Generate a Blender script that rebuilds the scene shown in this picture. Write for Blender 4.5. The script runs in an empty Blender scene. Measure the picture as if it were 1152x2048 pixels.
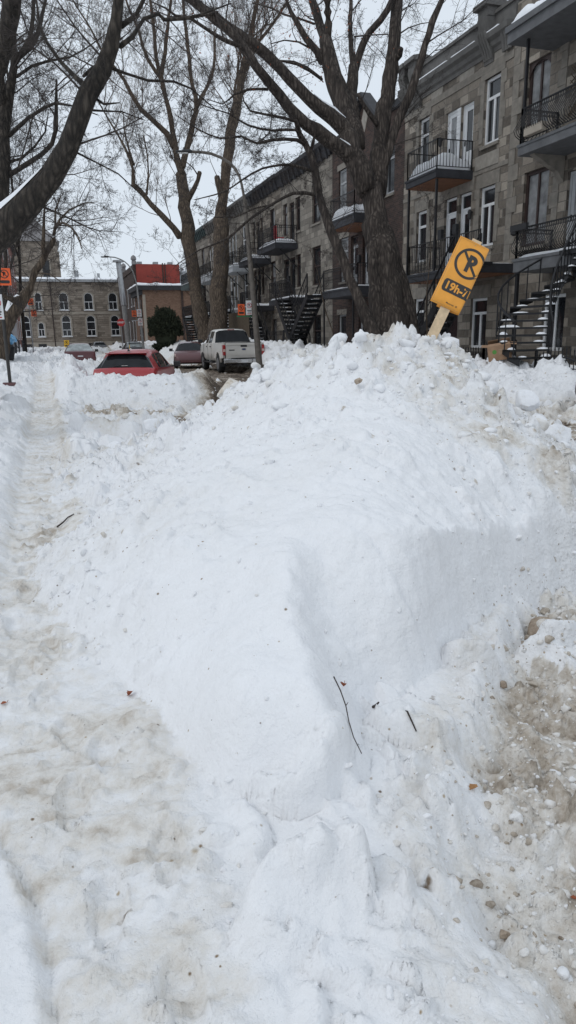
import bpy, math, random
import numpy as np
from mathutils import Vector, Matrix
R = math.radians
sc = bpy.context.scene
col = sc.collection
rng = random.Random(7)
NR = np.random.default_rng(11)
sc.view_settings.view_transform = 'Standard'; sc.view_settings.look = 'None'
sc.view_settings.exposure = 0.0; sc.view_settings.gamma = 1.0

# ------------------------------------------------------------------ helpers
OFF = {}                                   # world offset of each thing's base
def tag(o, label=None, cat=None, group=None, kind=None):
    if label: o['label'] = label
    if cat: o['category'] = cat
    if group: o['group'] = group
    if kind: o['kind'] = kind
    return o
def thing(name, label, cat, loc=(0, 0, 0), rz=0, group=None, local=False):
    o = bpy.data.objects.new(name, None); col.objects.link(o)
    o.location = loc; o.rotation_euler = (0, 0, rz); o.empty_display_size = .3
    OFF[o.name] = (0, 0, 0) if local else tuple(loc)
    return tag(o, label, cat, group)
def link_mesh(me, name, mat=None, parent=None):
    o = bpy.data.objects.new(name, me); col.objects.link(o)
    if mat is not None: me.materials.append(mat)
    if parent is not None:
        o.parent = parent; OFF[o.name] = OFF.get(parent.name, (0, 0, 0))
    return o
class MB:
    def __init__(s): s.v = []; s.f = []
    def add(s, vs, fs):
        n = len(s.v); s.v += [tuple(map(float, p)) for p in vs]; s.f += [tuple(i + n for i in f) for f in fs]
        return s
    def box(s, x0, x1, y0, y1, z0, z1):
        return s.add([(x0,y0,z0),(x1,y0,z0),(x1,y1,z0),(x0,y1,z0),(x0,y0,z1),(x1,y0,z1),(x1,y1,z1),(x0,y1,z1)],
            [(0,3,2,1),(4,5,6,7),(0,1,5,4),(1,2,6,5),(2,3,7,6),(3,0,4,7)])
    def obox(s, c, ax, ay, az):            # centre and three half-axis vectors
        c, ax, ay, az = map(Vector, (c, ax, ay, az)); vs = []
        for k in (-1, 1):
            for a, b in ((-1,-1),(1,-1),(1,1),(-1,1)): vs.append(c + ax*a + ay*b + az*k)
        return s.add(vs, [(0,3,2,1),(4,5,6,7),(0,1,5,4),(1,2,6,5),(2,3,7,6),(3,0,4,7)])
    def bar(s, a, b, w, h=None):           # rectangular bar between two points
        a, b = Vector(a), Vector(b); d = (b - a); L = d.length
        if L < 1e-6: return s
        d /= L; up = Vector((0,0,1)) if abs(d.z) < .95 else Vector((1,0,0))
        x = d.cross(up).normalized(); y = x.cross(d)
        return s.obox((a+b)/2, x*w/2, d*L/2, y*(h or w)/2)
    def tube(s, pts, rad, n=6, cap=True):
        P = [Vector(p) for p in pts]; m = len(P)
        rr = rad if hasattr(rad, '__len__') else [rad]*m
        vs = []; up = None
        for i in range(m):
            t = (P[min(i+1,m-1)] - P[max(i-1,0)]).normalized()
            if up is None: up = Vector((0,0,1)) if abs(t.z) < .9 else Vector((1,0,0))
            x = t.cross(up).normalized(); y = x.cross(t).normalized(); up = y
            for k in range(n):
                a = 2*math.pi*k/n; vs.append(P[i] + (x*math.cos(a) + y*math.sin(a))*rr[i])
        fs = [(i*n+k, i*n+(k+1)%n, (i+1)*n+(k+1)%n, (i+1)*n+k) for i in range(m-1) for k in range(n)]
        if cap: fs += [tuple(range(n-1,-1,-1)), tuple((m-1)*n+k for k in range(n))]
        return s.add(vs, fs)
    def prism(s, poly, a, b, axis='y'):    # poly in the two other axes
        n = len(poly)
        def m(p, t): return (p[0], t, p[1]) if axis == 'y' else ((t, p[0], p[1]) if axis == 'x' else (p[0], p[1], t))
        vs = [m(p, a) for p in poly] + [m(p, b) for p in poly]
        fs = [(i, (i+1) % n, n+(i+1) % n, n+i) for i in range(n)] + [tuple(range(n-1,-1,-1)), tuple(range(n, 2*n))]
        return s.add(vs, fs)
    def lathe(s, prof, c=(0,0,0), axis='z', n=20):
        vs = []; m = len(prof); c = Vector(c)
        for r, h in prof:
            for k in range(n):
                a = 2*math.pi*k/n; p = (r*math.cos(a), r*math.sin(a), h)
                if axis == 'x': p = (p[2], p[0], p[1])
                elif axis == 'y': p = (p[0], p[2], p[1])
                vs.append(c + Vector(p))
        fs = [(i*n+k, i*n+(k+1)%n, (i+1)*n+(k+1)%n, (i+1)*n+k) for i in range(m-1) for k in range(n)]
        return s.add(vs, fs + [tuple(range(n-1,-1,-1)), tuple((m-1)*n+k for k in range(n))])
    def build(s, name, mat=None, parent=None, smooth=None, bevel=0):
        ox, oy, oz = OFF.get(parent.name, (0,0,0)) if parent is not None else (0,0,0)
        me = bpy.data.meshes.new(name)
        me.from_pydata([(x-ox, y-oy, z-oz) for x, y, z in s.v], [], s.f); me.update()
        import bmesh
        bm = bmesh.new(); bm.from_mesh(me); bmesh.ops.recalc_face_normals(bm, faces=bm.faces)
        bm.to_mesh(me); bm.free()
        if smooth is not None:
            me.shade_smooth(); me.set_sharp_from_angle(angle=R(smooth))
        o = link_mesh(me, name, mat, parent)
        if bevel:
            md = o.modifiers.new('bevel', 'BEVEL'); md.width = bevel; md.segments = 2; md.limit_method = 'ANGLE'; md.angle_limit = R(40)
        return o
def np_mesh(name, V, Q, mat=None, parent=None, smooth=True):
    """big quad or triangle mesh from numpy arrays"""
    V = np.asarray(V, np.float32); Q = np.asarray(Q, np.int32); k = Q.shape[1]
    if parent is not None: V = V - np.array(OFF.get(parent.name, (0,0,0)), np.float32)
    me = bpy.data.meshes.new(name)
    me.vertices.add(len(V)); me.vertices.foreach_set('co', V.ravel())
    me.loops.add(Q.size); me.loops.foreach_set('vertex_index', Q.ravel())
    me.polygons.add(len(Q)); me.polygons.foreach_set('loop_start', np.arange(0, Q.size, k, dtype=np.int32))
    me.polygons.foreach_set('use_smooth', np.full(len(Q), smooth, dtype=bool))
    me.update(calc_edges=True)
    return link_mesh(me, name, mat, parent)
# ------------------------------------------------------------------ noise
def hsh(ix, iy, s):
    v = np.sin(ix*127.1 + iy*311.7 + s*74.7)*43758.5453
    return v - np.floor(v)
def vnoise(x, y, s):
    ix, iy = np.floor(x), np.floor(y); fx, fy = x-ix, y-iy
    fx = fx*fx*fx*(fx*(fx*6-15)+10); fy = fy*fy*fy*(fy*(fy*6-15)+10)
    a, b = hsh(ix,iy,s), hsh(ix+1,iy,s); c, d = hsh(ix,iy+1,s), hsh(ix+1,iy+1,s)
    return (a+(b-a)*fx)*(1-fy) + (c+(d-c)*fx)*fy - .5
def fbm(x, y, sc_, s, o=4):
    r = 0; a = 1.
    for k in range(o):
        r = r + a*vnoise(x*sc_+k*13.7, y*sc_-k*7.3, s+k); sc_ *= 2.03; a *= .5
    return r
def lumps(x, y, cell, s, dens=.7, pw=2.):
    """rounded lumps scattered one to a cell; height in units of the cell"""
    u, v = x/cell, y/cell; ix, iy = np.floor(u), np.floor(v); h = np.zeros_like(u)
    for dx in (-1,0,1):
        for dy in (-1,0,1):
            cx, cy = ix+dx, iy+dy
            px, py = cx+hsh(cx,cy,s), cy+hsh(cx,cy,s+3)
            r = .3+.5*hsh(cx,cy,s+5); on = hsh(cx,cy,s+9) < dens
            ang = hsh(cx,cy,s+11)*3.14; ca, sa = np.cos(ang), np.sin(ang)
            ex, ey = (u-px)*ca+(v-py)*sa, (-(u-px)*sa+(v-py)*ca)*1.5
            tilt = 1 + .5*(ex/r)*(hsh(cx,cy,s+15)-.5)*2
            q = np.clip(1-((ex*ex+ey*ey)/(r*r))**(pw/2), 0, 1)
            ta, tb = (hsh(cx,cy,s+15)-.5)*1.5, (hsh(cx,cy,s+17)-.5)*1.5
            top_ = r*(.34+.3*hsh(cx,cy,s+19)) + ex*ta + ey*tb            # a broken flat face cuts the dome
            cut2 = r*.75 - (ex*np.cos(ang*7)+ey*np.sin(ang*7))*1.6 + r*.35   # and a steep broken side
            h = np.maximum(h, np.where(on, np.clip(np.minimum(np.minimum(np.sqrt(q)*r, top_), cut2), 0, 9)*(.5+.7*hsh(cx,cy,s+13)), 0))
    return h*cell*1.25
def sst(a, b, x):
    t = np.clip((x-a)/(b-a), 0, 1); return t*t*(3-2*t)

# ------------------------------------------------------------------ materials
class NT:
    def __init__(s, name):
        s.m = bpy.data.materials.new(name); s.m.use_nodes = True; s.t = s.m.node_tree; s.t.nodes.clear()
        s.out = s.n('ShaderNodeOutputMaterial'); s.b = s.n('ShaderNodeBsdfPrincipled')
        s.l(s.b.outputs[0], s.out.inputs[0])
    def n(s, t, **k):
        nd = s.t.nodes.new(t)
        for a, b in k.items(): setattr(nd, a, b)
        return nd
    def l(s, a, b): s.t.links.new(a, b)
    def set(s, **k):
        for a, b in k.items(): s.b.inputs[a.replace('_', ' ')].default_value = b
        return s
    def coord(s, scale=(1,1,1), kind='Object'):
        c = s.n('ShaderNodeTexCoord'); m = s.n('ShaderNodeMapping'); m.inputs['Scale'].default_value = scale
        s.l(c.outputs[kind], m.inputs[0]); return m.outputs[0]
    def noise(s, vec, scale, detail=4, rough=.55, dist=0):
        q = s.n('ShaderNodeTexNoise'); q.inputs['Scale'].default_value = scale; q.inputs['Detail'].default_value = detail
        q.inputs['Roughness'].default_value = rough; q.inputs['Distortion'].default_value = dist
        if vec is not None: s.l(vec, q.inputs['Vector'])
        return q.outputs['Fac']
    def ramp(s, fac, stops):
        r = s.n('ShaderNodeValToRGB'); e = r.color_ramp.elements
        while len(e) < len(stops): e.new(.5)
        for k, (p, c) in enumerate(stops):
            e[k].position = p; e[k].color = (*c, 1) if len(c) == 3 else c
        s.l(fac, r.inputs[0]); return r.outputs[0]
    def g(s, v): return (v, v, v)
    def math(s, op, a, b=None, clamp=False):
        m = s.n('ShaderNodeMath', operation=op, use_clamp=clamp)
        for i, q in enumerate((a, b)):
            if q is None: continue
            if isinstance(q, (int, float)): m.inputs[i].default_value = q
            else: s.l(q, m.inputs[i])
        return m.outputs[0]
    def mix(s, f, a, b, mode='MIX'):
        m = s.n('ShaderNodeMix', data_type='RGBA', blend_type=mode)
        for i, q in ((0, f), (6, a), (7, b)):
            if isinstance(q, (int, float)): m.inputs[i].default_value = q
            elif isinstance(q, tuple): m.inputs[i].default_value = (*q, 1)[:4]
            else: s.l(q, m.inputs[i])
        return m.outputs[2]
    def bump(s, h, strength=.5, dist=.02, prev=None):
        b = s.n('ShaderNodeBump'); b.inputs['Strength'].default_value = strength; b.inputs['Distance'].default_value = dist
        s.l(h, b.inputs['Height'])
        if prev is not None: s.l(prev, b.inputs['Normal'])
        return b.outputs[0]
    def done(s, color=None, normal=None, rough=None):
        if color is not None:
            if isinstance(color, tuple): s.b.inputs['Base Color'].default_value = (*color, 1)
            else: s.l(color, s.b.inputs['Base Color'])
        if normal is not None: s.l(normal, s.b.inputs['Normal'])
        if rough is not None:
            if isinstance(rough, (int, float)): s.b.inputs['Roughness'].default_value = rough
            else: s.l(rough, s.b.inputs['Roughness'])
        return s.m
M = {}
def simple(name, colr, rough=.6, metal=0., var=.15, sc_=6., bump=.0, coat=0.):
    t = NT(name); v = t.coord(); n = t.noise(v, sc_, 5)
    lo = tuple(c*(1-var) for c in colr); hi = tuple(min(1, c*(1+var)) for c in colr)
    c = t.ramp(n, [(.3, lo), (.7, hi)])
    t.set(Metallic=metal); t.b.inputs['Coat Weight'].default_value = coat; t.b.inputs['Coat Roughness'].default_value = .08
    nm = t.bump(t.noise(v, sc_*5, 4), bump, .01) if bump else None
    M[name] = t.done(c, nm, rough); return M[name]

def mk_snow():
    t = NT('snow'); v = t.coord()
    a = t.n('ShaderNodeAttribute', attribute_name='dirt'); sp = t.n('ShaderNodeSeparateColor'); t.l(a.outputs['Color'], sp.inputs[0])
    n1 = t.noise(v, 5., 6, .65); n2 = t.noise(v, 22., 5, .7); n3 = t.noise(v, 70., 4, .6)
    m = t.math('ADD', t.math('MULTIPLY', t.math('SUBTRACT', n1, .5), 1.0), t.math('MULTIPLY', t.math('SUBTRACT', n2, .5), .9))
    amp = t.math('ADD', t.math('MULTIPLY', sp.outputs[0], 1.35), .12)
    d = t.math('ADD', sp.outputs[0], t.math('MULTIPLY', m, amp), clamp=True)
    c = t.ramp(d, [(0, (.84,.845,.86)), (.12, (.80,.802,.808)), (.3, (.71,.685,.645)), (.52, (.46,.405,.34)), (.76, (.20,.16,.125)), (1, (.09,.07,.055))])
    # grit specks
    vo = t.n('ShaderNodeTexVoronoi', feature='F1'); vo.inputs['Scale'].default_value = 44; vo.inputs['Randomness'].default_value = 1; t.l(v, vo.inputs['Vector'])
    sc2 = t.n('ShaderNodeSeparateColor'); t.l(vo.outputs['Color'], sc2.inputs[0])
    rad = t.math('MULTIPLY', t.math('ADD', t.math('MULTIPLY', t.math('POWER', sc2.outputs[1], 3.), .34), .03), t.math('ADD', t.math('MULTIPLY', n2, .8), .6))
    on = t.math('LESS_THAN', sc2.outputs[0], t.math('MULTIPLY', sp.outputs[1], .5))
    fall = t.math('MULTIPLY', on, t.math('SUBTRACT', 1.0, t.math('DIVIDE', vo.outputs['Distance'], rad), clamp=True))
    k = t.math('MULTIPLY', fall, 1.6, clamp=True)
    wv = t.mix(.05, v, t.n('ShaderNodeTexNoise').outputs['Color'], 'ADD'); nz = t.n('ShaderNodeTexNoise'); nz.inputs['Scale'].default_value = 16; nz.inputs['Detail'].default_value = 5; t.l(v, nz.inputs['Vector'])
    wv = t.mix(.11, v, nz.outputs['Color'], 'ADD'); v3 = t.n('ShaderNodeTexVoronoi', feature='F1'); v3.inputs['Scale'].default_value = 9; t.l(wv, v3.inputs['Vector'])
    s3 = t.n('ShaderNodeSeparateColor'); t.l(v3.outputs['Color'], s3.inputs[0])
    on3 = t.math('LESS_THAN', s3.outputs[0], t.math('MULTIPLY', t.math('SUBTRACT', sp.outputs[1], .12), .42))
    f3 = t.math('MULTIPLY', on3, t.math('SUBTRACT', 1.0, t.math('DIVIDE', v3.outputs['Distance'], t.math('ADD', t.math('MULTIPLY', s3.outputs[1], .24), .06)), clamp=True))
    c = t.mix(t.math('MULTIPLY', f3, 1.5, clamp=True), c, t.ramp(s3.outputs[2], [(0, (.16,.115,.08)), (.5, (.36,.29,.21)), (1, (.52,.45,.36))]))
    c = t.mix(k, c, t.ramp(sc2.outputs[2], [(0, (.09,.06,.04)), (.5, (.3,.22,.14)), (1, (.45,.37,.27))]))
    vb = t.n('ShaderNodeTexVoronoi', feature='SMOOTH_F1'); vb.inputs['Scale'].default_value = 30; vb.inputs['Smoothness'].default_value = .3; t.l(t.mix(.06, v, t.n('ShaderNodeTexNoise').outputs['Color'], 'ADD'), vb.inputs['Vector'])
    crumb = t.math('MULTIPLY', t.math('SUBTRACT', 1., vb.outputs['Distance']), t.ramp(n1, [(.42, (0,0,0)), (.6, (1,1,1))]))
    crumb = t.math('MULTIPLY', crumb, t.math('ADD', sp.outputs[1], .1)); n2b = t.math('MULTIPLY', n2, t.math('ADD', t.math('MULTIPLY', sp.outputs[1], .8), .45))
    nm = t.bump(n1, .45, .045); nm = t.bump(n2b, .6, .02, nm); nm = t.bump(crumb, .7, .016, nm); nm = t.bump(n3, .3, .005, nm)
    t.b.inputs['Subsurface Weight'].default_value = 0
    t.set(IOR=1.31); t.b.inputs['Specular IOR Level'].default_value = .25
    M['snow'] = t.done(c, nm, .75)
    # plain clean snow for caps on things
    t = NT('snow_clean'); v = t.coord(); n = t.noise(v, 9, 5, .6)
    M['snow_clean'] = t.done(t.ramp(n, [(.2, (.82,.84,.87)), (.8, (.88,.89,.92))]), t.bump(n, .6, .05), .8)
    # dirty chunk
    for nm_, c0, c1, c2 in (('chunk_white', (.88,.89,.92), (.83,.84,.86), (.62,.56,.47)), ('chunk_tan', (.8,.78,.74), (.62,.55,.46), (.34,.27,.2)),
                            ('chunk_brown', (.45,.37,.29), (.25,.19,.14), (.12,.09,.065))):
        t = NT(nm_); v = t.coord(); n = t.noise(v, 7, 6, .7); n2 = t.noise(v, 30, 5, .7)
        M[nm_] = t.done(t.ramp(t.math('ADD', t.math('MULTIPLY', n, .7), t.math('MULTIPLY', n2, .3)), [(.42, c0), (.56, c1), (.68, c2)]), t.bump(n2, .6, .02, t.bump(n, .5, .04)), .8)
mk_snow()

def mk_stone(name, cols, mortar, bw, bh, rough_bump=.9, scale_noise=1., axis='YZ', mort=.012):
    """coursed stone or brick on a vertical face; axis says which world axes carry the courses"""
    t = NT(name); c = t.n('ShaderNodeTexCoord'); s = t.n('ShaderNodeSeparateXYZ'); t.l(c.outputs['Object'], s.inputs[0])
    geo = t.n('ShaderNodeNewGeometry'); sn = t.n('ShaderNodeSeparateXYZ'); t.l(geo.outputs['Normal'], sn.inputs[0])
    ax = t.math('GREATER_THAN', t.math('ABSOLUTE', sn.outputs[0]), .7)      # face towards X: run along Y, else along X
    mx = t.n('ShaderNodeMix', data_type='FLOAT'); t.l(ax, mx.inputs[0]); t.l(s.outputs[0], mx.inputs[2]); t.l(s.outputs[1], mx.inputs[3])
    cb = t.n('ShaderNodeCombineXYZ'); t.l(mx.outputs[0], cb.inputs[0]); t.l(s.outputs[2], cb.inputs[1])
    br = t.n('ShaderNodeTexBrick'); t.l(cb.outputs[0], br.inputs['Vector'])
    br.inputs['Scale'].default_value = 1; br.inputs['Brick Width'].default_value = bw; br.inputs['Row Height'].default_value = bh
    br.inputs['Mortar Size'].default_value = mort; br.inputs['Mortar Smooth'].default_value = .4; br.inputs['Bias'].default_value = 0
    br.inputs['Color1'].default_value = (0,0,0,1); br.inputs['Color2'].default_value = (1,1,1,1); br.inputs['Mortar'].default_value = (.5,.5,.5,1)
    br.offset = .43; br.squash = 1.35; br.squash_frequency = 3
    v = c.outputs['Object']
    n1 = t.noise(v, 1.1*scale_noise, 5, .6); n2 = t.noise(v, 9*scale_noise, 6, .7); n3 = t.noise(v, 40, 3)
    f = t.math('ADD', t.math('MULTIPLY', br.outputs['Color'], .55), t.math('ADD', t.math('MULTIPLY', n2, .35), t.math('MULTIPLY', t.math('SUBTRACT', n1, .3), .35)))
    colr = t.ramp(f, [(.2, cols[0]), (.5, cols[1]), (.85, cols[2])])
    colr = t.mix(br.outputs['Fac'], colr, mortar)
    inv = t.math('SUBTRACT', 1., br.outputs['Fac'])
    h = t.math('ADD', t.math('MULTIPLY', inv, .5), t.math('MULTIPLY', n2, inv))
    nm = t.bump(h, rough_bump, .06); nm = t.bump(n3, .3, .006, nm)
    M[name] = t.done(colr, nm, .9); return M[name]
mk_stone('grey_stone', ((.062,.051,.041),(.19,.163,.134),(.40,.352,.295)), (.17,.157,.138), .52, .27)
mk_stone('grey_stone_pale', ((.12,.105,.09),(.215,.192,.163),(.33,.298,.255)), (.16,.15,.13), .5, .28)
mk_stone('tan_stone', ((.15,.125,.10),(.25,.21,.17),(.35,.30,.25)), (.25,.215,.175), .95, .33, .9, .6)
mk_stone('dark_brick', ((.026,.017,.015),(.045,.028,.023),(.085,.047,.037)), (.075,.06,.052), .21, .075, .5, 1, mort=.008)
mk_stone('brown_brick', ((.13,.07,.045),(.19,.105,.07),(.25,.15,.1)), (.2,.15,.11), .22, .08, .4, mort=.01)
mk_stone('red_brick', ((.12,.035,.026),(.18,.055,.038),(.24,.085,.06)), (.2,.13,.11), .22, .08, .4, mort=.01)
simple('red_paint_wall', (.27,.045,.032), .8, var=.15, sc_=1.2)
simple('dressed_stone', (.215,.195,.168), .85, var=.22, sc_=5, bump=.25)
simple('dressed_pale', (.30,.275,.24), .85, var=.2, sc_=5, bump=.2)
simple('tan_trim', (.34,.30,.25), .85, var=.15, sc_=3)
simple('cornice_metal', (.13,.125,.118), .7, var=.2, sc_=4, bump=.15)
simple('dark_cornice', (.03,.03,.034), .7, var=.3, sc_=4, bump=.15)
simple('green_cornice', (.05,.075,.075), .7, var=.3, sc_=4)
simple('white_paint', (.72,.73,.74), .5, var=.06, sc_=5)
simple('grey_paint', (.36,.37,.38), .55, var=.1, sc_=5)
simple('brown_paint', (.035,.02,.017), .5, var=.2, sc_=6)
simple('black_iron', (.018,.018,.02), .5, .3, var=.3, sc_=12, bump=.1)
simple('slab_dark', (.03,.031,.037), .7, var=.3, sc_=4, bump=.2)
simple('slab_grey', (.115,.118,.124), .7, var=.2, sc_=4, bump=.2)
simple('slab_white', (.42,.44,.46), .7, var=.15, sc_=4)
simple('soffit_wood', (.20,.085,.04), .7, var=.25, sc_=4)
simple('roof_gravel', (.2,.19,.18), .9, var=.2, sc_=8)
simple('slate', (.22,.21,.21), .8, var=.2, sc_=3)
simple('galvanised', (.36,.37,.38), .45, .6, var=.15, sc_=4)
simple('pole_paint', (.115,.10,.085), .6, .2, var=.3, sc_=5, bump=.1)
simple('pole_concrete', (.27,.27,.265), .85, var=.2, sc_=3)
simple('tyre', (.02,.02,.02), .85, var=.3, sc_=14, bump=.2)
simple('rim', (.3,.3,.31), .4, .7, var=.15, sc_=10)
simple('chrome', (.5,.5,.5), .25, .9, var=.2, sc_=8)
simple('black_plastic', (.022,.022,.024), .55, var=.25, sc_=10)
simple('lens_red', (.32,.02,.02), .2, var=.2, sc_=10, coat=.6)
simple('lens_clear', (.62,.45,.4), .2, var=.2, sc_=18, coat=.6)
simple('sign_orange', (.80,.35,.045), .5, var=.09, sc_=9)
simple('sign_red_orange', (.85,.13,.03), .5, var=.08, sc_=9)
simple('sign_white', (.74,.75,.75), .5, var=.05, sc_=9)
simple('sign_black', (.03,.028,.026), .5, var=.2, sc_=12)
simple('sign_red', (.5,.03,.03), .5, var=.1, sc_=9)
simple('sign_green', (.03,.22,.09), .5, var=.1, sc_=9)
simple('yellow_paint', (.80,.46,.02), .5, var=.1, sc_=9)
simple('lumber', (.62,.47,.30), .75, var=.2, sc_=16, bump=.25)
simple('cardboard', (.33,.205,.125), .85, var=.12, sc_=8, bump=.1)
simple('cardboard_dark', (.20,.12,.07), .85, var=.12, sc_=8)
simple('green_ink', (.10,.28,.06), .8)
simple('pale_ink', (.42,.33,.24), .85)
simple('leaf_rust', (.26,.075,.03), .8, var=.3, sc_=40)
simple('leaf_tan', (.36,.19,.075), .8, var=.3, sc_=40)
simple('twig', (.045,.033,.028), .85, var=.3, sc_=40, bump=.3)
simple('blue_bag', (.14,.42,.72), .3, var=.25, sc_=5, coat=.3)
simple('bin_black', (.02,.02,.022), .6, var=.2)
simple('red_chair', (.38,.03,.04), .5)
simple('lamp_glass', (.75,.75,.72), .3)
simple('plate', (.7,.72,.74), .5, var=.1, sc_=40)
simple('emblem_blue', (.03,.06,.16), .3, coat=.5)
simple('lattice_wood', (.10,.075,.05), .8)
def paint(name, c, dirt=.25, dcol=(.35,.32,.28)):
    t = NT(name); v = t.coord(); n = t.noise(v, 2.2, 6, .7); n2 = t.noise(v, 14, 5, .7)
    s = t.n('ShaderNodeSeparateXYZ'); t.l(t.coord(), s.inputs[0])
    low = t.ramp(s.outputs[2], [(.3, (1,1,1)), (1., (.15,.15,.15))])
    f = t.math('MULTIPLY', t.math('MULTIPLY', t.math('ADD', n, n2), dirt), low)
    t.b.inputs['Coat Weight'].default_value = .5; t.b.inputs['Coat Roughness'].default_value = .12
    M[name] = t.done(t.mix(f, c, dcol), None, t.ramp(f, [(0, (.35,)*3), (.5, (.7,)*3)]))
paint('paint_red', (.34,.012,.02), .1); paint('paint_white', (.70,.685,.65), .75, (.33,.285,.23)); paint('paint_maroon', (.085,.008,.014), .1)
paint('paint_black', (.02,.021,.024), .3, (.2,.19,.18)); paint('paint_grey', (.07,.072,.078), .3)
def glass(name, c, rough=.06, spec=.5):
    t = NT(name); v = t.coord(); n = t.noise(v, 3, 4)
    t.b.inputs['Specular IOR Level'].default_value = spec
    M[name] = t.done(t.ramp(n, [(.3, tuple(q*.6 for q in c)), (.7, tuple(q*1.4 for q in c))]), t.bump(t.noise(v, 1.6, 2), .03, .05), rough)
glass('glass_dark', (.018,.02,.023)); glass('glass_curtain', (.20,.205,.21), .25); glass('glass_car', (.012,.014,.016), .04, .22)
glass('glass_frost', (.33,.36,.36), .5)

def mk_bark(name, lo, mid, hi, zs=.18, sc_=14, bump=.9, dist=.06):
    t = NT(name); v = t.coord((1,1,zs)); n = t.noise(v, sc_, 8, .7, .6); v2 = t.coord((1,1,.5)); n2 = t.noise(v2, 2.5, 5, .6)
    vo = t.n('ShaderNodeTexVoronoi', feature='DISTANCE_TO_EDGE'); vo.inputs['Scale'].default_value = sc_*.75; vo.inputs['Randomness'].default_value = 1
    mx = t.mix(.12, v, t.n('ShaderNodeTexNoise').outputs['Color'], 'ADD'); t.l(mx, vo.inputs['Vector'])
    e = t.math('MULTIPLY', vo.outputs['Distance'], 2.2, clamp=True)
    f = t.math('ADD', t.math('MULTIPLY', n, .55), t.math('ADD', t.math('MULTIPLY', n2, .3), t.math('MULTIPLY', e, .25)))
    h = t.math('ADD', n, t.math('MULTIPLY', e, .7))
    M[name] = t.done(t.ramp(f, [(.36, lo), (.52, mid), (.72, hi)]), t.bump(h, bump, dist), .92)
mk_bark('bark_grey', (.016,.012,.010), (.06,.047,.039), (.155,.128,.108))
mk_bark('bark_brown', (.03,.022,.016), (.095,.07,.05), (.19,.145,.105))
mk_bark('bark_dark', (.010,.008,.0065), (.036,.029,.023), (.10,.083,.067), .3, 17, 1., .045)
simple('twig_dark', (.045,.036,.032), .9, var=.3, sc_=3)
simple('twig_brown', (.10,.07,.052), .9, var=.3, sc_=3)
def mk_leaf(name, a, b):
    t = NT(name); v = t.coord(); M[name] = t.done(t.ramp(t.noise(v, 3.5, 4, .6), [(.3, a), (.7, b)]), None, .85)
mk_leaf('yew', (.018,.026,.016), (.055,.066,.036))
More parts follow.
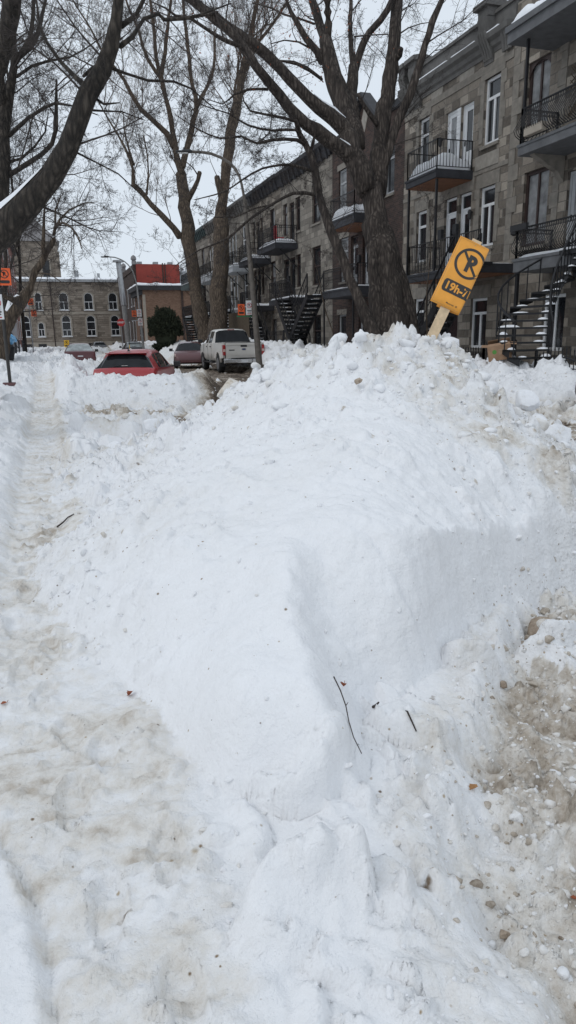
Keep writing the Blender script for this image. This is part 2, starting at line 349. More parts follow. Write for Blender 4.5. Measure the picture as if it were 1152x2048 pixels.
TREES = {
'leaning': [[[-1.46,11.04,2.53,0.394],[-0.87,10.88,2.95,0.279],[-0.43,10.74,3.23,0.236],[-0.07,10.62,3.53,0.199],[0.3,10.51,3.87,0.162],[0.53,10.45,4.23,0.144],[0.69,10.42,4.59,0.135],[0.82,10.37,4.87,0.134],[1.04,10.3,5.15,0.118],[1.19,10.25,5.45,0.101],[1.25,10.22,5.7,0.083],[1.3,10.19,5.92,0.077],[1.33,10.19,6.22,0.068],[1.37,10.23,6.69,0.054]],[[-0.94,11.74,4.55,0.16],[-0.23,11.57,5.46,0.103],[-0.13,11.43,5.72,0.11],[-0.02,11.3,6.04,0.123],[0.04,11.17,6.28,0.124],[0.15,11.08,6.72,0.102]],[[0.82,10.51,5.01,0.046],[0.73,10.66,5.14,0.037],[0.56,10.87,5.37,0.03],[0.41,11.09,5.66,0.026],[0.35,11.26,5.88,0.024],[0.34,11.41,6.1,0.017],[0.33,11.61,6.49,0.012]],[[1.06,10.49,5.25,0.046],[0.96,10.63,5.26,0.035],[0.83,10.77,5.2,0.023]],[[1.3,10.36,5.46,0.041],[1.47,10.46,5.62,0.032],[1.66,10.6,5.9,0.026],[1.87,10.69,6.02,0.026],[1.97,10.77,5.99,0.026],[2.23,10.82,6.05,0.022],[2.49,10.89,6.15,0.017],[2.95,10.91,6.35,0.01]],[[1.32,10.3,5.67,0.038],[1.47,10.03,5.7,0.031],[1.55,9.82,5.8,0.026],[1.6,9.61,5.91,0.019]],[[1.19,10.44,5.22,0.025],[1.38,10.69,5.26,0.021],[1.71,10.88,5.26,0.019],[2.11,11.07,5.34,0.018],[2.4,11.28,5.34,0.015],[2.81,11.38,5.1,0.008]],[[0.93,10.54,4.88,0.025],[1.02,10.25,4.73,0.016],[1.19,9.97,4.68,0.008]],[[0.89,10.51,4.72,0.016],[1.11,10.75,4.79,0.013],[1.33,10.99,4.87,0.012],[1.66,11.15,4.83,0.008]],[[0.62,10.58,4.22,0.018],[0.92,10.78,4.14,0.013],[1.22,10.99,4.06,0.011],[1.52,11.16,3.85,0.006]]],
'sidewalk': [[[-1.23,15.35,0.62,0.194],[-1.04,15.66,1.99,0.173],[-0.81,15.94,3.35,0.169],[-0.61,16.15,4.37,0.162],[-0.45,16.37,5.4,0.15],[-0.32,16.57,6.28,0.15],[-0.18,16.63,6.69,0.109],[-0.07,16.72,7.17,0.088],[-0.03,16.84,7.68,0.07],[0.04,16.97,8.26,0.056],[0.05,17.1,8.74,0.046]],[[-0.37,16.58,6.28,0.088],[-0.33,16.3,6.64,0.069],[-0.31,16.03,7.01,0.057],[-0.33,15.81,7.52,0.043]],[[-0.38,16.25,5.02,0.056],[-0.02,16.03,5.19,0.056],[0.29,15.82,5.35,0.055],[0.5,15.65,5.51,0.048],[0.61,15.53,5.77,0.041],[0.64,15.49,6.18,0.037],[0.68,15.44,6.59,0.02]],[[-0.29,16.43,5.8,0.053],[0.1,16.1,6.06,0.042],[0.41,15.77,6.18,0.034],[0.63,15.43,6.18,0.03],[0.95,15.03,6.04,0.016],[1.32,14.58,5.8,0.01]],[[-0.35,16.31,5.28,0.035],[-0.11,16.42,5.38,0.028],[0.18,16.56,5.66,0.025],[0.42,16.73,5.99,0.018],[0.53,16.97,6.43,0.011]],[[-0.04,16.73,7.24,0.07],[0.13,16.73,7.47,0.06],[0.3,16.74,7.71,0.049],[0.39,16.82,8.12,0.042],[0.46,16.92,8.6,0.032]],[[0.05,16.73,7.37,0.067],[0.31,16.93,7.62,0.061],[0.5,17.19,8.02,0.047],[0.59,17.49,8.42,0.04],[0.72,17.77,8.84,0.034],[0.84,18.05,9.22,0.026]],[[-0.04,16.65,6.96,0.035],[0.27,16.84,7.24,0.029],[0.63,16.98,7.41,0.027],[1.06,17.1,7.56,0.022],[1.37,17.27,7.78,0.017],[1.93,17.42,8.22,0.009]],[[-0.21,16.56,6.42,0.035],[-0.21,17.0,7.02,0.029],[-0.22,17.41,7.54,0.022]]],
'curved': [[[-1.87,28.65,0.67,0.361],[-1.53,28.88,1.96,0.327],[-1.11,28.95,2.74,0.299],[-0.66,28.95,3.32,0.25],[-0.36,28.95,3.7,0.16],[-0.26,28.97,3.91,0.128],[-0.14,29.03,4.26,0.139],[0.15,29.03,4.63,0.132],[0.35,29.05,4.95,0.122],[0.55,29.06,5.25,0.111],[0.69,29.07,5.46,0.086]],[[0.28,29.04,4.85,0.097],[0.27,28.85,5.14,0.085],[0.32,28.66,5.5,0.071],[0.4,28.53,6.12,0.054],[0.48,28.37,6.64,0.033]],[[0.7,29.11,5.63,0.072],[0.78,28.72,5.88,0.064],[1.02,28.22,5.93,0.054],[1.28,27.62,5.68,0.037],[1.46,27.03,5.31,0.031],[1.51,26.45,4.84,0.018]],[[0.76,29.14,5.81,0.065],[0.97,29.17,6.19,0.049],[1.34,29.14,6.53,0.036],[1.86,29.02,6.75,0.026],[2.36,28.87,6.8,0.016]],[[0.79,29.17,5.94,0.052],[0.86,29.86,6.6,0.04],[1.12,30.48,7.22,0.027]],[[-0.66,28.95,3.32,0.167],[-0.92,28.65,3.2,0.124],[-1.25,28.44,3.37,0.081],[-1.61,28.28,3.67,0.053]],[[-0.12,29.02,4.24,0.029],[0.42,28.54,4.15,0.026],[0.76,28.08,3.87,0.016]]],
'forked': [[[11.1,50.1,0.75,0.792],[10.98,50.47,1.97,0.72],[10.71,51.31,4.78,0.648],[10.51,52.23,7.93,0.612],[10.47,52.8,10.02,0.594],[10.46,53.23,11.6,0.54],[10.41,53.67,13.17,0.54]],[[10.41,53.46,13.22,0.343],[10.25,53.74,14.07,0.299],[10.1,54.34,16.13,0.274],[9.96,54.81,17.7,0.237],[9.8,55.22,19.04,0.212],[9.7,55.48,19.88,0.199]],[[9.7,55.48,19.88,0.249],[9.29,55.46,20.28,0.173],[8.8,55.55,21.03,0.16],[8.5,55.61,21.89,0.147],[8.32,55.63,22.74,0.122],[7.75,55.96,24.29,0.097],[7.39,56.16,25.59,0.072]],[[9.65,55.53,20.01,0.224],[9.51,56.09,21.39,0.175],[9.56,56.77,23.5,0.15],[9.54,57.45,25.51,0.125],[9.53,58.0,27.03,0.088]],[[9.72,55.54,20.13,0.224],[10.19,56.25,21.84,0.176],[10.54,56.94,23.34,0.164],[11.13,57.82,25.84,0.127],[11.54,58.54,27.51,0.09]],[[10.05,54.07,15.04,0.249],[9.6,54.07,15.91,0.247],[8.8,54.16,16.66,0.233],[7.9,54.28,17.4,0.207],[7.36,54.31,18.23,0.169],[6.9,54.33,19.17,0.156],[6.21,54.41,20.04,0.131],[5.58,54.44,20.78,0.107],[4.92,54.68,22.24,0.082],[4.04,54.98,23.69,0.058],[3.57,55.02,24.65,0.041]],[[10.51,53.55,13.7,0.311],[10.86,53.77,14.68,0.281],[11.38,54.08,16.26,0.25],[11.92,54.43,17.97,0.238],[11.82,54.89,19.33,0.188],[11.78,55.31,20.57,0.175],[11.8,55.87,22.42,0.163],[11.78,56.44,24.28,0.151],[11.82,56.96,26.02,0.126]],[[11.93,54.2,17.91,0.212],[12.48,54.8,18.8,0.176],[13.11,55.41,19.82,0.159],[13.71,56.09,21.11,0.141],[14.04,56.91,22.56,0.117],[14.31,57.8,24.16,0.079]],[[10.62,52.9,11.4,0.28],[11.09,52.75,12.09,0.223],[11.4,52.61,12.65,0.198],[11.53,52.52,13.14,0.21]],[[11.4,52.51,12.97,0.062],[10.99,52.22,13.39,0.055],[10.51,51.9,13.63,0.042]],[[9.88,52.58,8.87,0.374],[9.47,52.56,9.44,0.298],[8.79,52.67,10.18,0.259],[8.0,52.83,10.98,0.245],[7.25,53.03,11.94,0.219],[6.9,52.92,12.24,0.218],[6.9,52.87,13.23,0.132],[6.49,53.05,14.56,0.108],[5.7,53.41,16.11,0.083],[5.02,53.68,17.41,0.053]],[[7.66,52.29,11.51,0.109],[7.86,52.22,12.84,0.072],[7.86,52.14,13.91,0.06],[7.66,52.2,15.21,0.041]],[[7.0,53.05,13.52,0.109],[6.8,53.63,14.74,0.085],[6.66,54.22,16.08,0.061],[6.73,54.68,17.2,0.037]]],
'pollard': [[[10.72,45.5,0.98,0.853],[10.85,45.89,2.58,0.755],[11.22,46.53,5.44,0.706],[11.59,47.08,7.98,0.689],[11.63,47.41,9.25,0.657]],[[11.59,47.36,9.0,0.479],[11.77,47.51,9.77,0.456],[12.07,47.79,11.21,0.41],[12.38,48.1,12.75,0.445],[12.67,48.29,13.85,0.479],[12.84,48.5,14.84,0.456],[13.26,48.72,16.17,0.41],[13.66,48.93,17.49,0.331],[13.93,49.14,18.59,0.285],[14.33,49.36,19.91,0.239],[14.73,49.58,21.23,0.205],[15.13,49.8,22.55,0.171],[15.53,50.02,23.87,0.137]],[[11.87,47.62,10.33,0.262],[11.76,47.67,11.07,0.261],[11.66,47.66,11.58,0.283],[11.58,47.59,11.87,0.248]],[[13.97,49.09,18.48,0.205],[14.53,49.28,19.4,0.171],[15.11,49.52,20.55,0.137],[15.87,49.61,21.36,0.126],[16.53,49.73,22.18,0.115],[17.08,49.87,22.9,0.092],[17.78,50.07,24.06,0.058]],[[13.2,48.73,16.17,0.125],[13.5,49.66,17.69,0.115],[14.0,50.46,19.01,0.082],[14.36,51.38,20.6,0.059]]],
'big': [[[10.73,20.8,1.46,0.785],[10.73,20.92,1.91,0.722],[10.72,21.12,2.62,0.658],[10.68,21.35,3.44,0.594],[10.65,21.56,4.18,0.556],[10.64,21.73,4.8,0.51],[10.64,21.86,5.3,0.456],[10.62,21.98,5.71,0.318],[10.62,22.07,6.04,0.106]],[[11.38,20.83,1.57,0.407],[11.38,20.98,2.11,0.353],[11.3,21.23,2.95,0.3],[11.17,21.49,3.78,0.257],[11.07,21.73,4.53,0.214]],[[10.1,20.71,1.56,0.314],[10.2,20.94,2.53,0.272],[10.23,21.15,3.34,0.235],[10.24,21.32,3.99,0.193],[10.28,21.48,4.64,0.126]],[[10.6,21.85,5.21,0.425],[10.53,21.98,5.82,0.381],[10.48,22.1,6.39,0.359]],[[10.3,22.02,6.28,0.379],[10.09,22.24,6.97,0.378],[9.89,22.41,7.5,0.378],[9.8,22.52,7.93,0.352]],[[9.95,22.3,7.29,0.276],[9.3,22.31,7.62,0.236],[8.67,22.33,7.99,0.216],[8.1,22.32,8.34,0.199],[7.52,22.38,8.91,0.177],[7.19,22.27,9.2,0.165],[6.75,22.24,9.6,0.149],[6.14,22.35,10.36,0.133],[5.31,22.49,10.94,0.123],[4.46,22.66,11.59,0.107],[3.95,22.64,11.98,0.093]],[[10.05,22.53,7.86,0.278],[9.61,22.54,8.28,0.245],[8.9,22.64,8.73,0.222],[8.31,22.73,9.26,0.205],[7.69,22.83,9.82,0.184],[7.24,22.83,10.18,0.177],[6.49,22.94,10.6,0.17],[5.72,23.07,11.06,0.159],[5.09,23.13,11.46,0.153],[4.48,23.19,11.85,0.137]],[[10.16,22.66,7.66,0.382],[10.09,22.88,8.41,0.382],[9.92,23.13,9.1,0.357],[9.8,23.3,9.6,0.331],[9.67,23.52,10.25,0.301],[9.59,23.67,10.74,0.255],[9.56,23.79,11.14,0.214]],[[9.56,23.78,11.09,0.178],[9.56,24.11,11.61,0.164],[9.5,24.47,12.19,0.15],[9.48,24.83,12.78,0.13],[9.44,25.23,13.53,0.105]],[[9.6,23.76,11.09,0.168],[9.65,23.69,11.56,0.147],[9.63,23.69,12.21,0.136],[9.66,23.67,12.86,0.11]],[[9.42,23.65,10.45,0.153],[9.24,23.67,10.71,0.127],[8.93,23.77,11.09,0.111],[8.65,23.87,11.51,0.096],[8.45,23.91,11.81,0.07],[8.31,23.94,12.16,0.045]],[[10.25,23.0,8.63,0.256],[10.27,23.23,9.25,0.205],[10.39,23.42,9.87,0.19],[10.51,23.58,10.35,0.181]],[[10.49,23.58,10.3,0.114],[10.56,23.87,10.9,0.094],[10.65,24.16,11.52,0.089],[10.75,24.43,12.09,0.084],[10.9,24.71,12.76,0.074],[11.05,24.99,13.45,0.059]],[[10.55,23.56,10.29,0.145],[10.65,23.54,10.62,0.129],[10.81,23.52,11.04,0.123],[11.0,23.47,11.35,0.118],[11.35,23.38,11.71,0.117],[11.59,23.31,12.03,0.112],[11.79,23.28,12.43,0.096]],[[10.84,22.4,6.33,0.387],[10.98,22.57,7.22,0.361],[11.14,22.75,8.22,0.289],[11.34,22.87,9.01,0.268],[11.49,22.96,9.59,0.257],[11.64,23.06,10.28,0.247],[11.76,23.17,10.92,0.226],[11.89,23.31,11.7,0.21],[12.01,23.46,12.49,0.195],[12.17,23.62,13.37,0.154]],[[10.93,22.36,6.71,0.206],[11.15,22.37,7.38,0.159],[11.4,22.38,8.05,0.153],[11.7,22.39,8.78,0.153],[11.95,22.35,9.27,0.152],[12.12,22.32,9.73,0.146],[12.23,22.3,10.14,0.131],[12.44,22.31,10.73,0.115],[12.68,22.32,11.42,0.125],[12.83,22.27,11.77,0.099],[12.99,22.22,12.11,0.094],[13.26,22.2,12.69,0.074]],[[10.98,22.69,8.42,0.102],[10.68,22.65,8.71,0.086],[10.42,22.59,8.94,0.07],[10.19,22.51,9.2,0.065]],[[11.74,22.99,10.49,0.128],[11.8,22.83,10.58,0.112],[11.79,22.7,10.69,0.101]],[[9.32,23.41,9.81,0.039],[8.88,23.28,9.98,0.05],[8.36,23.15,10.09,0.044],[7.75,23.03,10.09,0.032]],[[9.32,23.41,9.84,0.041],[8.78,23.4,10.13,0.035],[8.32,23.3,10.21,0.03],[7.81,23.19,10.16,0.022],[7.36,23.07,10.14,0.015]],[[9.04,23.78,10.83,0.036],[8.66,23.79,10.96,0.03],[8.19,23.81,10.97,0.025],[7.71,23.78,10.81,0.017]],[[9.25,23.9,11.57,0.041],[8.9,24.25,11.81,0.036],[8.48,24.61,12.02,0.036],[8.12,24.97,12.32,0.031],[7.6,25.37,12.55,0.023]],[[10.58,23.7,11.28,0.031],[10.83,23.21,11.17,0.025],[11.27,22.64,11.04,0.017]],[[11.84,23.16,11.24,0.031],[12.19,23.02,11.45,0.023],[12.56,22.86,11.56,0.018],[12.91,22.67,11.58,0.01]],[[7.13,22.42,9.06,0.048],[6.51,22.34,8.98,0.039],[6.02,22.17,8.75,0.031],[5.58,21.95,8.4,0.02],[5.1,21.86,8.47,0.013]],[[6.29,22.2,10.04,0.066],[5.83,22.04,10.07,0.065],[5.26,21.96,10.27,0.055],[4.75,21.85,10.45,0.049],[4.27,21.68,10.42,0.038],[3.96,21.48,10.49,0.028],[3.56,21.29,10.52,0.019]],[[5.63,22.33,10.9,0.04],[5.05,22.09,10.64,0.035],[4.5,21.86,10.45,0.029],[3.97,21.64,10.28,0.022]]],
'slim': [[[9.86,20.14,1.56,0.224],[9.68,20.32,2.0,0.196],[9.47,20.58,2.69,0.183],[9.34,20.73,3.11,0.179],[9.21,20.89,3.53,0.171],[9.05,21.1,4.11,0.163],[8.89,21.28,4.58,0.155],[8.73,21.49,5.18,0.147],[8.61,21.67,5.7,0.135],[8.54,21.81,6.13,0.118],[8.51,21.9,6.41,0.106]],[[8.54,21.81,6.12,0.147],[8.48,21.96,6.82,0.127],[8.38,22.07,7.28,0.117],[8.21,22.15,7.6,0.107],[8.08,22.21,7.83,0.097],[8.01,22.25,8.1,0.087],[7.96,22.24,8.22,0.068]],[[8.38,22.07,7.28,0.049],[8.45,21.97,7.62,0.053],[8.44,21.84,7.72,0.038]],[[8.1,22.18,7.74,0.054],[7.9,22.0,8.12,0.066],[7.47,21.8,8.13,0.047],[6.73,21.72,8.17,0.039],[6.3,21.51,8.15,0.03],[6.06,21.29,8.32,0.02],[5.93,21.07,8.62,0.012]],[[8.12,22.16,7.69,0.043],[7.83,21.82,7.84,0.047],[7.01,21.59,7.71,0.039],[6.2,21.4,7.74,0.03],[5.58,21.19,7.94,0.025],[4.93,20.95,7.98,0.017],[4.26,20.74,8.12,0.009]],[[8.18,22.09,7.53,0.054],[7.83,21.76,7.55,0.058],[6.99,21.57,7.45,0.047],[6.41,21.26,7.24,0.041],[5.87,21.01,7.33,0.037],[5.19,20.75,7.17,0.029],[4.56,20.54,7.28,0.021],[3.89,20.39,7.57,0.012]],[[8.33,21.82,6.72,0.048],[7.95,21.51,6.71,0.048],[7.42,21.26,6.73,0.041],[6.5,21.09,6.54,0.033],[5.77,20.78,6.12,0.027],[5.16,20.45,5.73,0.022],[4.27,20.24,5.45,0.012]],[[8.34,21.63,6.0,0.059],[7.92,21.43,6.01,0.058],[7.5,21.21,5.94,0.052],[6.77,21.01,5.57,0.046],[5.95,20.81,5.06,0.041],[5.19,20.57,4.49,0.03],[4.38,20.42,4.17,0.02],[3.63,20.21,3.72,0.012]],[[6.49,21.51,7.31,0.023],[6.85,21.46,7.58,0.021],[6.99,21.59,8.22,0.015],[7.05,21.73,8.82,0.01]],[[6.82,21.16,5.57,0.031],[6.15,20.75,5.39,0.025],[5.41,20.33,5.06,0.02],[4.72,19.96,4.98,0.012]]],
}
CUT = [[0.64,1.25,0.2],[0.89,1.74,0.22],[1.08,2.09,0.24],[1.25,2.25,0.22],[1.1,2.18,0.22],[1.49,2.41,0.2],[1.92,2.76,0.2],[2.4,3.07,0.2],[2.79,3.26,0.2],[3.08,3.39,0.2],[3.68,3.54,0.18],[4.31,3.53,0.18]]
MOUND_PTS = [[0.55,9.44,0.3],[0.585,10.039,0.21],[0.649,11.137,0.0],[0.736,12.635,-0.5],[0.75,9.07,0.4],[0.799,9.668,0.28],[0.89,10.764,0.0],[1.014,12.259,-0.5],[1.16,8.89,0.62],[1.238,9.485,0.434],[1.38,10.576,0.0],[1.574,12.063,-0.5],[1.54,8.54,0.63],[1.646,9.13,0.441],[1.842,10.213,0.0],[2.108,11.689,-0.5],[1.91,8.15,0.84],[2.047,8.734,0.588],[2.298,9.805,0.0],[2.64,11.266,-0.5],[2.14,7.62,1.2],[2.302,8.198,0.9],[2.6,9.257,0.0],[3.005,10.701,-0.5],[2.37,7.2,1.54],[2.558,7.77,1.24],[2.902,8.815,0.0],[3.371,10.24,-0.5],[2.63,6.71,1.65],[2.849,7.269,1.35],[3.25,8.293,0.0],[3.798,9.689,-0.5],[2.8,6.34,1.71],[3.042,6.889,1.41],[3.487,7.895,0.0],[4.093,9.267,-0.5],[2.94,5.97,1.74],[3.205,6.508,1.44],[3.691,7.495,0.0],[4.354,8.841,-0.5],[3.1,5.6,1.77],[3.391,6.125,1.47],[3.923,7.087,0.0],[4.65,8.4,-0.5],[3.23,5.39,1.73],[3.538,5.905,1.43],[4.104,6.848,0.0],[4.875,8.135,-0.5],[3.31,5.28,1.66],[3.629,5.788,1.36],[4.213,6.72,0.0],[5.01,7.991,-0.5],[3.4,5.1,1.49],[3.733,5.599,1.19],[4.343,6.514,0.0],[5.175,7.763,-0.5],[3.52,4.91,1.33],[3.87,5.398,1.03],[4.51,6.292,0.0],[5.384,7.511,-0.5],[3.74,4.65,1.05],[4.116,5.118,0.75],[4.805,5.975,0.0],[5.746,7.144,-0.5],[3.92,4.45,0.94],[4.317,4.9,0.658],[5.044,5.726,0.0],[6.035,6.851,-0.5],[4.28,4.27,0.71],[4.705,4.694,0.497],[5.483,5.471,0.0],[6.545,6.53,-0.5],[4.82,4.0,0.39],[5.282,4.383,0.273],[6.128,5.086,0.0],[7.282,6.044,-0.5],[0.11,9.42,0.33],[-0.04,6.6,0.32],[-0.12,4.84,0.32],[0.01,3.58,0.32],[0.14,3.03,0.32],[0.25,2.62,0.31],[0.36,2.22,0.3],[0.43,2.0,0.28],[0.59,1.89,0.26],[-0.389,9.447,-0.05],[-1.288,9.494,-0.45],[-0.539,6.625,-0.05],[-1.438,6.67,-0.45],[-0.62,4.832,-0.05],[-1.52,4.817,-0.45],[-0.485,3.509,-0.05],[-1.376,3.381,-0.45],[-0.345,2.909,-0.05],[-1.218,2.69,-0.45],[-0.233,2.489,-0.05],[-1.101,2.253,-0.45],[1.12,2.32,0.84],[0.996,1.856,0.68],[1.27,2.4,0.86],[1.116,1.92,0.7],[1.55,2.65,0.8],[1.34,2.12,0.64],[2.04,2.99,0.68],[1.732,2.392,0.52],[2.49,3.25,0.6],[2.092,2.6,0.44],[3.2,3.56,0.53],[2.66,2.848,0.37],[3.86,3.75,0.45],[3.188,3.0,0.29],[4.51,3.74,0.41],[3.708,2.992,0.25],[0.53,2.79,0.65],[0.63,3.95,0.83],[1.41,3.92,1.08],[0.48,2.14,0.52],[0.71,2.24,0.63],[0.69,1.95,0.48],[2.02,3.61,1.09],[2.8,3.86,0.99],[2.14,4.83,1.35],[3.02,4.51,1.26],[3.0,3.69,0.81],[3.36,3.77,0.76],[0.9,3.26,0.83],[1.37,3.08,0.95],[0.37,3.22,0.64],[1.53,5.82,1.01],[0.59,6.55,0.51],[0.85,2.14,0.65],[0.15,7.2,0.38],[0.52,1.69,-0.3],[0.38,1.81,-0.05],[0.29,2.05,-0.05],[0.34,1.46,-0.3],[0.15,1.82,-0.3]]
# ------------------------------------------------------------------ the snow: one height field, cut into ground, road, mound and banks
def graded(segs):
    out = []
    for a, b, h in segs: out.append(np.arange(a, b-1e-6, h))
    out.append([segs[-1][1]]); return np.concatenate(out)
XS = graded([(-60,-12,4),(-12,-5,.5),(-5,-2.5,.12),(-2.5,-.9,.04),(-.9,2.6,.0135),(2.6,5,.02),(5,7,.04),(7,13,.07),(13,16,.2),(16,30,1.5),(30,70,5)])
YS = graded([(-12,-2,1.5),(-2,.7,.25),(.7,3.4,.0125),(3.4,6,.02),(6,10,.035),(10,17,.055),(17,26,.08),(26,46,.2),(46,75,.7),(75,125,2),(125,260,12)])
GX, GY = np.meshgrid(XS, YS)
def tps(P):
    P = np.array(P, float); n = len(P); d = np.linalg.norm(P[:,None,:2]-P[None,:,:2], axis=2)
    K = np.where(d > 0, d*d*np.log(d+1e-9), 0) + np.eye(n)*.0015
    A = np.zeros((n+3, n+3)); A[:n,:n] = K; A[:n,n] = 1; A[:n,n+1:] = P[:,:2]; A[n,:n] = 1; A[n+1:,:n] = P[:,:2].T
    w = np.linalg.solve(A, np.concatenate([P[:,2], np.zeros(3)]))
    def f(x, y):
        r = w[n] + w[n+1]*x + w[n+2]*y
        for k in range(n):
            q = (x-P[k,0])**2 + (y-P[k,1])**2
            r = r + w[k]*.5*q*np.log(q+1e-12)
        return r
    return f
MOUND_PTS += [[6.5,2.9,-.4],[7.2,4.5,-.5],[6.3,6.0,-.6],[6.8,3.6,-.2],[8,3,-.7],[-.9,6,-.5],[-.8,9.5,-.5],[.2,10.6,-.5],[8,7,-.9],[3,10.5,-.9],[0,1.2,-.9],[2,.8,-.9],[-1.5,3,-.9]]
mound_f = tps(MOUND_PTS)
RIDGE = np.array(MOUND_PTS[0:19*4:4])
def seg_dist(x, y, P):
    best = np.full(x.shape, 1e9)
    for a, b in zip(P[:-1], P[1:]):
        dx, dy = b[0]-a[0], b[1]-a[1]; L = dx*dx+dy*dy
        t = np.clip(((x-a[0])*dx+(y-a[1])*dy)/L, 0, 1)
        best = np.minimum(best, np.hypot(x-a[0]-t*dx, y-a[1]-t*dy))
    return best
def pw(x, xs, ys): return np.interp(x, xs, ys)
def road_edge_left(y):                       # where the packed snow of the walk stops and the slush of the street begins
    return pw(y, [0,1.06,1.3,1.56,1.9,2.33,2.85,3.6,10,14,15.6,19,22,60], [.84,.88,.96,1.06,1.30,1.68,2.15,3.0,2.8,1.9,2.6,4.3,4.5,4.4])
def base_h(x, y):
    far = sst(20, 27, y)
    left_side = pw(x, [-8,-4,-2.4,-1.5,-.85,-.5,-.38,-.02,.12,.4,.8,1.2], [1.0,.85,.74,.62,.5,.38,.30,.29,.35,.36,.3,.27])
    left_near = pw(x, [-8,-3,-1.2,-.6,-.42,-.3,.3,.7,1.2], [.55,.45,.4,.35,.34,.29,.285,.30,.27])
    k = sst(2.2, 5.5, y); zl = left_near*(1-k)+left_side*k
    heap = (.42*np.exp(-((y-31)/7)**2)+.25*np.exp(-((y-48)/9)**2))*np.exp(-((x+.4)/1.6)**2)
    left_far = pw(x, [-8,-3,-1.6,-.8,-.2,.4,1.0,1.3], [1.1,.95,.8,.62,.5,.7,.8,.55])
    zl = zl*(1-far)+left_far*far + heap
    clear = .22 - .1*sst(.6, 2.5, x)
    mid = sst(10, 12.2, y)*(1-sst(17, 20, y)); zl = np.where(x > .15, zl*(1-mid*sst(.15,.7,x))+clear*mid*sst(.15,.7,x), zl)
    road = .07 + .02*np.sin(x*1.1)
    e = road_edge_left(y); e = e + .10*fbm(x, y, 3.0, 5, 3)
    zr = pw(x, [9.0,9.5,9.9,10.5,11.3,12.3,13.4,15,70], [0,.22,.72,1.0,1.13,1.05,.95,.85,.85])
    zr = zr + .22*sst(9.2,10.2,x)*fbm(x, y, .45, 21, 3) + .35*sst(28,33,y)*np.exp(-((x-10.6)/1.3)**2) - 0*x
    zr = zr-.3*sst(9.6,10.4,x)*sst(27,22,y)
    zr = zr*(1-.88*sst(13.2,12.2,y)*(1-sst(13.0,14.0,x)))                # a cleared drive at the right
    crossing = sst(86, 93, y)*(1-sst(108,112,y))
    z = zl + (road-zl)*sst(-.06, .16, x-e)
    z = np.maximum(z, np.where(x > 8.6, zr, -9))*(1-crossing*.8) + .1*crossing
    z = z*(1-sst(112,116,y)) + .8*sst(112,116,y)
    return z
def bank_h(x, y):                            # shovelled bank behind the red hatchback, the windrow along the parked cars, the far heaps
    a = pw(x, [-.05,.12,.4,1.1,2.0,3.0,3.9,4.3,4.75], [.1,.5,.85,.86,.84,.87,.94,.62,-.1])
    yc = 18.0 + .35*np.sin(x*1.3) + np.where(x > 3, (x-3)*.9, 0)
    p = pw(y-yc, [-2.7,-1.7,-.8,-.25,.15,.5,.95,1.5], [-.5,.08,.62,.93,1.0,.93,.4,-.5])
    b1 = a*p
    b2 = pw(x, [.05,.25,.62,.95,1.35], [0,.75,1.0,.8,-.1])*sst(18,19.5,y)*(1-sst(75,80,y))*(1.0+.25*fbm(x,y,.5,31,3))
    b3 = 0
    for cx, cy, rx, ry, h in ((3.2,24.6,1.9,.8,.95),(2.6,31,2.2,2.4,.85),(4.6,47,2.8,5,1.0),(9.0,50,2.2,6,1.3),(4.2,70,3.2,6,1.1),(8.8,66,2.4,6,1.15),(1.6,53,1.8,5,1.2),(1.5,80,4,3,1.1),(10.2,82,3,5,1.3)):
        b3 = np.maximum(b3, h*(1-np.clip(((x-cx)/rx)**2+((y-cy)/ry)**2, 0, 4)))
    return b1, np.maximum(b2, -.5), b3

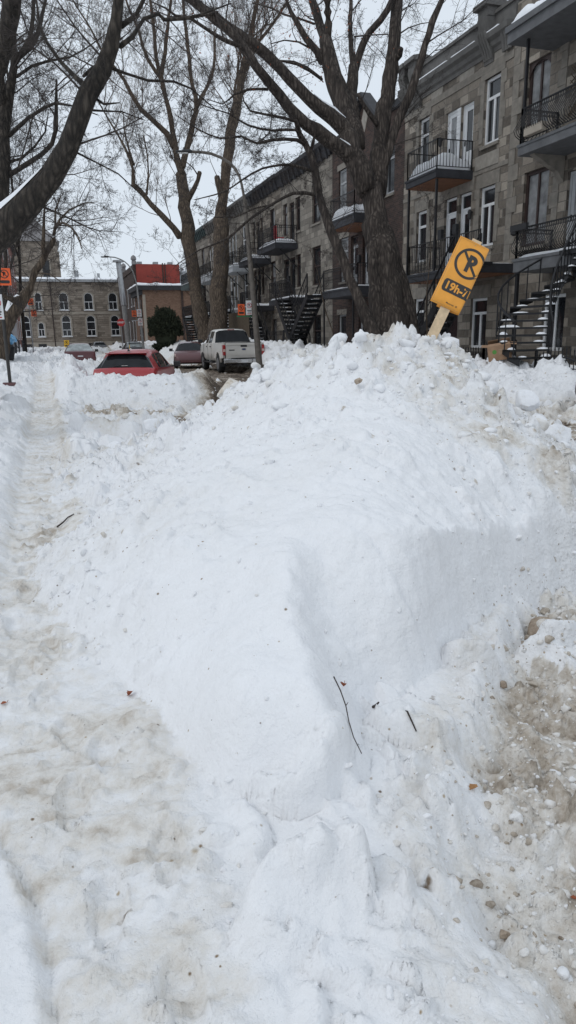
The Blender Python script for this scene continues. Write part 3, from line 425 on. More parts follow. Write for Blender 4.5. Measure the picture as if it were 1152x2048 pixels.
def surface(GX, GY):
    base = base_h(GX, GY)
    in_m = (GX > -1.4) & (GX < 8.5) & (GY > .5) & (GY < 12.5)
    mo = np.full(GX.shape, -5.)
    mo[in_m] = mound_f(GX[in_m], GY[in_m])
    sx, sy = GX[in_m], GY[in_m]; C2 = np.array(CUT)                     # the plough's cut along the street side
    jit = .05*fbm(sx, sy, 1.6, 65, 3)+.03*fbm(sx, sy, 6, 66, 4)
    sd = seg_dist(sx, sy, C2) ; outside = np.zeros(sx.shape, bool)
    PL = [tuple(p[:2]) for p in CUT]+[(9,3.0),(9,-2),(CUT[0][0],-2)]
    for (xa, ya), (xb, yb) in zip(PL, PL[1:]+PL[:1]):
        c = ((ya > sy) != (yb > sy)); outside ^= c & (sx < (xb-xa)*(sy-ya)/((yb-ya) if abs(yb-ya) > 1e-9 else 1e-9)+xa)
    sd = np.where(outside, -sd, sd)+jit
    prow_k = np.exp(-((sx-1.05)/.38)**2)
    wallc = .16 + np.where(sd < 0, sd*1.2, sd*(3.0-1.6*prow_k)) + .05*np.sin(np.clip(sd,0,.4)*9)
    hm = mo[in_m]; k_ = .035+.20*prow_k; t_ = np.clip(.5+.5*(wallc-hm)/k_, 0, 1); face_k = 1-t_
    mo[in_m] = wallc*(1-t_)+hm*t_ - k_*t_*(1-t_)
    # closed outline for the mound
    dr = seg_dist(GX, GY, RIDGE)
    ridge_k = np.exp(-(dr/(.75+.5*sst(2.9,2.2,GX)))**2)*(1-.25*sst(2.9,2.2,GX))
    # ---- mound detail
    x, y = GX[in_m], GY[in_m]
    rk = ridge_k[in_m]
    rightup = sst(2.1, 3.0, x)*sst(3.0, 3.6, y)*(1-face_k)                       # crumbly upper right slope above the ploughed ledge
    leftlow = sst(.9, .1, x - .18*(y-3))*sst(2.6, 3.4, y)             # crumbs beside the trail
    patch = sst(-.25, .45, fbm(x, y, 1.3, 37, 3))
    rough = np.clip(.17 + .48*patch + .95*rk + .6*rightup + .5*leftlow, 0, 1.15)
    face = face_k
    front = 1-sst(2.3, 3.0, y + .3*x)
    rough = rough*(1-.85*face)*(1-.6*front)
    u = x*.8+y*.6; w = -x*.6+y*.8
    det = .05*fbm(x, y, 1.1, 41, 4)*(1-.5*face) + .05*rk*fbm(x, y, 3.1, 43, 3)
    det += -(.10)*rk + rough*(.35*rk*lumps(x, y, .42, 3, .45) + .8*lumps(x+.3, y, .2, 17, .42) + .8*lumps(x, y+.4, .1, 23, .45) + .7*lumps(x, y, .048, 29, .5))
    det += (.016+.035*rough)*fbm(u*1.6, w*.6, 5, 47, 5) + (.007+.01*rough)*fbm(x, y, 21, 53, 3)
    det += face*(.016*fbm(x*.6+y*.3, mo[in_m]*5, 3.2, 61, 4) + .012*fbm(x+y, mo[in_m]*2, 2.1, 63, 2))   # scrape lines of the plough blade
    det -= .09*np.exp(-(((x-.62)/.16)**2+((y-2.75)/.12)**2)) + .05*np.exp(-(((x-1.22)/.1)**2+((y-2.3)/.2)**2))
    mo[in_m] += det
    b1, b2, b3 = bank_h(GX, GY)
    bd = .13*fbm(GX, GY, 1.4, 71, 4) + .7*lumps(GX, GY, .5, 73, .45) + .9*lumps(GX+.2, GY, .22, 79, .5) + .7*lumps(GX, GY, .1, 83, .5)*(GY < 40)
    bk = sst(-.2, .5, b1); b1 = np.where(b1 > -.3, b1 + bd*(.25+.5*np.exp(-((b1-1.0)/.35)**2)), -5)
    b2 = np.where(b2 > -.3, b2 + bd*.8, -5); b3 = np.where(b3 > 0, b3 + bd*1.0, -5)
    # ---- ground detail
    x, y = GX, GY
    e = road_edge_left(y) + .10*fbm(x, y, 3.0, 5, 3)
    onroad = sst(-.05, .2, x-e)*(1-sst(9.2, 9.6, x))
    trail = np.exp(-((x+.2)/.28)**4)*sst(2.6,3.4,y)*(1-sst(24,27,y)) + (1-sst(2.4,3.2,y))*sst(-.42,-.36,x-.04-.19*(1-sst(1.3,2.4,y)))*(1-sst(.22,.42,x))
    side = 1-np.clip(onroad+trail, 0, 1)
    fl = sst(.3, .5, x)*(1-sst(-.1,.1,x-e))*(1-sst(1.9,2.3,y))        # soft clods in the near right foreground
    det = side*(.06*fbm(x,y,.9,91,4) + .022*fbm(x,y,7,97,4) + sst(5,8,y)*.55*lumps(x,y,.65,102,.3) + .75*lumps(x,y,.3,101,.32) + .7*lumps(x,y,.11,103,.4))
    det += fl*(.62*lumps(x,y,.2,107,.6,3.) + .6*lumps(x+.5,y,.1,109,.55,2.5) + .5*lumps(x,y,.05,111,.5) - .02)
    det += trail*(.040*fbm(x*1.,y*1.6,4.5,113,5) + .022*np.abs(fbm(x,y*1.5,11,117,4)) + .6*lumps(x,y,.07,119,.3) + .5*lumps(x,y,.03,120,.3) - .03*np.clip(fbm(x*1.2,y*.8,5.5,118,2)-.25,0,1))
    nearr = onroad*(1-sst(5,8,y))
    det += onroad*(.03*fbm(x,y,1.6,121,5)+.03*fbm(x,y,6,123,3)) + nearr*(1.0*lumps(x,y,.085,127,.55)+1.0*lumps(x+.2,y+.1,.04,129,.65)+.7*lumps(x,y,.19,131,.4)+.10*np.abs(fbm(x,y,2.6,133,5))+.035*fbm(x,y,14,134,3))
    det += onroad*(1-nearr)*.5*lumps(x,y,.16,137,.4)
    lipx = -.345+.19*(1-sst(1.3,2.4,y))+.02*np.sin(y*5)+.012*fbm(x*0+3,y,6,155,3)
    det += (.028*sst(.02,-.02,x-lipx) - .02*np.exp(-((x-lipx-.02)/.02)**2))*(1-sst(2.0,2.8,y))   # the lip along the left of the trail
    for k in range(20):                                                    # boot prints trodden into the trail
        g = random.Random(900+k); by = 1.0+k*.26+g.uniform(-.06,.06); bx = (-.02 if by < 2.6 else -.2)+(.10 if k % 2 else -.08)+g.uniform(-.05,.05)+.10*(by < 2)
        an = g.uniform(-.25,.25); ex, ey = (x-bx)*math.cos(an)+(y-by)*math.sin(an), -(x-bx)*math.sin(an)+(y-by)*math.cos(an)
        rr = (ex/(.045+.008*np.sin(ey*22)))**2+(ey/.135)**2; ins = sst(1.15,.8,rr)
        det += ins*(-.020+.004*np.sin(ey*150)*sst(1,.5,rr)) + .008*np.exp(-((rr-1.35)/.3)**2)
    right = sst(9.3, 10, x)
    det += right*(.13*fbm(x,y,1.2,141,4)+.5*lumps(x,y,.6,143,.4)+.55*lumps(x,y,.25,147,.45))
    cut = sst(10.3,12,y)*(1-sst(15.5,17.5,y))*sst(.35,.8,x)*(1-onroad)
    det += cut*(.5*lumps(x,y,.2,149,.5)+.5*lumps(x,y,.09,151,.5))
    base = base + det
    # ---- which sheet
    top = np.maximum.reduce([base, mo, b1, b2, b3])
    sheet = np.where(mo >= top-1e-9, 2, np.where(b1 >= top-1e-9, 3, np.where(b2 >= top-1e-9, 4, np.where(b3 >= top-1e-9, 5, 0))))
    sheet = np.where((sheet == 0) & (GX > 9.35) & (GX < 12.4) & (GY > 6) & (GY < 80) , 6, sheet)
    sheet = np.where((sheet == 0) & (onroad > .5), 1, sheet)
    # ---- dirt
    d = .04 + trail*np.clip(.21+.13*fbm(x,y,1.5,201,3)+.22*fbm(x,y*1.8,7,203,4),0,.42) + .10*side*sst(.1,.5,fbm(x,y,1.0,205,4))
    pile = fbm(x, y, 1.4, 211, 4)
    d = d + onroad*pw(x-e, [0,.1,.45,1.0], [.16,.34,.47,.52])*(1 + .75*pile + .55*fbm(x,y,5,213,3)) + onroad*sst(8,14,y)*.3
    d = d + fl*.10*sst(.1,.4,pile) + cut*.5*sst(-.25,.4,pile)
    d = d + .22*np.exp(-((x-.12)/.09)**2)*sst(2.8,4,y)*(1-sst(24,26,y))                                     # trodden edge of the trail
    edge = np.exp(-((x-e+.12)/.14)**2)*(1-sst(2.9,3.3,y)); d = d + .16*edge
    d = np.where(sheet == 2, .02 + .34*rough_full(ridge_k, GX, GY)*np.clip(.35+.9*fbm(x,y,2.2,221,4)+.7*fbm(x,y,9,225,3),0,1.2) + .06*sst(.1,.5,fbm(x,y,.8,223,4)), d)
    d = np.where(sheet == 3, .05 + .10*sst(.1,.5,pile)+ .75*sst(3.2,4.3,x+.35*pile)*sst(1.15,.5,top)*1.0 + .25*sst(3.0,4.2,x) + .2*sst(.5,.1,top), d)
    d = np.where(sheet == 4, .06 + .14*sst(0,.5,pile)+.25*np.exp(-((x-1.15)/.2)**2), d)
    d = np.where(sheet == 5, .16 + .28*sst(-.1,.5,pile), d)
    d = np.where((x > 9.2) & (sheet == 6), .05 + .12*sst(.1,.6,pile) + .3*sst(.5,.15,top), d)
    d = np.where((x > 9.2) & (sheet == 6) & (y > 24), d + .10*sst(-.3,.4,pile), d)
    s = .10 + .55*np.where(sheet == 2, rough_full(ridge_k, GX, GY)*.8, 0) + .45*onroad + .15*trail + .3*(sheet == 3) + .3*(sheet >= 5) + .25*cut + .3*edge
    return top, keep_large(sheet), np.clip(d, 0, 1), np.clip(s, 0, 1)
def keep_large(sheet, least=1500):
    """stray islands of a bank go back to the ground sheet"""
    out = sheet.copy()
    for sid in (2, 3, 4, 5):
        todo = set(zip(*[a.tolist() for a in np.nonzero(sheet == sid)])); comps = []
        while todo:
            st = [todo.pop()]; c = list(st)
            while st:
                i, j = st.pop()
                for q in ((i+1,j),(i-1,j),(i,j+1),(i,j-1)):
                    if q in todo: todo.remove(q); st.append(q); c.append(q)
            comps.append(c)
        for c in comps:
            if (sid != 5 and len(c) < max(map(len, comps))) or len(c) < (40 if sid == 5 else 2):
                ii, jj = zip(*c); out[list(ii), list(jj)] = 0
    return out
def rough_full(rk, x, y):
    rightup = sst(2.1, 3.0, x)*sst(3.3, 3.9, y); leftlow = sst(.9, .1, x - .18*(y-3))*sst(2.6, 3.4, y)
    return np.clip(.06 + .7*rk + .95*rightup + .35*leftlow, 0, 1)
H_, SHEET, DIRT, SPK = surface(GX, GY)
ny, nx = GX.shape
V = np.stack([GX, GY, H_], -1)
du = np.zeros_like(V); dv = np.zeros_like(V)
du[:,1:-1] = V[:,2:]-V[:,:-2]; du[:,0] = V[:,1]-V[:,0]; du[:,-1] = V[:,-1]-V[:,-2]
dv[1:-1] = V[2:]-V[:-2]; dv[0] = V[1]-V[0]; dv[-1] = V[-1]-V[-2]
NRM = np.cross(du, dv); NRM /= np.linalg.norm(NRM, axis=2, keepdims=True)
def ground_z(x, y):
    i = int(np.clip(np.searchsorted(YS, y)-1, 0, ny-2)); j = int(np.clip(np.searchsorted(XS, x)-1, 0, nx-2))
    fx = min(1, max(0, (x-XS[j])/(XS[j+1]-XS[j]))); fy = min(1, max(0, (y-YS[i])/(YS[i+1]-YS[i])))
    return float(H_[i,j]*(1-fx)*(1-fy)+H_[i,j+1]*fx*(1-fy)+H_[i+1,j]*(1-fx)*fy+H_[i+1,j+1]*fx*fy)
I = np.arange(ny*nx).reshape(ny, nx)
QUADS = np.stack([I[:-1,:-1], I[:-1,1:], I[1:,1:], I[1:,:-1]], -1).reshape(-1, 4)
QS = np.max(np.stack([SHEET[:-1,:-1], SHEET[:-1,1:], SHEET[1:,1:], SHEET[1:,:-1]], -1), -1).reshape(-1)
QX = GX[:-1,:-1].reshape(-1); QY = GY[:-1,:-1].reshape(-1)
VF = V.reshape(-1,3); NF = NRM.reshape(-1,3); DF = DIRT.reshape(-1); SF = SPK.reshape(-1)
def sheet_obj(name, mask):
    q = QUADS[mask]; u, inv = np.unique(q, return_inverse=True)
    o = np_mesh(name, VF[u], inv.reshape(q.shape), M['snow'])
    ca = o.data.color_attributes.new('dirt', 'FLOAT_COLOR', 'POINT')
    c = np.ones((len(u), 4), np.float32); c[:,0] = DF[u]; c[:,1] = SF[u]; c[:,2] = 0
    ca.data.foreach_set('color', c.ravel())
    o.data.normals_split_custom_set_from_vertices(NF[u].tolist())
    return o
tag(sheet_obj('ground', QS == 0), kind='structure')
tag(sheet_obj('road', QS == 1), kind='structure')
tag(sheet_obj('snow_mound', QS == 2), 'huge ploughed white snow mound with crumbly crest filling the foreground', 'snow mound')
tag(sheet_obj('snow_bank', QS == 3), 'shovelled snow bank with brown right end, heaped behind the red hatchback', 'snow bank')
tag(sheet_obj('snow_bank', QS == 4), 'long low ridge of snow between the footpath and the parked cars', 'snow bank')
HEAPS = ((3.2,24.6,'small heap of snow ahead of the red hatchback'),(2.6,31,'snow heap in the lane well ahead of the red hatchback'),
    (4.6,47,'dirty tan snow heap before the frosted maroon car'),(9.0,50,'big dirty snow heap beyond the pickup beneath the round evergreen'),
    (4.2,70,'far snow heap between the two dark distant cars'),(8.8,66,'far snow heap beside the black hatchback by the corner lamp'),(1.6,53,'snow heap beyond the frosted maroon car with the small yellow sign'),
    (1.5,80,'farthest snow heap on the left side of the street'),(10.2,82,'farthest snow heap at the foot of the brown brick house'))
hd = np.argmin(np.stack([np.hypot((QX-cx)/2, (QY-cy)/4) for cx, cy, _ in HEAPS]), 0)
for k, (cx, cy, lab) in enumerate(HEAPS):
    mk = (QS == 5) & (hd == k)
    if mk.sum() > 3: tag(sheet_obj('snow_bank', mk), lab, 'snow bank')
tag(sheet_obj('snow_bank', QS == 6), 'long white snow bank along the far sidewalk before the stone houses', 'snow bank')

# ---- snow chunks
import bmesh
def ico(sub):
    bm = bmesh.new(); bmesh.ops.create_icosphere(bm, subdivisions=sub, radius=1)
    v = np.array([p.co[:] for p in bm.verts]); f = np.array([[q.index for q in p.verts] for p in bm.faces]); bm.free(); return v, f
IC1, IF1 = ico(2); IC3, IF3 = ico(5)
def chunk_verts(seed, size, base=IC3):
    g = np.random.default_rng(seed); v = base.copy()
    for _ in range(18):
        n = g.normal(size=3); n /= np.linalg.norm(n); d = g.uniform(.45, .85)
        s = v@n - d; v = v - np.outer(np.where(s > 0, s*.86, 0), n)
    r = np.linalg.norm(v, axis=1, keepdims=True)
    k = .05*fbm(v[:,0]+v[:,2]*.7, v[:,1]-v[:,2]*.6, 2.2, seed, 4)+.03*fbm(v[:,0]*1.3-v[:,2], v[:,1]+v[:,2], 7, seed+7, 3)
    v = v*(1+k[:,None])
    a = g.uniform(0, 6.28); c, s = math.cos(a), math.sin(a)
    v = v*np.array(size); return np.stack([v[:,0]*c-v[:,1]*s, v[:,0]*s+v[:,1]*c, v[:,2]], 1)
def chunk(p, size, seed, mat, label, sink=.35):
    z = ground_z(p[0], p[1]) if len(p) < 3 else p[2]
    v = chunk_verts(seed, size) + np.array([p[0], p[1], z + size[2]*(1-2*sink)])
    o = np_mesh('snow_chunk', v, IF3, M[mat]); o.data.set_sharp_from_angle(angle=R(50))
    return tag(o, label, 'snow chunk')
chunk((3.10,5.41,1.60),(.17,.14,.15),3,'chunk_white','large white snow block on the mound crest, left of the orange sign stake', .5)
chunk((2.74,5.15,1.44),(.12,.1,.13),5,'chunk_tan','greyish dirty snow block just below the white crest block on the mound', .5)
chunk((1.18,8.75,.66),(.16,.13,.17),8,'chunk_white','white snow block standing alone at the far left end of the mound', .45)
chunk((2.03,8.0,1.13),(.22,.15,.21),11,'chunk_tan','tall tan tinted slab of snow tilted up on the far left shoulder of the mound', .45)
chunk((2.01,3.36,.87),(.13,.10,.055),14,'chunk_white','smooth flat lump of snow embedded in the middle of the mound face', .5)
chunk((3.58,4.66,1.20),(.13,.12,.11),17,'chunk_white','white snow block on the right skyline of the mound, upper of two', .5)
chunk((3.70,4.36,.96),(.15,.12,.12),20,'chunk_white','white snow block on the right skyline of the mound, lower of two', .5)
chunk((2.2,4.83,1.41),(.05,.035,.03),23,'chunk_brown','small flat tan lump of frozen snow high on the mound face', .4)
chunk((2.46,2.9),(.15,.11,.10),26,'chunk_brown','big rounded brown lump of icy snow at the right foot of the mound', .35)
chunk((1.80,7.42,.86),(.19,.16,.14),29,'chunk_white','broad white block among the rubble on the left shoulder of the mound', .45)
chunk((.70,8.7,.46),(.11,.1,.09),32,'chunk_white','low white lump of snow at the far left foot of the mound', .45)
chunk((2.18,7.42,1.25),(.15,.1,.12),35,'chunk_tan','tan block of snow beside the tilted slab on the mound shoulder', .45)
chunk((1.58,7.85,.80),(.14,.12,.11),38,'chunk_white','white block between the lone left block and the broad shoulder block', .45)
chunk((2.78,4.62,1.30),(.055,.04,.04),41,'chunk_brown','dark brown frozen clod below the crest on the right of the mound', .4)
chunk((2.72,4.25,1.15),(.04,.03,.025),44,'chunk_brown','smaller brown clod a little lower on the right slope of the mound', .4)
chunk((1.88,2.46),(.026,.022,.022),47,'chunk_brown','small dark clod of earth on the slush right of the mound foot', .2)
chunk((1.05,1.3),(.022,.02,.016),50,'chunk_brown','dark brown clod at the edge of the slushy street in the near right corner', .2)

# ---- loose rubble: thousands of crumbs, nobody could count them
def rubble():
    Vs, Fs, n0 = [], [], 0
    def put(x, y, r, seed):
        nonlocal n0
        z = ground_z(x, y); v = IC1*np.array([r*NR.uniform(.8,1.3), r*NR.uniform(.7,1.1), r*NR.uniform(.5,.95)])
        for _ in range(7):
            n = NR.normal(size=3); n /= np.linalg.norm(n); s = v@n - r*NR.uniform(.3,.65); v = v - np.outer(np.where(s>0, s*.95, 0), n)
        v = v*(1+NR.uniform(-.1,.1,(len(v),1)))
        Vs.append(v + np.array([x, y, z + r*.02])); Fs.append(IF1+n0); n0 += len(v)
    k = 0
    while k < 900:                                          # crest and left shoulder
        i = NR.integers(0, len(RIDGE)-1); t = NR.random(); a = RIDGE[i]*(1-t)+RIDGE[i+1]*t
        x, y = a[0]+NR.normal()*.28, a[1]-abs(NR.normal())*.38+.1; put(x, y, float(np.clip(NR.lognormal(-3.9,.7),.008,.10)), k); k += 1
    while k < 1500:                                         # crumbly upper right of the mound
        x, y = NR.uniform(2.2,4.6), NR.uniform(3.4,5.3); put(x, y, float(np.clip(NR.lognormal(-4.7,.7),.004,.06)), k); k += 1
    while k < 1850:                                         # left foot of the mound
        y = NR.uniform(3,10); put(.08+NR.normal()*.09+.04*(y-3)*NR.random(), y, float(np.clip(NR.lognormal(-4.7,.7),.004,.05)), k); k += 1
    while k < 3900:                                         # slushy edge of the street, near right
        y = NR.uniform(.9,3.3); e = float(road_edge_left(np.array(y))); x = e + NR.normal()*.22+.28
        put(x, y, float(np.clip(NR.lognormal(-5.3,.75),.002,.035)), k); k += 1
    while k < 4100:
        y = NR.uniform(.9,2.1); x = NR.uniform(.3,1.2); put(x, y, float(np.clip(NR.lognormal(-5.4,.7),.002,.025)), k); k += 1
    while k < 4500:                                         # cut by the bank, bank of the hatchback
        y = NR.uniform(12,20); x = NR.uniform(.2,4.6); put(x, y, float(np.clip(NR.lognormal(-3.5,.5),.015,.12)), k); k += 1
    while k < 4800:                                         # left shoulder of the mound
        i = NR.integers(2, 9); t = NR.random(); a = RIDGE[i]*(1-t)+RIDGE[i+1]*t; q = NR.random()
        put(a[0]-q*1.1*NR.random(), a[1]-q*1.6, float(np.clip(NR.lognormal(-3.95,.75),.006,.10)), k); k += 1
    while k < 5300:                                         # far bank and heaps
        y = NR.uniform(9,40); x = NR.choice([NR.uniform(9.3,11.5), NR.uniform(.3,1.1) if y > 19 else NR.uniform(9.3,12)]); put(x, y, float(np.clip(NR.lognormal(-3.1,.5),.02,.18)), k); k += 1
    while k < 5900:                                         # crumbs rolled down the mound face and over the near snow
        x, y = NR.uniform(.2,3.4), NR.uniform(2.2,6.5); put(x, y, float(np.clip(NR.lognormal(-5.2,.8),.002,.04)), k); k += 1
    Vv = np.concatenate(Vs); o = np_mesh('snow_rubble', Vv, np.concatenate(Fs), M['snow'])
    ca = o.data.color_attributes.new('dirt', 'FLOAT_COLOR', 'POINT'); c = np.ones((len(Vv), 4), np.float32)
    per = np.repeat(NR.random(len(Vs)), len(IC1)); xx, yy = Vv[:,0], Vv[:,1]
    onr = (xx > np.interp(yy, YS, road_edge_left(YS))-.1) & (yy < 3.4)
    c[:,0] = np.where(onr, .12+.45*per**1.5, .02+.34*per**4); c[:,1] = .2; c[:,2] = 0
    ca.data.foreach_set('color', c.ravel()); tag(o, kind='stuff')
rubble()

# ---- twigs and leaves lying on the snow
def twig(pts, r, label, fork=None):
    m = MB(); n_ = len(pts)-1; z0, z1 = ground_z(*pts[0][:2]), ground_z(*pts[-1][:2]); up = max(ground_z(x, y)-(z0+(z1-z0)*i/n_) for i, (x, y, dz) in enumerate(pts))
    P = [(x, y, z0+(z1-z0)*i/n_+max(0, up)+.004+dz*.5) for i, (x, y, dz) in enumerate(pts)]
    m.tube(P, [r*(1-.35*i/(len(P)-1)) for i in range(len(P))], 6)
    if fork: m.tube([P[fork[0]], (P[fork[0]][0]+fork[1], P[fork[0]][1]+fork[2], P[fork[0]][2]+fork[3])], [r*.7, r*.4], 5)
    tag(m.build('twig', M['twig'], smooth=60), label, 'twig')
twig([(.842,2.03,.012),(.853,1.995,.012),(.858,1.96,.010),(.854,1.925,.010),(.856,1.89,.008),(.868,1.85,.004)], .0026, 'long thin dark twig lying on the snow at the foot of the mound', (2,.014,.012,.004))
twig([(1.03,2.10,.02),(1.05,2.12,.022),(1.075,2.145,.03)], .0058, 'short thick dark twig with a reddish end, right of the long twig')
twig([(1.135,2.03,.012),(1.142,2.005,.010),(1.15,1.985,.006)], .0038, 'small bent black twig, rightmost of the three by the mound foot', (0,-.01,-.004,.006))
twig([(-.05,5.62,.01),(.0,5.66,.015),(.04,5.72,.02),(.09,5.75,.01)], .007, 'grey broken stick half buried at the left foot of the mound beside the path')
def leaf(x, y, size, mat, label, tilt=.4, z=None):
    m = MB(); a = rng.uniform(0, 6.28); g = ground_z(x, y)+.005 if z is None else z; n = 9; vs = []; prof = (0,.32,.62,.55,.8,.6,.4,.22,0)
    for i in range(n):
        t = i/(n-1)-.5
        for s in (-1, 0, 1):
            lx, ly = t*size, s*prof[i]*size*.5; lz = abs(s)*prof[i]*size*tilt*(.6 if s > 0 else .9) + .25*size*t*t
            vs.append((x+lx*math.cos(a)-ly*math.sin(a), y+lx*math.sin(a)+ly*math.cos(a), g+lz))
    m.add(vs, [(i*3+k, i*3+k+1, i*3+k+4, i*3+k+3) for i in range(n-1) for k in (0,1)])
    m.bar(vs[1], (x-.72*size*math.cos(a), y-.72*size*math.sin(a), g+.01), .0018)
    tag(m.build('dry_leaf', M[mat], smooth=60), label, 'leaf')
leaf(1.56,5.0,.055,'leaf_tan','curled tan leaf alone on the smooth upper face of the mound')
leaf(.2,2.72,.04,'leaf_rust','crumpled rust red leaf on the beige path near the left foot of the mound', .7)
leaf(.97,2.24,.034,'leaf_rust','reddish curled leaf just above the three twigs at the mound foot', .7)
leaf(1.25,1.76,.042,'leaf_tan','flat tan leaf lying on white snow below the twigs, towards the slush')
leaf(-.3,2.78,.026,'leaf_rust','tiny rust leaf on the path at the left edge of the view')
leaf(1.34,1.36,.02,'leaf_rust','tiny dark red leaf on the brown slush in the lower right')

# ---- the leaning no-parking sign on its stake
SO = Vector((3.15,5.44,2.03)); sa = Vector((.30,.045,.53)).normalized(); sb = Vector((.21,-.10,-.10)); sb = (sb - sa*sb.dot(sa)).normalized(); sn = sb.cross(sa).normalized()
sn = -sn if sn.y > 0 else sn
t = thing('no_parking_sign', 'orange no-parking board wrapped on a wooden stake, leaning out of the mound crest', 'sign', SO)
FW, FH, FR = .256, .615, .022                   # visible face, height, fold radius
LX = -.012                                      # left end
def fold(u, v, lift=0.):
    """u runs across the board and round the folded right edge, v up the board"""
    if u <= FW: p, n = sb*u, sn
    else:
        a = (u-FW)/FR
        if a < math.pi*.9: p, n = sb*(FW+math.sin(a)*FR) - sn*(FR-math.cos(a)*FR), sn*math.cos(a)+sb*math.sin(a)
        else:
            aa = math.pi*.9; q = u-FW-aa*FR; p = sb*(FW+math.sin(aa)*FR) - sn*(FR-math.cos(aa)*FR); dr = -sb*math.cos(math.pi-aa)-sn*math.sin(math.pi-aa)*.3; p = p + dr*q; n = sn*math.cos(aa)+sb*math.sin(aa)
    bow = .006*math.sin(math.pi*v/FH)+.004*math.sin(u*20)
    return SO + p + sa*v + n*(lift+bow)
m = MB(); us = [0,.03,.06,.09,.12,.15,.18,.21,.235,FW]+[FW+FR*math.pi*.9*k/6 for k in range(1,7)]+[FW+FR*math.pi*.9+.05*k for k in range(1,5)]; vs_ = [FH*k/10 for k in range(11)]
vs = [fold(u, v) for v in vs_ for u in us]; nu = len(us); m.add(vs, [(j*nu+i, j*nu+i+1, (j+1)*nu+i+1, (j+1)*nu+i) for j in range(10) for i in range(nu-1)])
bd = m.build('board', M['sign_orange'], t, smooth=50); sd = bd.modifiers.new('s', 'SOLIDIFY'); sd.thickness = .003; sd.offset = -1
def decal(name, polys, mat, lift, parent=bd, to=fold):
    m = MB()
    for poly, tri in polys: m.add([to(u, v, lift) for u, v in poly], tri)
    return m.build(name, M[mat], parent)
def ring(cx, cy, r0, r1, n=72): 
    P = [(cx+r*math.cos(2*math.pi*k/n), cy+r*math.sin(2*math.pi*k/n)) for r in (r0, r1) for k in range(n)]
    return P, [(k, (k+1)%n, n+(k+1)%n, n+k) for k in range(n)]
def strip(x0, y0, x1, y1, w, n=12):
    d = Vector((x1-x0, y1-y0)); e = Vector((-d.y, d.x)).normalized()*w/2
    P = [(x0+d.x*k/n+s*e.x, y0+d.y*k/n+s*e.y) for k in range(n+1) for s in (-1,1)]
    return P, [(2*k, 2*k+2, 2*k+3, 2*k+1) for k in range(n)]
def rrect(x0, y0, x1, y1, r, n=16):
    P = []; cols_ = [x0+(x1-x0)*k/n for k in range(n+1)]
    for x in cols_:
        d = min(x-x0, x1-x); q = r-math.sqrt(max(0, r*r-(r-d)**2)) if d < r else 0
        P += [(x, y0+q), (x, y1-q)]
    return P, [(2*k, 2*k+2, 2*k+3, 2*k+1) for k in range(n)]
def text_polys(txt, x, y, h, bold=.02, slant=0):
    cu = bpy.data.curves.new('t', 'FONT'); cu.body = txt; cu.size = 1; cu.offset = bold; cu.resolution_u = 4
    o = bpy.data.objects.new('t', cu); col.objects.link(o); bpy.context.view_layer.update()
    me = bpy.data.meshes.new_from_object(o.evaluated_get(bpy.context.evaluated_depsgraph_get()))
    s = h/.70; P = [(x+v.co.x*s+v.co.y*s*slant, y+v.co.y*s) for v in me.vertices]; F = [tuple(p.vertices) for p in me.polygons]
    w = max((v.co.x for v in me.vertices), default=0)*s
    bpy.data.objects.remove(o); bpy.data.curves.remove(cu); bpy.data.meshes.remove(me); return (P, F), w
cx, cy = .175, .425
decal('prohibition_ring', [ring(cx, cy, .112, .135), strip(cx-.083, cy+.083, cx+.083, cy-.083, .022, 24)], 'sign_black', .0015)
def letter_P(cx, cy, h):
    n = 20; w = h*.215; r1 = h*.29; y1 = cy+h/2-r1; x0 = cx-h*.26
    P1 = strip(x0+w/2, cy-h/2, x0+w/2, cy+h/2, w)
    arc = [(x0+w+.02*h+r*.95*math.cos(a)*1.15, y1+r*math.sin(a)) for r in (r1-w, r1) for a in [-math.pi/2+math.pi*k/n for k in range(n+1)]]
    A = (arc, [(k, k+1, n+2+k, n+1+k) for k in range(n)])
    B = strip(x0, cy+h/2-w/2, x0+w+.03*h, cy+h/2-w/2, w); C_ = strip(x0, y1-r1+w/2, x0+w+.03*h, y1-r1+w/2, w)
    return [P1, A, B, C_]
decal('parking_letter', letter_P(cx+.012, cy, .152), 'sign_black', .002)
hp = decal('hours_panel', [rrect(.036, .125, .36, .236, .026, 32)], 'sign_black', .0015)
tp, w = text_polys('19h-7h', .052, .150, .066, .032); decal('hours_text', [tp], 'sign_orange', .0028, hp)
tp, w = text_polys('Montréal', .128, .036, .014, .01); decal('city_name', [tp, ring(.135+w+.016, .043, .006, .0085, 16), ring(.135+w+.016, .043, .0, .003, 8)], 'sign_black', .0015)
decal('border_line', [strip(.012,.012,.012,FH-.012,.0018), strip(.012,FH-.012,FW,FH-.012,.0018), strip(.012,.012,FW,.012,.0018)], 'cardboard', .001)
decal('bolt', [ring(.15,.59,0,.004,8)], 'galvanised', .002)
m = MB(); c0 = SO + sb*.148 - sn*.026
m.obox(c0+sa*.12, sb*.043, sa*.525, sn*.019); m.build('stake', M['lumber'], t, bevel=.003)

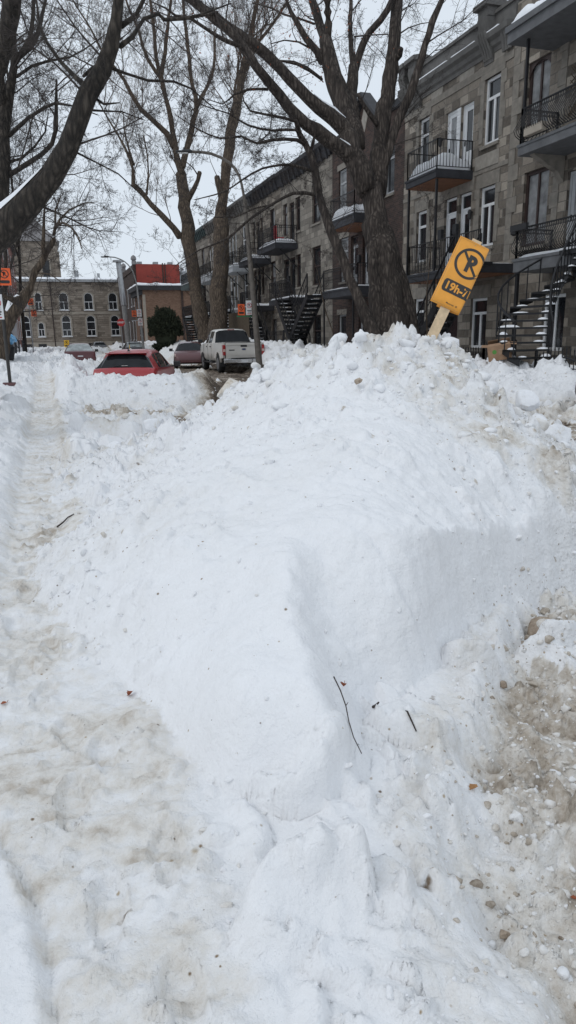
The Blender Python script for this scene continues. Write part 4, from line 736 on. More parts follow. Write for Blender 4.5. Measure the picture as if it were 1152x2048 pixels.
# ---- cardboard box on the far bank
t = thing('cardboard_box', 'open brown cardboard box with a green round print sitting on the far snow bank', 'cardboard box', (11.25,15.72,ground_z(11.25,15.72)+.17), R(-33), local=True)
t.rotation_euler = (R(7), R(-9), R(-38))
W_, D_, H__ = .29, .225, .375; th = .008
m = MB(); m.box(-W_,W_,-D_,-D_+th,0,H__).box(-W_,W_,D_-th,D_,0,H__).box(-W_,-W_+th,-D_,D_,0,H__).box(W_-th,W_,-D_,D_,0,H__).box(-W_,W_,-D_,D_,0,th)
bx = m.build('carton', M['cardboard'], t)
def flap(a, b, out, up, L):
    m = MB(); a, b = Vector(a), Vector(b); d = Vector(out)*L*math.cos(up)+Vector((0,0,L*math.sin(up)))
    c = a+(b-a)*.04+d; e = b-(b-a)*.04+d; n = (b-a).cross(d).normalized()*.004
    m.add([a-n,b-n,e-n,c-n,a+n,b+n,e+n,c+n], [(0,1,2,3),(7,6,5,4),(0,4,5,1),(1,5,6,2),(2,6,7,3),(3,7,4,0)]); m.build('flap', M['cardboard'], t)
flap((-W_,-D_,H__),(W_,-D_,H__),(0,1,0),R(12),.2); flap((W_,D_,H__),(-W_,D_,H__),(0,-1,0),R(38),.2)
flap((W_,-D_,H__),(W_,D_,H__),(1,0,0),R(-14),.15); flap((-W_,D_,H__),(-W_,-D_,H__),(-1,0,0),R(10),.15)
m = MB(); P, F = ring(-.12,.23,0,.055,24); m.add([(x,-D_-.002,y) for x,y in P], F); m.build('green_print', M['green_ink'], bx)
m = MB()
for k in range(4): P, F = strip(-.02,.27-.035*k,.16-.03*(k%2),.27-.035*k,.008,2); m.add([(x,-D_-.002,y) for x,y in P], F)
m.build('faint_print', M['pale_ink'], bx)
# ------------------------------------------------------------------ buildings on the right, front wall in the plane X = XF
XF = 14.5
def wall_mesh(y0, y1, z0, z1, ops, depth=.2, xf=XF, back=9., roof=True, ops_pad=()):
    """front wall with real openings and reveals, side walls, flat roof"""
    m = MB(); ys = sorted({y0, y1, *[o[0] for o in ops], *[o[1] for o in ops]}); zs = sorted({z0, z1, *[o[2] for o in ops], *[o[3] for o in ops]})
    ys = [v for v in ys if y0 <= v <= y1]; zs = [v for v in zs if z0 <= v <= z1]
    for i in range(len(ys)-1):
        for j in range(len(zs)-1):
            cy, cz = (ys[i]+ys[i+1])/2, (zs[j]+zs[j+1])/2
            if any(o[0] < cy < o[1] and o[2] < cz < o[3] for o in ops): continue
            m.add([(xf,ys[i],zs[j]),(xf,ys[i+1],zs[j]),(xf,ys[i+1],zs[j+1]),(xf,ys[i],zs[j+1])], [(0,1,2,3)])
    for a, b, c, d in [o[:4] for o in ops]:
        for p, q in (((a,c),(b,c)),((b,c),(b,d)),((b,d),(a,d)),((a,d),(a,c))):
            m.add([(xf,*p),(xf,*q),(xf+depth,*q),(xf+depth,*p)], [(0,1,2,3)])
    m.add([(xf,y0,z0),(xf,y0,z1),(xf+back,y0,z1),(xf+back,y0,z0)], [(0,1,2,3)]); m.add([(xf,y1,z0),(xf,y1,z1),(xf+back,y1,z1),(xf+back,y1,z0)], [(0,1,2,3)])
    m.add([(xf+back,y0,z0),(xf+back,y1,z0),(xf+back,y1,z1),(xf+back,y0,z1)], [(0,1,2,3)])
    if roof: m.add([(xf,y0,z1-.01),(xf,y1,z1-.01),(xf+back,y1,z1-.01),(xf+back,y0,z1-.01)], [(0,1,2,3)])
    return m
def window(par, y0, y1, z0, z1, kind='dbl', fm='white_paint', gm='glass_dark', xf=XF, dep=.14, w=.09, sill=True, sillmat='dressed_stone'):
    """casement in its opening: frame, mullion and transom, glass, sill"""
    x0, x1 = xf+dep-.05, xf+dep+.03; m = MB()
    m.box(x0,x1,y0+.002,y0+w,z0+.002,z1-.002).box(x0,x1,y1-w,y1-.002,z0+.002,z1-.002).box(x0,x1,y0+w,y1-w,z0+.002,z0+w).box(x0,x1,y0+w,y1-w,z1-w,z1-.002)
    zt = z0+(z1-z0)*.70
    if kind in ('dbl', 'top'):
        m.box(x0+.01,x1,y0+w,y1-w,zt-w*.5,zt+w*.5)
    if kind == 'dbl':
        ym = (y0+y1)/2; m.box(x0+.012,x1,ym-w*.5,ym+w*.5,z0+w,zt-w*.5)
    if kind == 'pair':
        ym = (y0+y1)/2; m.box(x0+.012,x1,ym-w*.4,ym+w*.4,z0+w,z1-w)
    if kind == 'sash':
        zm = z0+(z1-z0)*.5; m.box(x0+.01,x1,y0+w,y1-w,zm-w*.4,zm+w*.4)
    fr = m.build('window', M[fm], par)
    g = MB().box(xf+dep+.004,xf+dep+.018,y0+w,y1-w,z0+w,z1-w).build('pane', M[gm], fr)
    if sill: MB().prism([(xf-.07,z0-.12),(xf+.12,z0-.12),(xf+.12,z0-.002),(xf-.07,z0-.025)], y0-.06, y1+.06).build('sill', M[sillmat], fr)
    return fr
def door(par, y0, y1, z0, z1, fm='white_paint', dm='white_paint', gm='glass_dark', xf=XF, dep=.14, transom=True, w=.08):
    x0, x1 = xf+dep-.05, xf+dep+.03; m = MB(); zt = z0+2.08 if transom and z1-z0 > 2.3 else z1-w
    m.box(x0,x1,y0+.002,y0+w,z0,z1-.002).box(x0,x1,y1-w,y1-.002,z0,z1-.002).box(x0,x1,y0+w,y1-w,z1-w,z1-.002)
    if zt < z1-w-.02: m.box(x0,x1,y0+w,y1-w,zt,zt+w*.8)
    d = m.build('door', M[fm], par); a, b = y0+w, y1-w; s = .13; m = MB(); xd0, xd1 = xf+dep-.02, xf+dep+.02
    m.box(xd0,xd1,a,a+s,z0+.02,zt).box(xd0,xd1,b-s,b,z0+.02,zt).box(xd0,xd1,a+s,b-s,zt-s,zt).box(xd0,xd1,a+s,b-s,z0+.02,z0+.75)
    m.build('door_leaf', M[dm], d)
    g = MB().box(xf+dep-.002,xf+dep+.012,a+s,b-s,z0+.75,zt-s)
    if zt < z1-w-.02: g.box(xf+dep-.002,xf+dep+.012,a,b,zt+w*.8,z1-w)
    g.build('pane', M[gm], d)
    MB().box(xd0-.03,xd0,b-s*.6,b-s*.3,z0+.95,z0+1.1).build('handle', M['black_iron'], d)
    return d
def iron(par, path, h, n_per_m=8.5, bulge=0., mat='black_iron', bar=.016, name='railing', scroll=False, rail=.04, out=None):
    """railing along a path of floor points: top and bottom rails and bars, bars bellied outwards if bulge"""
    m = MB()
    for a, b in zip(path[:-1], path[1:]):
        a, b = Vector(a), Vector(b); L = (b-a).length; up = Vector((0,0,h))
        m.bar(a+up, b+up, rail, rail*.7); m.bar(a+Vector((0,0,.09)), b+Vector((0,0,.09)), rail*.7, rail*.5)
        if scroll: m.bar(a+up*.86, b+up*.86, rail*.5, rail*.4)
        n = max(2, int(L*n_per_m)); d = (b-a).normalized(); o = Vector((d.y,-d.x,0)); 
        if out is not None and o.dot(Vector(out)) < 0: o = -o
        elif out is None and o.x > .2: o = -o
        for k in range(n+1):
            p = a+(b-a)*k/n
            if bulge: m.tube([p+Vector((0,0,.09)), p+o*bulge*.75+Vector((0,0,h*.22)), p+o*bulge+Vector((0,0,h*.36)), p+o*bulge*.45+Vector((0,0,h*.62)), p+up*.86, p+up], bar*.6, 4, False)
            else: m.bar(p+Vector((0,0,.09)), p+up, bar)
            if scroll and k < n:
                q = p+(b-a)/n*.5+up*.93; r = min(L/n*.45, h*.065)
                m.tube([q+d*r*math.cos(t*.785)+Vector((0,0,r*math.sin(t*.785))) for t in range(9)], bar*.35, 4, False)
                if not bulge:
                    q = p+(b-a)/n*.5+up*.5; r = L/n*.4
                    m.tube([q+d*r*math.sin(t*1.05)*(1 if t < 4 else 1)+Vector((0,0,h*.05*(t-3))) for t in range(7)], bar*.35, 4, False)
        for p in (a, b): m.bar(p, p+up*1.02, bar*2.2)
    return m.build(name, M[mat], par)
def snow_slab(par, x0, x1, y0, y1, z, h, seed, name='snow_cover', clean=True, lump=.5):
    """soft lying snow on a rectangle"""
    nx_, ny_ = max(4, int((x1-x0)/.09)), max(4, int((y1-y0)/.09)); X, Y = np.meshgrid(np.linspace(x0,x1,nx_), np.linspace(y0,y1,ny_))
    ed = np.minimum(np.minimum(X-x0, x1-X), np.minimum(Y-y0, y1-Y)); Z = z + h*np.clip(.35+.65*np.sqrt(np.clip(ed/.22,0,1)),0,1)*(1+lump*fbm(X,Y,1.4,seed,3))
    Z = np.maximum(Z, z+.01)
    n = nx_*ny_; I_ = np.arange(n).reshape(ny_, nx_); q = np.stack([I_[:-1,:-1],I_[:-1,1:],I_[1:,1:],I_[1:,:-1]],-1).reshape(-1,4)
    Vv = np.stack([X,Y,Z],-1).reshape(-1,3); Vb = Vv.copy(); Vb[:,2] = z
    rim = np.concatenate([I_[0,:], I_[1:,-1], I_[-1,-2::-1], I_[-2:0:-1,0]]); rn = np.roll(rim,-1)
    return np_mesh(name, np.concatenate([Vv,Vb]), np.concatenate([q, np.stack([rim+n, rn+n, rn, rim],-1)]), M['snow_clean'], par)
def balcony(par, y0, y1, zb, zt, x0=13.08, slab='slab_dark', rail=True, h=.95, bulge=0, scroll=False, soffit=None, snow=.16, seed=1, gaps=(), brackets=False, railmat='black_iron', xf=XF, n=8.5):
    m = MB().box(x0, xf-.002, y0, y1, zb, zt); m.box(x0-.03, x0-.002, y0-.03, y1+.03, zt-.09, zt-.01)
    b = m.build('balcony', M[slab], par, bevel=.01)
    if soffit: MB().box(x0+.06, xf-.01, y0+.06, y1-.06, zb-.022, zb-.004).build('soffit', M[soffit], b)
    if brackets:
        for yy in (y0+.2, y1-.2): MB().bar((xf, yy, zb-1.0), (x0+.35, yy, zb), .05).build('bracket', M['black_iron'], b)
    if rail:
        p = [(xf-.06, y0+.05, zt), (x0+.05, y0+.05, zt), (x0+.05, y1-.05, zt), (xf-.06, y1-.05, zt)]
        paths = [p]
        if 'near' in gaps: paths = [p[1:]]
        if 'far' in gaps: paths = [p[:-1]]
        for q in paths: iron(b, q, h, n, bulge=bulge, scroll=scroll, mat=railmat, bar=.016 if n < 9 else .022)
    if snow: snow_slab(b, x0+.1, xf-.05, y0+.1, y1-.1, zt-.002, snow, seed)
    return b
def post(par, x, y, z0, z1, w=.07, mat='black_iron', name='post'): return MB().box(x-w/2,x+w/2,y-w/2,y+w/2,z0,z1).build(name, M[mat], par)
def flight(par, top, bot, width, n, mat='black_iron', side=(1,0,0), rails=True, snow=.04, seed=3, hand=.9):
    """straight outside iron stair between two nosing points"""
    top, bot, s = Vector(top), Vector(bot), Vector(side).normalized(); d = bot-top; run = Vector((d.x,d.y,0)); u = run.normalized(); m = MB()
    for e in (-1, 1): m.bar(top+s*e*width/2+Vector((0,0,-.1)), bot+s*e*width/2+Vector((0,0,-.1)), .05, .28)
    for k in range(n):
        c = top+d*(k+.5)/n; m.obox(c, s*width/2, u*run.length/n*.56, Vector((0,0,.018))); m.obox(c-u*run.length/n*.5-Vector((0,0,.06)), s*width/2, u*.01, Vector((0,0,.06)))
    st = m.build('staircase', M[mat], par)
    if snow:
        q = MB()
        for k in range(n):
            c = top+d*(k+.5)/n; g = random.Random(seed+k)
            if g.random() < .75:
                q = MB(); w0 = g.uniform(.2,.48)*width; q.obox(c+s*g.uniform(-.25,.25)*width+Vector((0,0,.035)), s*w0*.6, u*run.length/n*.4, Vector((0,0,snow*.5))); q.build('snow_cover', M['snow_clean'], st, bevel=.02)
    if rails:
        for e in (-1, 1):
            r = MB(); a = top+s*e*width/2; b = bot+s*e*width/2; r.bar(a+Vector((0,0,hand)), b+Vector((0,0,hand)), .045); r.bar(a+Vector((0,0,hand*.5)), b+Vector((0,0,hand*.5)), .025)
            for k in range(n+1): p = a+(b-a)*k/n; r.bar(p, p+Vector((0,0,hand)), .018 if k % n else .06)
            r.build('handrail', M[mat], st)
    return st
def lintel(par, y0, y1, z, h=.42, mat='dressed_stone', ext=.16): return MB().box(XF-.025, XF+.05, y0-ext, y1+ext, z, z+h).build('lintel', M[mat], par)
def quoins(par, y0, y1, z0, z1, mat='dressed_stone'):
    for sgn in (-1, 1):
        m = MB(); k = 0; z = z0
        while z < z1-.1:
            w = .3 if k % 2 else .2; zz = min(z+.5, z1)
            a, c = (y0-w, y0-.001) if sgn < 0 else (y1+.001, y1+w)
            m.box(XF-.022, XF+.03, a, c, z, zz-.006); z += .5; k += 1
        m.build('window_surround', M[mat], par)
def mailbox(par, y, z): return MB().box(XF-.13,XF-.002,y-.13,y+.13,z,z+.34).build('mailbox', M['bin_black'], par, bevel=.02)
def sconce(par, y, z): return MB().lathe([(.03,0),(.06,.05),(.075,.25),(.04,.32)], (XF-.11,y,z)).box(XF-.1,XF-.002,y-.02,y+.02,z+.22,z+.27).build('wall_lamp', M['bin_black'], par)

# ---- B: the grey stone house with the white windows and the moulded parapet
b = thing('stone_house', 'grey stone row house with white windows and moulded parapet behind the orange sign', 'house', (XF, 23.95, 0))
y0, y1 = 20.42, 27.44
wins = [(21.05,21.95,7.82,9.80,'dbl'),(25.48,26.28,7.82,9.75,'top'),(21.05,21.95,4.62,6.52,'dbl'),(25.48,26.28,4.55,6.45,'top'),(21.2,22.2,1.25,2.95,'dbl'),(25.45,26.3,1.5,3.15,'top')]
drs = [(22.55,23.32,7.18,9.42),(23.55,24.34,7.18,9.46),(22.47,23.22,3.92,6.55),(23.38,24.2,3.92,6.55),(23.0,24.4,.9,3.0)]
wm = wall_mesh(y0, y1, 0, 10.45, wins+drs); wm.build('wall', M['grey_stone'], b)
for k, (a, c, d, e, kd) in enumerate(wins):
    window(b, a, c, d, e, kd, 'white_paint', 'glass_dark'); quoins(b, a, c, d+.1, e) if k < 4 else None; lintel(b, a, c, e, .42, ext=.2 if k % 2 == 0 else .12)
for k, (a, c, d, e) in enumerate(drs[:4]): door(b, a, c, d, e, transom=k > 1, gm='glass_dark' if k != 1 else 'glass_curtain')
door(b, *drs[4], 'grey_paint', 'brown_paint')
m = MB()
for z in np.arange(7.2,9.4,.11): m.box(XF-.03,XF-.004,23.325,23.545,z,z+.1)
m.build('siding', M['white_paint'], b)
lintel(b, 22.5, 24.3, 6.55, .45, 'dressed_stone', .2)
MB().box(XF-.03,XF+.02,y0+.001,y1-.001,9.98,10.2).build('string_course', M['dressed_stone'], b)
MB().box(XF-.022,XF+.02,y0+.001,y1-.001,6.98,7.12).build('string_course', M['dressed_stone'], b)
MB().box(XF-.022,XF+.02,20.95,22.3,7.1,7.55).build('stone_panel', M['dressed_pale'], b)
for a, c in ((20.8,21.6),(22.6,23.5),(24.6,25.4),(26.2,27.2)): MB().box(XF-.018,XF+.02,a,c,10.2,10.44).build('stone_panel', M['dressed_pale'], b)
# moulded cornice with its snow, parapet with coping
prof = [(XF+.1,10.44),(XF-.05,10.44),(XF-.08,10.55),(XF-.16,10.6),(XF-.2,10.72),(XF-.33,10.8),(XF-.36,10.95),(XF+.1,11.02)]
MB().prism(prof, y0, y1).build('cornice', M['cornice_metal'], b, smooth=30)
for a, c, s in ((20.9,21.7,1),(22.2,23.6,2),(23.9,25.9,3)): snow_slab(b, XF-.34, XF-.06, a, c, 10.965, .10, 300+s)
m = MB().box(XF-.05, XF+.22, y0, y1, 11.0, 11.5); m.prism([(XF-.12,11.5),(XF+.3,11.5),(XF+.3,11.6),(XF-.02,11.66),(XF-.12,11.6)], y0-.02, y1+.02); m.build('parapet', M['cornice_metal'], b)
def pedestal(yc, w=.5):
    m = MB(); n = 14; P = []                                          # scrolled console under a block and cap
    for k in range(n+1): t = k/n; P.append((XF-.06-.34*math.sin(t*math.pi*.5)**2 - .04*math.sin(t*6.28), 10.2+1.25*t))
    P += [(XF+.25,11.45),(XF+.25,10.2)]
    m.prism(P, yc-w/2, yc+w/2)
    for k in range(4):
        q = yc-w/2+w*(k+.5)/4; m.tube([(XF-.09-.3*math.sin(t*math.pi*.5)**2, q, 10.3+.75*t) for t in (0,.25,.5,.75,1)], .045, 6)
    m.box(XF-.36,XF+.28,yc-w/2-.02,yc+w/2+.02,11.46,11.72); m.prism([(XF-.5,11.72),(XF+.36,11.72),(XF+.36,11.86),(XF-.06,11.96),(XF-.5,11.86)], yc-w/2-.12, yc+w/2+.12)
    return m.build('pedestal', M['cornice_metal'], b, smooth=35)
for yc in (21.72, 26.35, 27.16): pedestal(yc, .5 if yc < 27 else .42)
for yc in (20.7, 26.75):
    m = MB()
    for k in range(3):
        q = yc-.16+.16*k; m.tube([(XF-.10-.16*t*t, q, 10.25+.62*t) for t in (0,.3,.6,.85,1)], .06, 6)
    m.build('console', M['cornice_metal'], b, smooth=50)
balcony(b, 22.4, 24.55, 6.9, 7.18, 13.04, 'slab_dark', h=.92, soffit='soffit_wood', snow=.5, seed=11)
balcony(b, 19.75, 24.4, 3.62, 3.9, 13.12, 'slab_dark', h=1.0, soffit='soffit_wood', snow=.05, seed=12, gaps=('near',))
for yy in (22.5, 24.45): post(b, 13.14, yy, 3.9, 6.9); post(b, 13.16, yy, .3, 3.62)
flight(b, (12.62,19.6,3.85), (12.62,22.45,.95), .85, 14, side=(1,0,0))
MB().box(12.2,13.12,19.0,19.72,3.74,3.86).build('landing', M['black_iron'], b)
for yy, zz in ((23.3,5.25),(24.32,5.2)): mailbox(b, yy, zz)
sconce(b, 22.35, 5.6); sconce(b, 24.5, 8.4)

# ---- A: the house at the right edge with deep balconies and the winding stair
a_ = thing('stone_house', 'stone row house at the right edge with bellied railings and a winding iron stair', 'house', (XF, 16.6, 0))
y0, y1 = 12.2, 20.40
wins = [(18.42,19.58,4.35,6.52,'pair'),(18.68,19.72,7.5,9.55,'pair'),(13.4,14.6,4.4,6.5,'pair'),(13.4,14.6,7.6,9.5,'pair'),(17.3,18.3,1.2,2.85,'pair')]
drs = [(16.55,17.6,3.9,6.15),(16.3,17.3,7.0,9.3),(15.0,16.0,3.9,6.15)]
wall_mesh(y0, y1, 0, 11.4, wins+drs).build('wall', M['grey_stone'], a_)
for k, (a, c, d, e, kd) in enumerate(wins): window(a_, a, c, d, e, kd, 'brown_paint' if k < 4 else 'white_paint', 'glass_curtain' if k in (0,1) else 'glass_dark', w=.1)
m = MB(); n = 12; A = [(18.68+.52+.52*math.cos(math.pi*k/n), 9.0+.5*math.sin(math.pi*k/n)) for k in range(n+1)]   # arched head of the upper window
m.prism([(y,z) for y,z in A]+[(18.68,9.55),(19.72,9.55)], XF+.05, XF+.09, 'x'); 
m = MB()
for k in range(n):
    p, q = A[k], A[k+1]; m.add([(XF+.06,p[0],p[1]),(XF+.06,q[0],q[1]),(XF+.06,q[0],9.56),(XF+.06,p[0],9.56)], [(0,1,2,3)])
m.build('arched_head', M['brown_paint'], a_)
for d in drs: door(a_, *d, 'grey_paint', 'grey_paint', 'glass_curtain')
for z0 in (4.0, 7.2):
    m = MB(); z = z0; k = 0
    while z < z0+2.3: w = .34 if k % 2 else .22; m.box(XF-.025,XF+.03,17.95,18.0+w*.9,z,z+.42); z += .43; k += 1
    m.build('quoin', M['dressed_stone'], a_)
m = MB(); z = .3; k = 0
while z < 11: w = .5 if k % 2 else .3; m.box(XF-.03,XF+.03,20.39-w,20.395,z,z+.46); z += .47; k += 1
m.build('quoin', M['dressed_stone'], a_)
bu = balcony(a_, 12.6, 18.2, 6.6, 6.9, 13.2, 'slab_grey', h=.9, n=11, bulge=.26, scroll=True, snow=.08, seed=21)
MB().prism([(14.48,5.9),(14.48,6.6),(13.4,6.6),(13.9,6.35),(14.25,6.2)], 17.75, 17.95).build('bracket', M['dressed_stone'], bu)
bm_ = balcony(a_, 12.6, 18.1, 3.46, 3.84, 13.2, 'slab_grey', h=.82, n=11, bulge=.2, scroll=True, snow=.12, seed=22)
m = MB().box(12.95, XF-.002, 12.6, 18.62, 9.52, 9.93); m.box(12.88,12.948,12.6,18.66,9.78,9.93); ca = m.build('canopy', M['slab_grey'], a_)
snow_slab(ca, 13.0, 14.3, 12.7, 18.55, 9.93, .3, 23, lump=.9)
post(a_, 13.28, 18.12, 6.9, 9.52, .07); post(a_, 13.28, 15.4, 6.9, 9.52, .07); post(a_, 13.3, 18.0, .3, 3.46, .09); post(a_, 13.3, 15.2, .3, 3.46, .09)
m = MB(); q = 0
m.box(14.1,14.45,17.9,18.3,9.93,11.6).box(14.2,16,12.6,18.2,9.93,12.2); m.build('dormer', M['brown_paint'], a_)
m = MB()                                                                # lattice screen on the upper balcony
for k in range(-8, 12):
    for s in (1,-1):
        a0 = k*.16; P = [(14.3, 17.55-t, 7.55+ (a0+s*t if s > 0 else a0+1.2-t)) for t in (0,.85)]
        z = [min(max(p[2],7.5),8.8) for p in P]
        if abs(z[0]-z[1]) > .3: m.bar((14.3,17.55,z[0]), (14.3,16.7,z[1]), .03, .012)
m.build('lattice_screen', M['lattice_wood'], bu)
MB().box(13.02,13.2,17.0,17.75,6.98,7.2).build('planter', M['tan_trim'], bu, bevel=.02)
MB().lathe([(.06,0),(.12,.04),(.12,.2),(.02,.26)], (13.3,18.25,4.5)).box(12.95,13.05,17.3,18.0,4.55,4.72).build('planter', M['bin_black'], bm_)
# winding stair: half turn bulging towards the near house, treads radial
cx, cy, r0, r1, N = 12.75, 15.25, .35, 1.65, 15
m = MB(); sn_ = MB(); hr = [[], []]
for k in range(N):
    a = R(-8+176*k/(N-1)); da = R(7.6); z = 1.12+2.62*k/(N-1)
    dirv = lambda q: Vector((-math.cos(q), math.sin(q), 0)); c = Vector((cx,cy,z))
    P = [c+dirv(a-da)*r0, c+dirv(a-da)*r1, c+dirv(a+da)*r1, c+dirv(a+da)*r0]
    m.add([p-Vector((0,0,.025)) for p in P]+[p+Vector((0,0,.025)) for p in P], [(0,3,2,1),(4,5,6,7),(0,1,5,4),(1,2,6,5),(2,3,7,6),(3,0,4,7)])
    m.add([P[1]+Vector((0,0,-.2)), P[2]+Vector((0,0,-.05)), P[2]+Vector((0,0,.02)), P[1]+Vector((0,0,.02))], [(0,1,2,3)])
    m.add([P[0]+Vector((0,0,-.2)), P[3]+Vector((0,0,-.05)), P[3]+Vector((0,0,.02)), P[0]+Vector((0,0,.02))], [(0,1,2,3)])
    g = random.Random(60+k)
    for rr, ww in ((g.uniform(.45,.6), g.uniform(.1,.2)), (g.uniform(1.2,1.5), g.uniform(.12,.3) if k > 3 else .1)):
        q = c+dirv(a+da*.3)*rr; hh = g.uniform(.03,.08); ww *= 1.25
        n_ = 10; ring_ = [q+dirv(a)*ww*g.uniform(.7,1.1)*math.cos(6.28*t/n_)+Vector((dirv(a).y,-dirv(a).x,0))*.11*math.sin(6.28*t/n_) for t in range(n_)]
        v0 = [p+Vector((0,0,.024)) for p in ring_]; v1 = [q+(p-q)*.75+Vector((0,0,.024+hh*.6)) for p in ring_]; v2 = [q+(p-q)*.3+Vector((0,0,.024+hh)) for p in ring_]
        sn_.add(v0+v1+v2, [(t,(t+1)%n_,n_+(t+1)%n_,n_+t) for t in range(n_)]+[(n_+t,n_+(t+1)%n_,2*n_+(t+1)%n_,2*n_+t) for t in range(n_)]+[tuple(range(2*n_,3*n_))])
    for i, rr in enumerate((r0, r1)): hr[i].append(c+dirv(a)*rr)
st = m.build('staircase', M['black_iron'], a_); sn_.build('snow_cover', M['snow_clean'], st, smooth=60)
for P in hr:
    q = MB(); q.tube([p+Vector((0,0,.9)) for p in P], .03, 6); 
    for p in P: q.bar(p, p+Vector((0,0,.9)), .022)
    q.build('handrail', M['black_iron'], st)
MB().box(13.0,13.22,14.4,15.9,3.7,3.82).build('landing', M['black_iron'], a_)

# ---- C: the dark brick house with the gable
c_ = thing('brick_house', 'dark brick row house with pointed gable and pale diamond behind the big tree', 'house', (XF, 31.3, 0))
y0, y1 = 27.46, 35.08
wins = [(33.3,34.25,7.6,9.6,'top'),(33.05,34.1,4.4,6.45,'top'),(28.3,29.2,7.6,9.6,'top'),(33.3,34.3,.9,2.8,'sash')]
drs = [(30.6,31.4,3.9,6.3),(31.9,32.75,3.9,6.4),(30.4,31.3,6.95,9.3),(30.8,31.8,.6,2.8)]
wall_mesh(y0, y1, 0, 10.9, wins+drs).build('wall', M['dark_brick'], c_)
for k, (a, c, d, e, kd) in enumerate(wins): window(c_, a, c, d, e, kd, 'grey_paint', 'glass_curtain' if k < 2 else 'glass_dark'); MB().box(XF-.03,XF+.05,a-.12,c+.12,e,e+.26).build('lintel', M['dressed_stone'], c_)
for d in drs: door(c_, *d, 'brown_paint', 'grey_paint', 'glass_dark')
MB().prism([(29.75,10.9),(32.6,10.9),(31.18,12.05)], XF-.002, XF+.3, 'x').build('gable', M['dark_brick'], c_)
m = MB()
for p, q in (((29.55,10.78),(31.18,12.12)),((32.8,10.78),(31.18,12.12))): m.bar((XF-.06,*p), (XF-.06,*q), .5, .12)
m.build('gable_trim', M['dark_cornice'], c_)
MB().prism([(31.26-.32,11.15),(31.26,10.6),(31.26+.32,11.15),(31.26,11.7)], XF-.03, XF+.02, 'x').build('diamond_panel', M['dressed_pale'], c_)
MB().prism([(XF-.22,10.7),(XF+.2,10.7),(XF+.2,11.05),(XF-.3,11.05)], 32.85, y1-.01).build('cornice', M['dark_cornice'], c_)
MB().prism([(XF-.1,10.7),(XF+.2,10.7),(XF+.2,11.0),(XF-.14,11.0)], y0+.01, 29.5).build('cornice', M['dark_cornice'], c_)
balcony(c_, 29.3, 32.05, 6.5, 6.9, 13.1, 'slab_dark', h=.9, bulge=.16, soffit='soffit_wood', snow=.5, seed=31)
balcony(c_, 28.9, 33.0, 3.5, 3.86, 13.1, 'slab_dark', h=.95, scroll=True, snow=.07, seed=32, gaps=('far',))
flight(c_, (12.75,33.05,3.8), (12.75,36.9,.9), .85, 14, seed=33)
post(c_, 13.15, 29.4, .3, 3.5); post(c_, 13.15, 32.9, .3, 3.5)
mailbox(c_, 31.65, 5.1)

# ---- the further stone row houses: one builder, different members
def row(label, y0, y1, mat, top, slabs, seed, cornice='dark_cornice', trims='dressed_stone', slab='slab_dark', near_win=True, chair=False, pale=False):
    h = thing('stone_house', label, 'house', (XF, (y0+y1)/2, 0)); g = random.Random(seed); L = y1-y0
    def Y(t): return y0+L*t
    wins = [(Y(.20),Y(.355),4.5,6.5,'sash'),(Y(.2),Y(.355),7.7,9.65,'sash'),(Y(.2),Y(.355),1.2,2.9,'sash'),(Y(.585),Y(.68),4.6,6.4,'top'),(Y(.585),Y(.68),7.7,9.5,'top'),(Y(.86),Y(.955),7.7,9.5,'top')]
    drs = [(Y(.70),Y(.82),3.9,6.35),(Y(.84),Y(.96),3.9,6.35),(Y(.71),Y(.82),7.0,9.4),(Y(.7),Y(.82),.6,2.9)]
    wall_mesh(y0, y1, 0, top-.7, wins+drs).build('wall', M[mat], h)
    for k, (a, c, d, e, kd) in enumerate(wins):
        window(h, a, c, d, e, kd, 'brown_paint' if not pale else 'white_paint', g.choice(['glass_dark','glass_dark','glass_curtain'])); lintel(h, a, c, e, .32, trims, .1)
    for d in drs: door(h, *d, 'brown_paint' if not pale else 'white_paint', 'black_plastic' if not pale else 'grey_paint', 'glass_dark')
    m = MB().prism([(XF-.12,top-.72),(XF+.2,top-.72),(XF+.2,top),(XF-.42,top),(XF-.42,top-.2),(XF-.25,top-.3)], y0+.002, y1-.002)
    m.build('cornice', M[cornice], h)
    n = int(L/.7)
    for i in range(n): yy = y0+.35+i*.7; MB().prism([(XF-.38,top-.22),(XF-.1,top-.22),(XF-.1,top-.85),(XF-.18,top-.85)], yy-.07, yy+.07).build('bracket', M[cornice], h)
    for (a, c, zb, zt, lvl) in slabs:
        balcony(h, a, c, zb, zt, 13.1, slab, h=.95 if lvl else 1.0, scroll=(seed % 2 == 0), snow=.28 if lvl else .14, seed=seed*7+lvl, brackets=lvl == 1, gaps=() if lvl else ('near',))
    lo = [s for s in slabs if not s[4]]
    if lo: a, c, zb, zt, _ = lo[0]; flight(h, (12.72,a,zt-.05), (12.72,a-3.1 if a-3.1 > y0-3 else y0-3,.9), .85, 13, seed=seed)
    if chair: MB().box(13.4,13.44,slabs[0][0]+.7,slabs[0][0]+1.2,slabs[0][3]+.35,slabs[0][3]+1.0).box(13.4,13.9,slabs[0][0]+.7,slabs[0][0]+1.2,slabs[0][3]+.33,slabs[0][3]+.38).build('chair', M['red_chair'], h)
    mailbox(h, Y(.83), 5.0); sconce(h, Y(.69), 5.6)
    return h
row('grey stone row house with a strutted black balcony just beyond the brick gable', 35.10, 43.3, 'grey_stone_pale', 11.3, [(40.35,44.0,6.72,7.05,1),(38.0,41.8,3.58,3.88,0)], 2, chair=True)
row('grey stone row house with two snowy balconies behind the leaning street lamp', 43.32, 50.0, 'grey_stone', 11.35, [(45.5,48.5,6.4,6.74,1),(45.0,48.6,3.45,3.75,0)], 5)
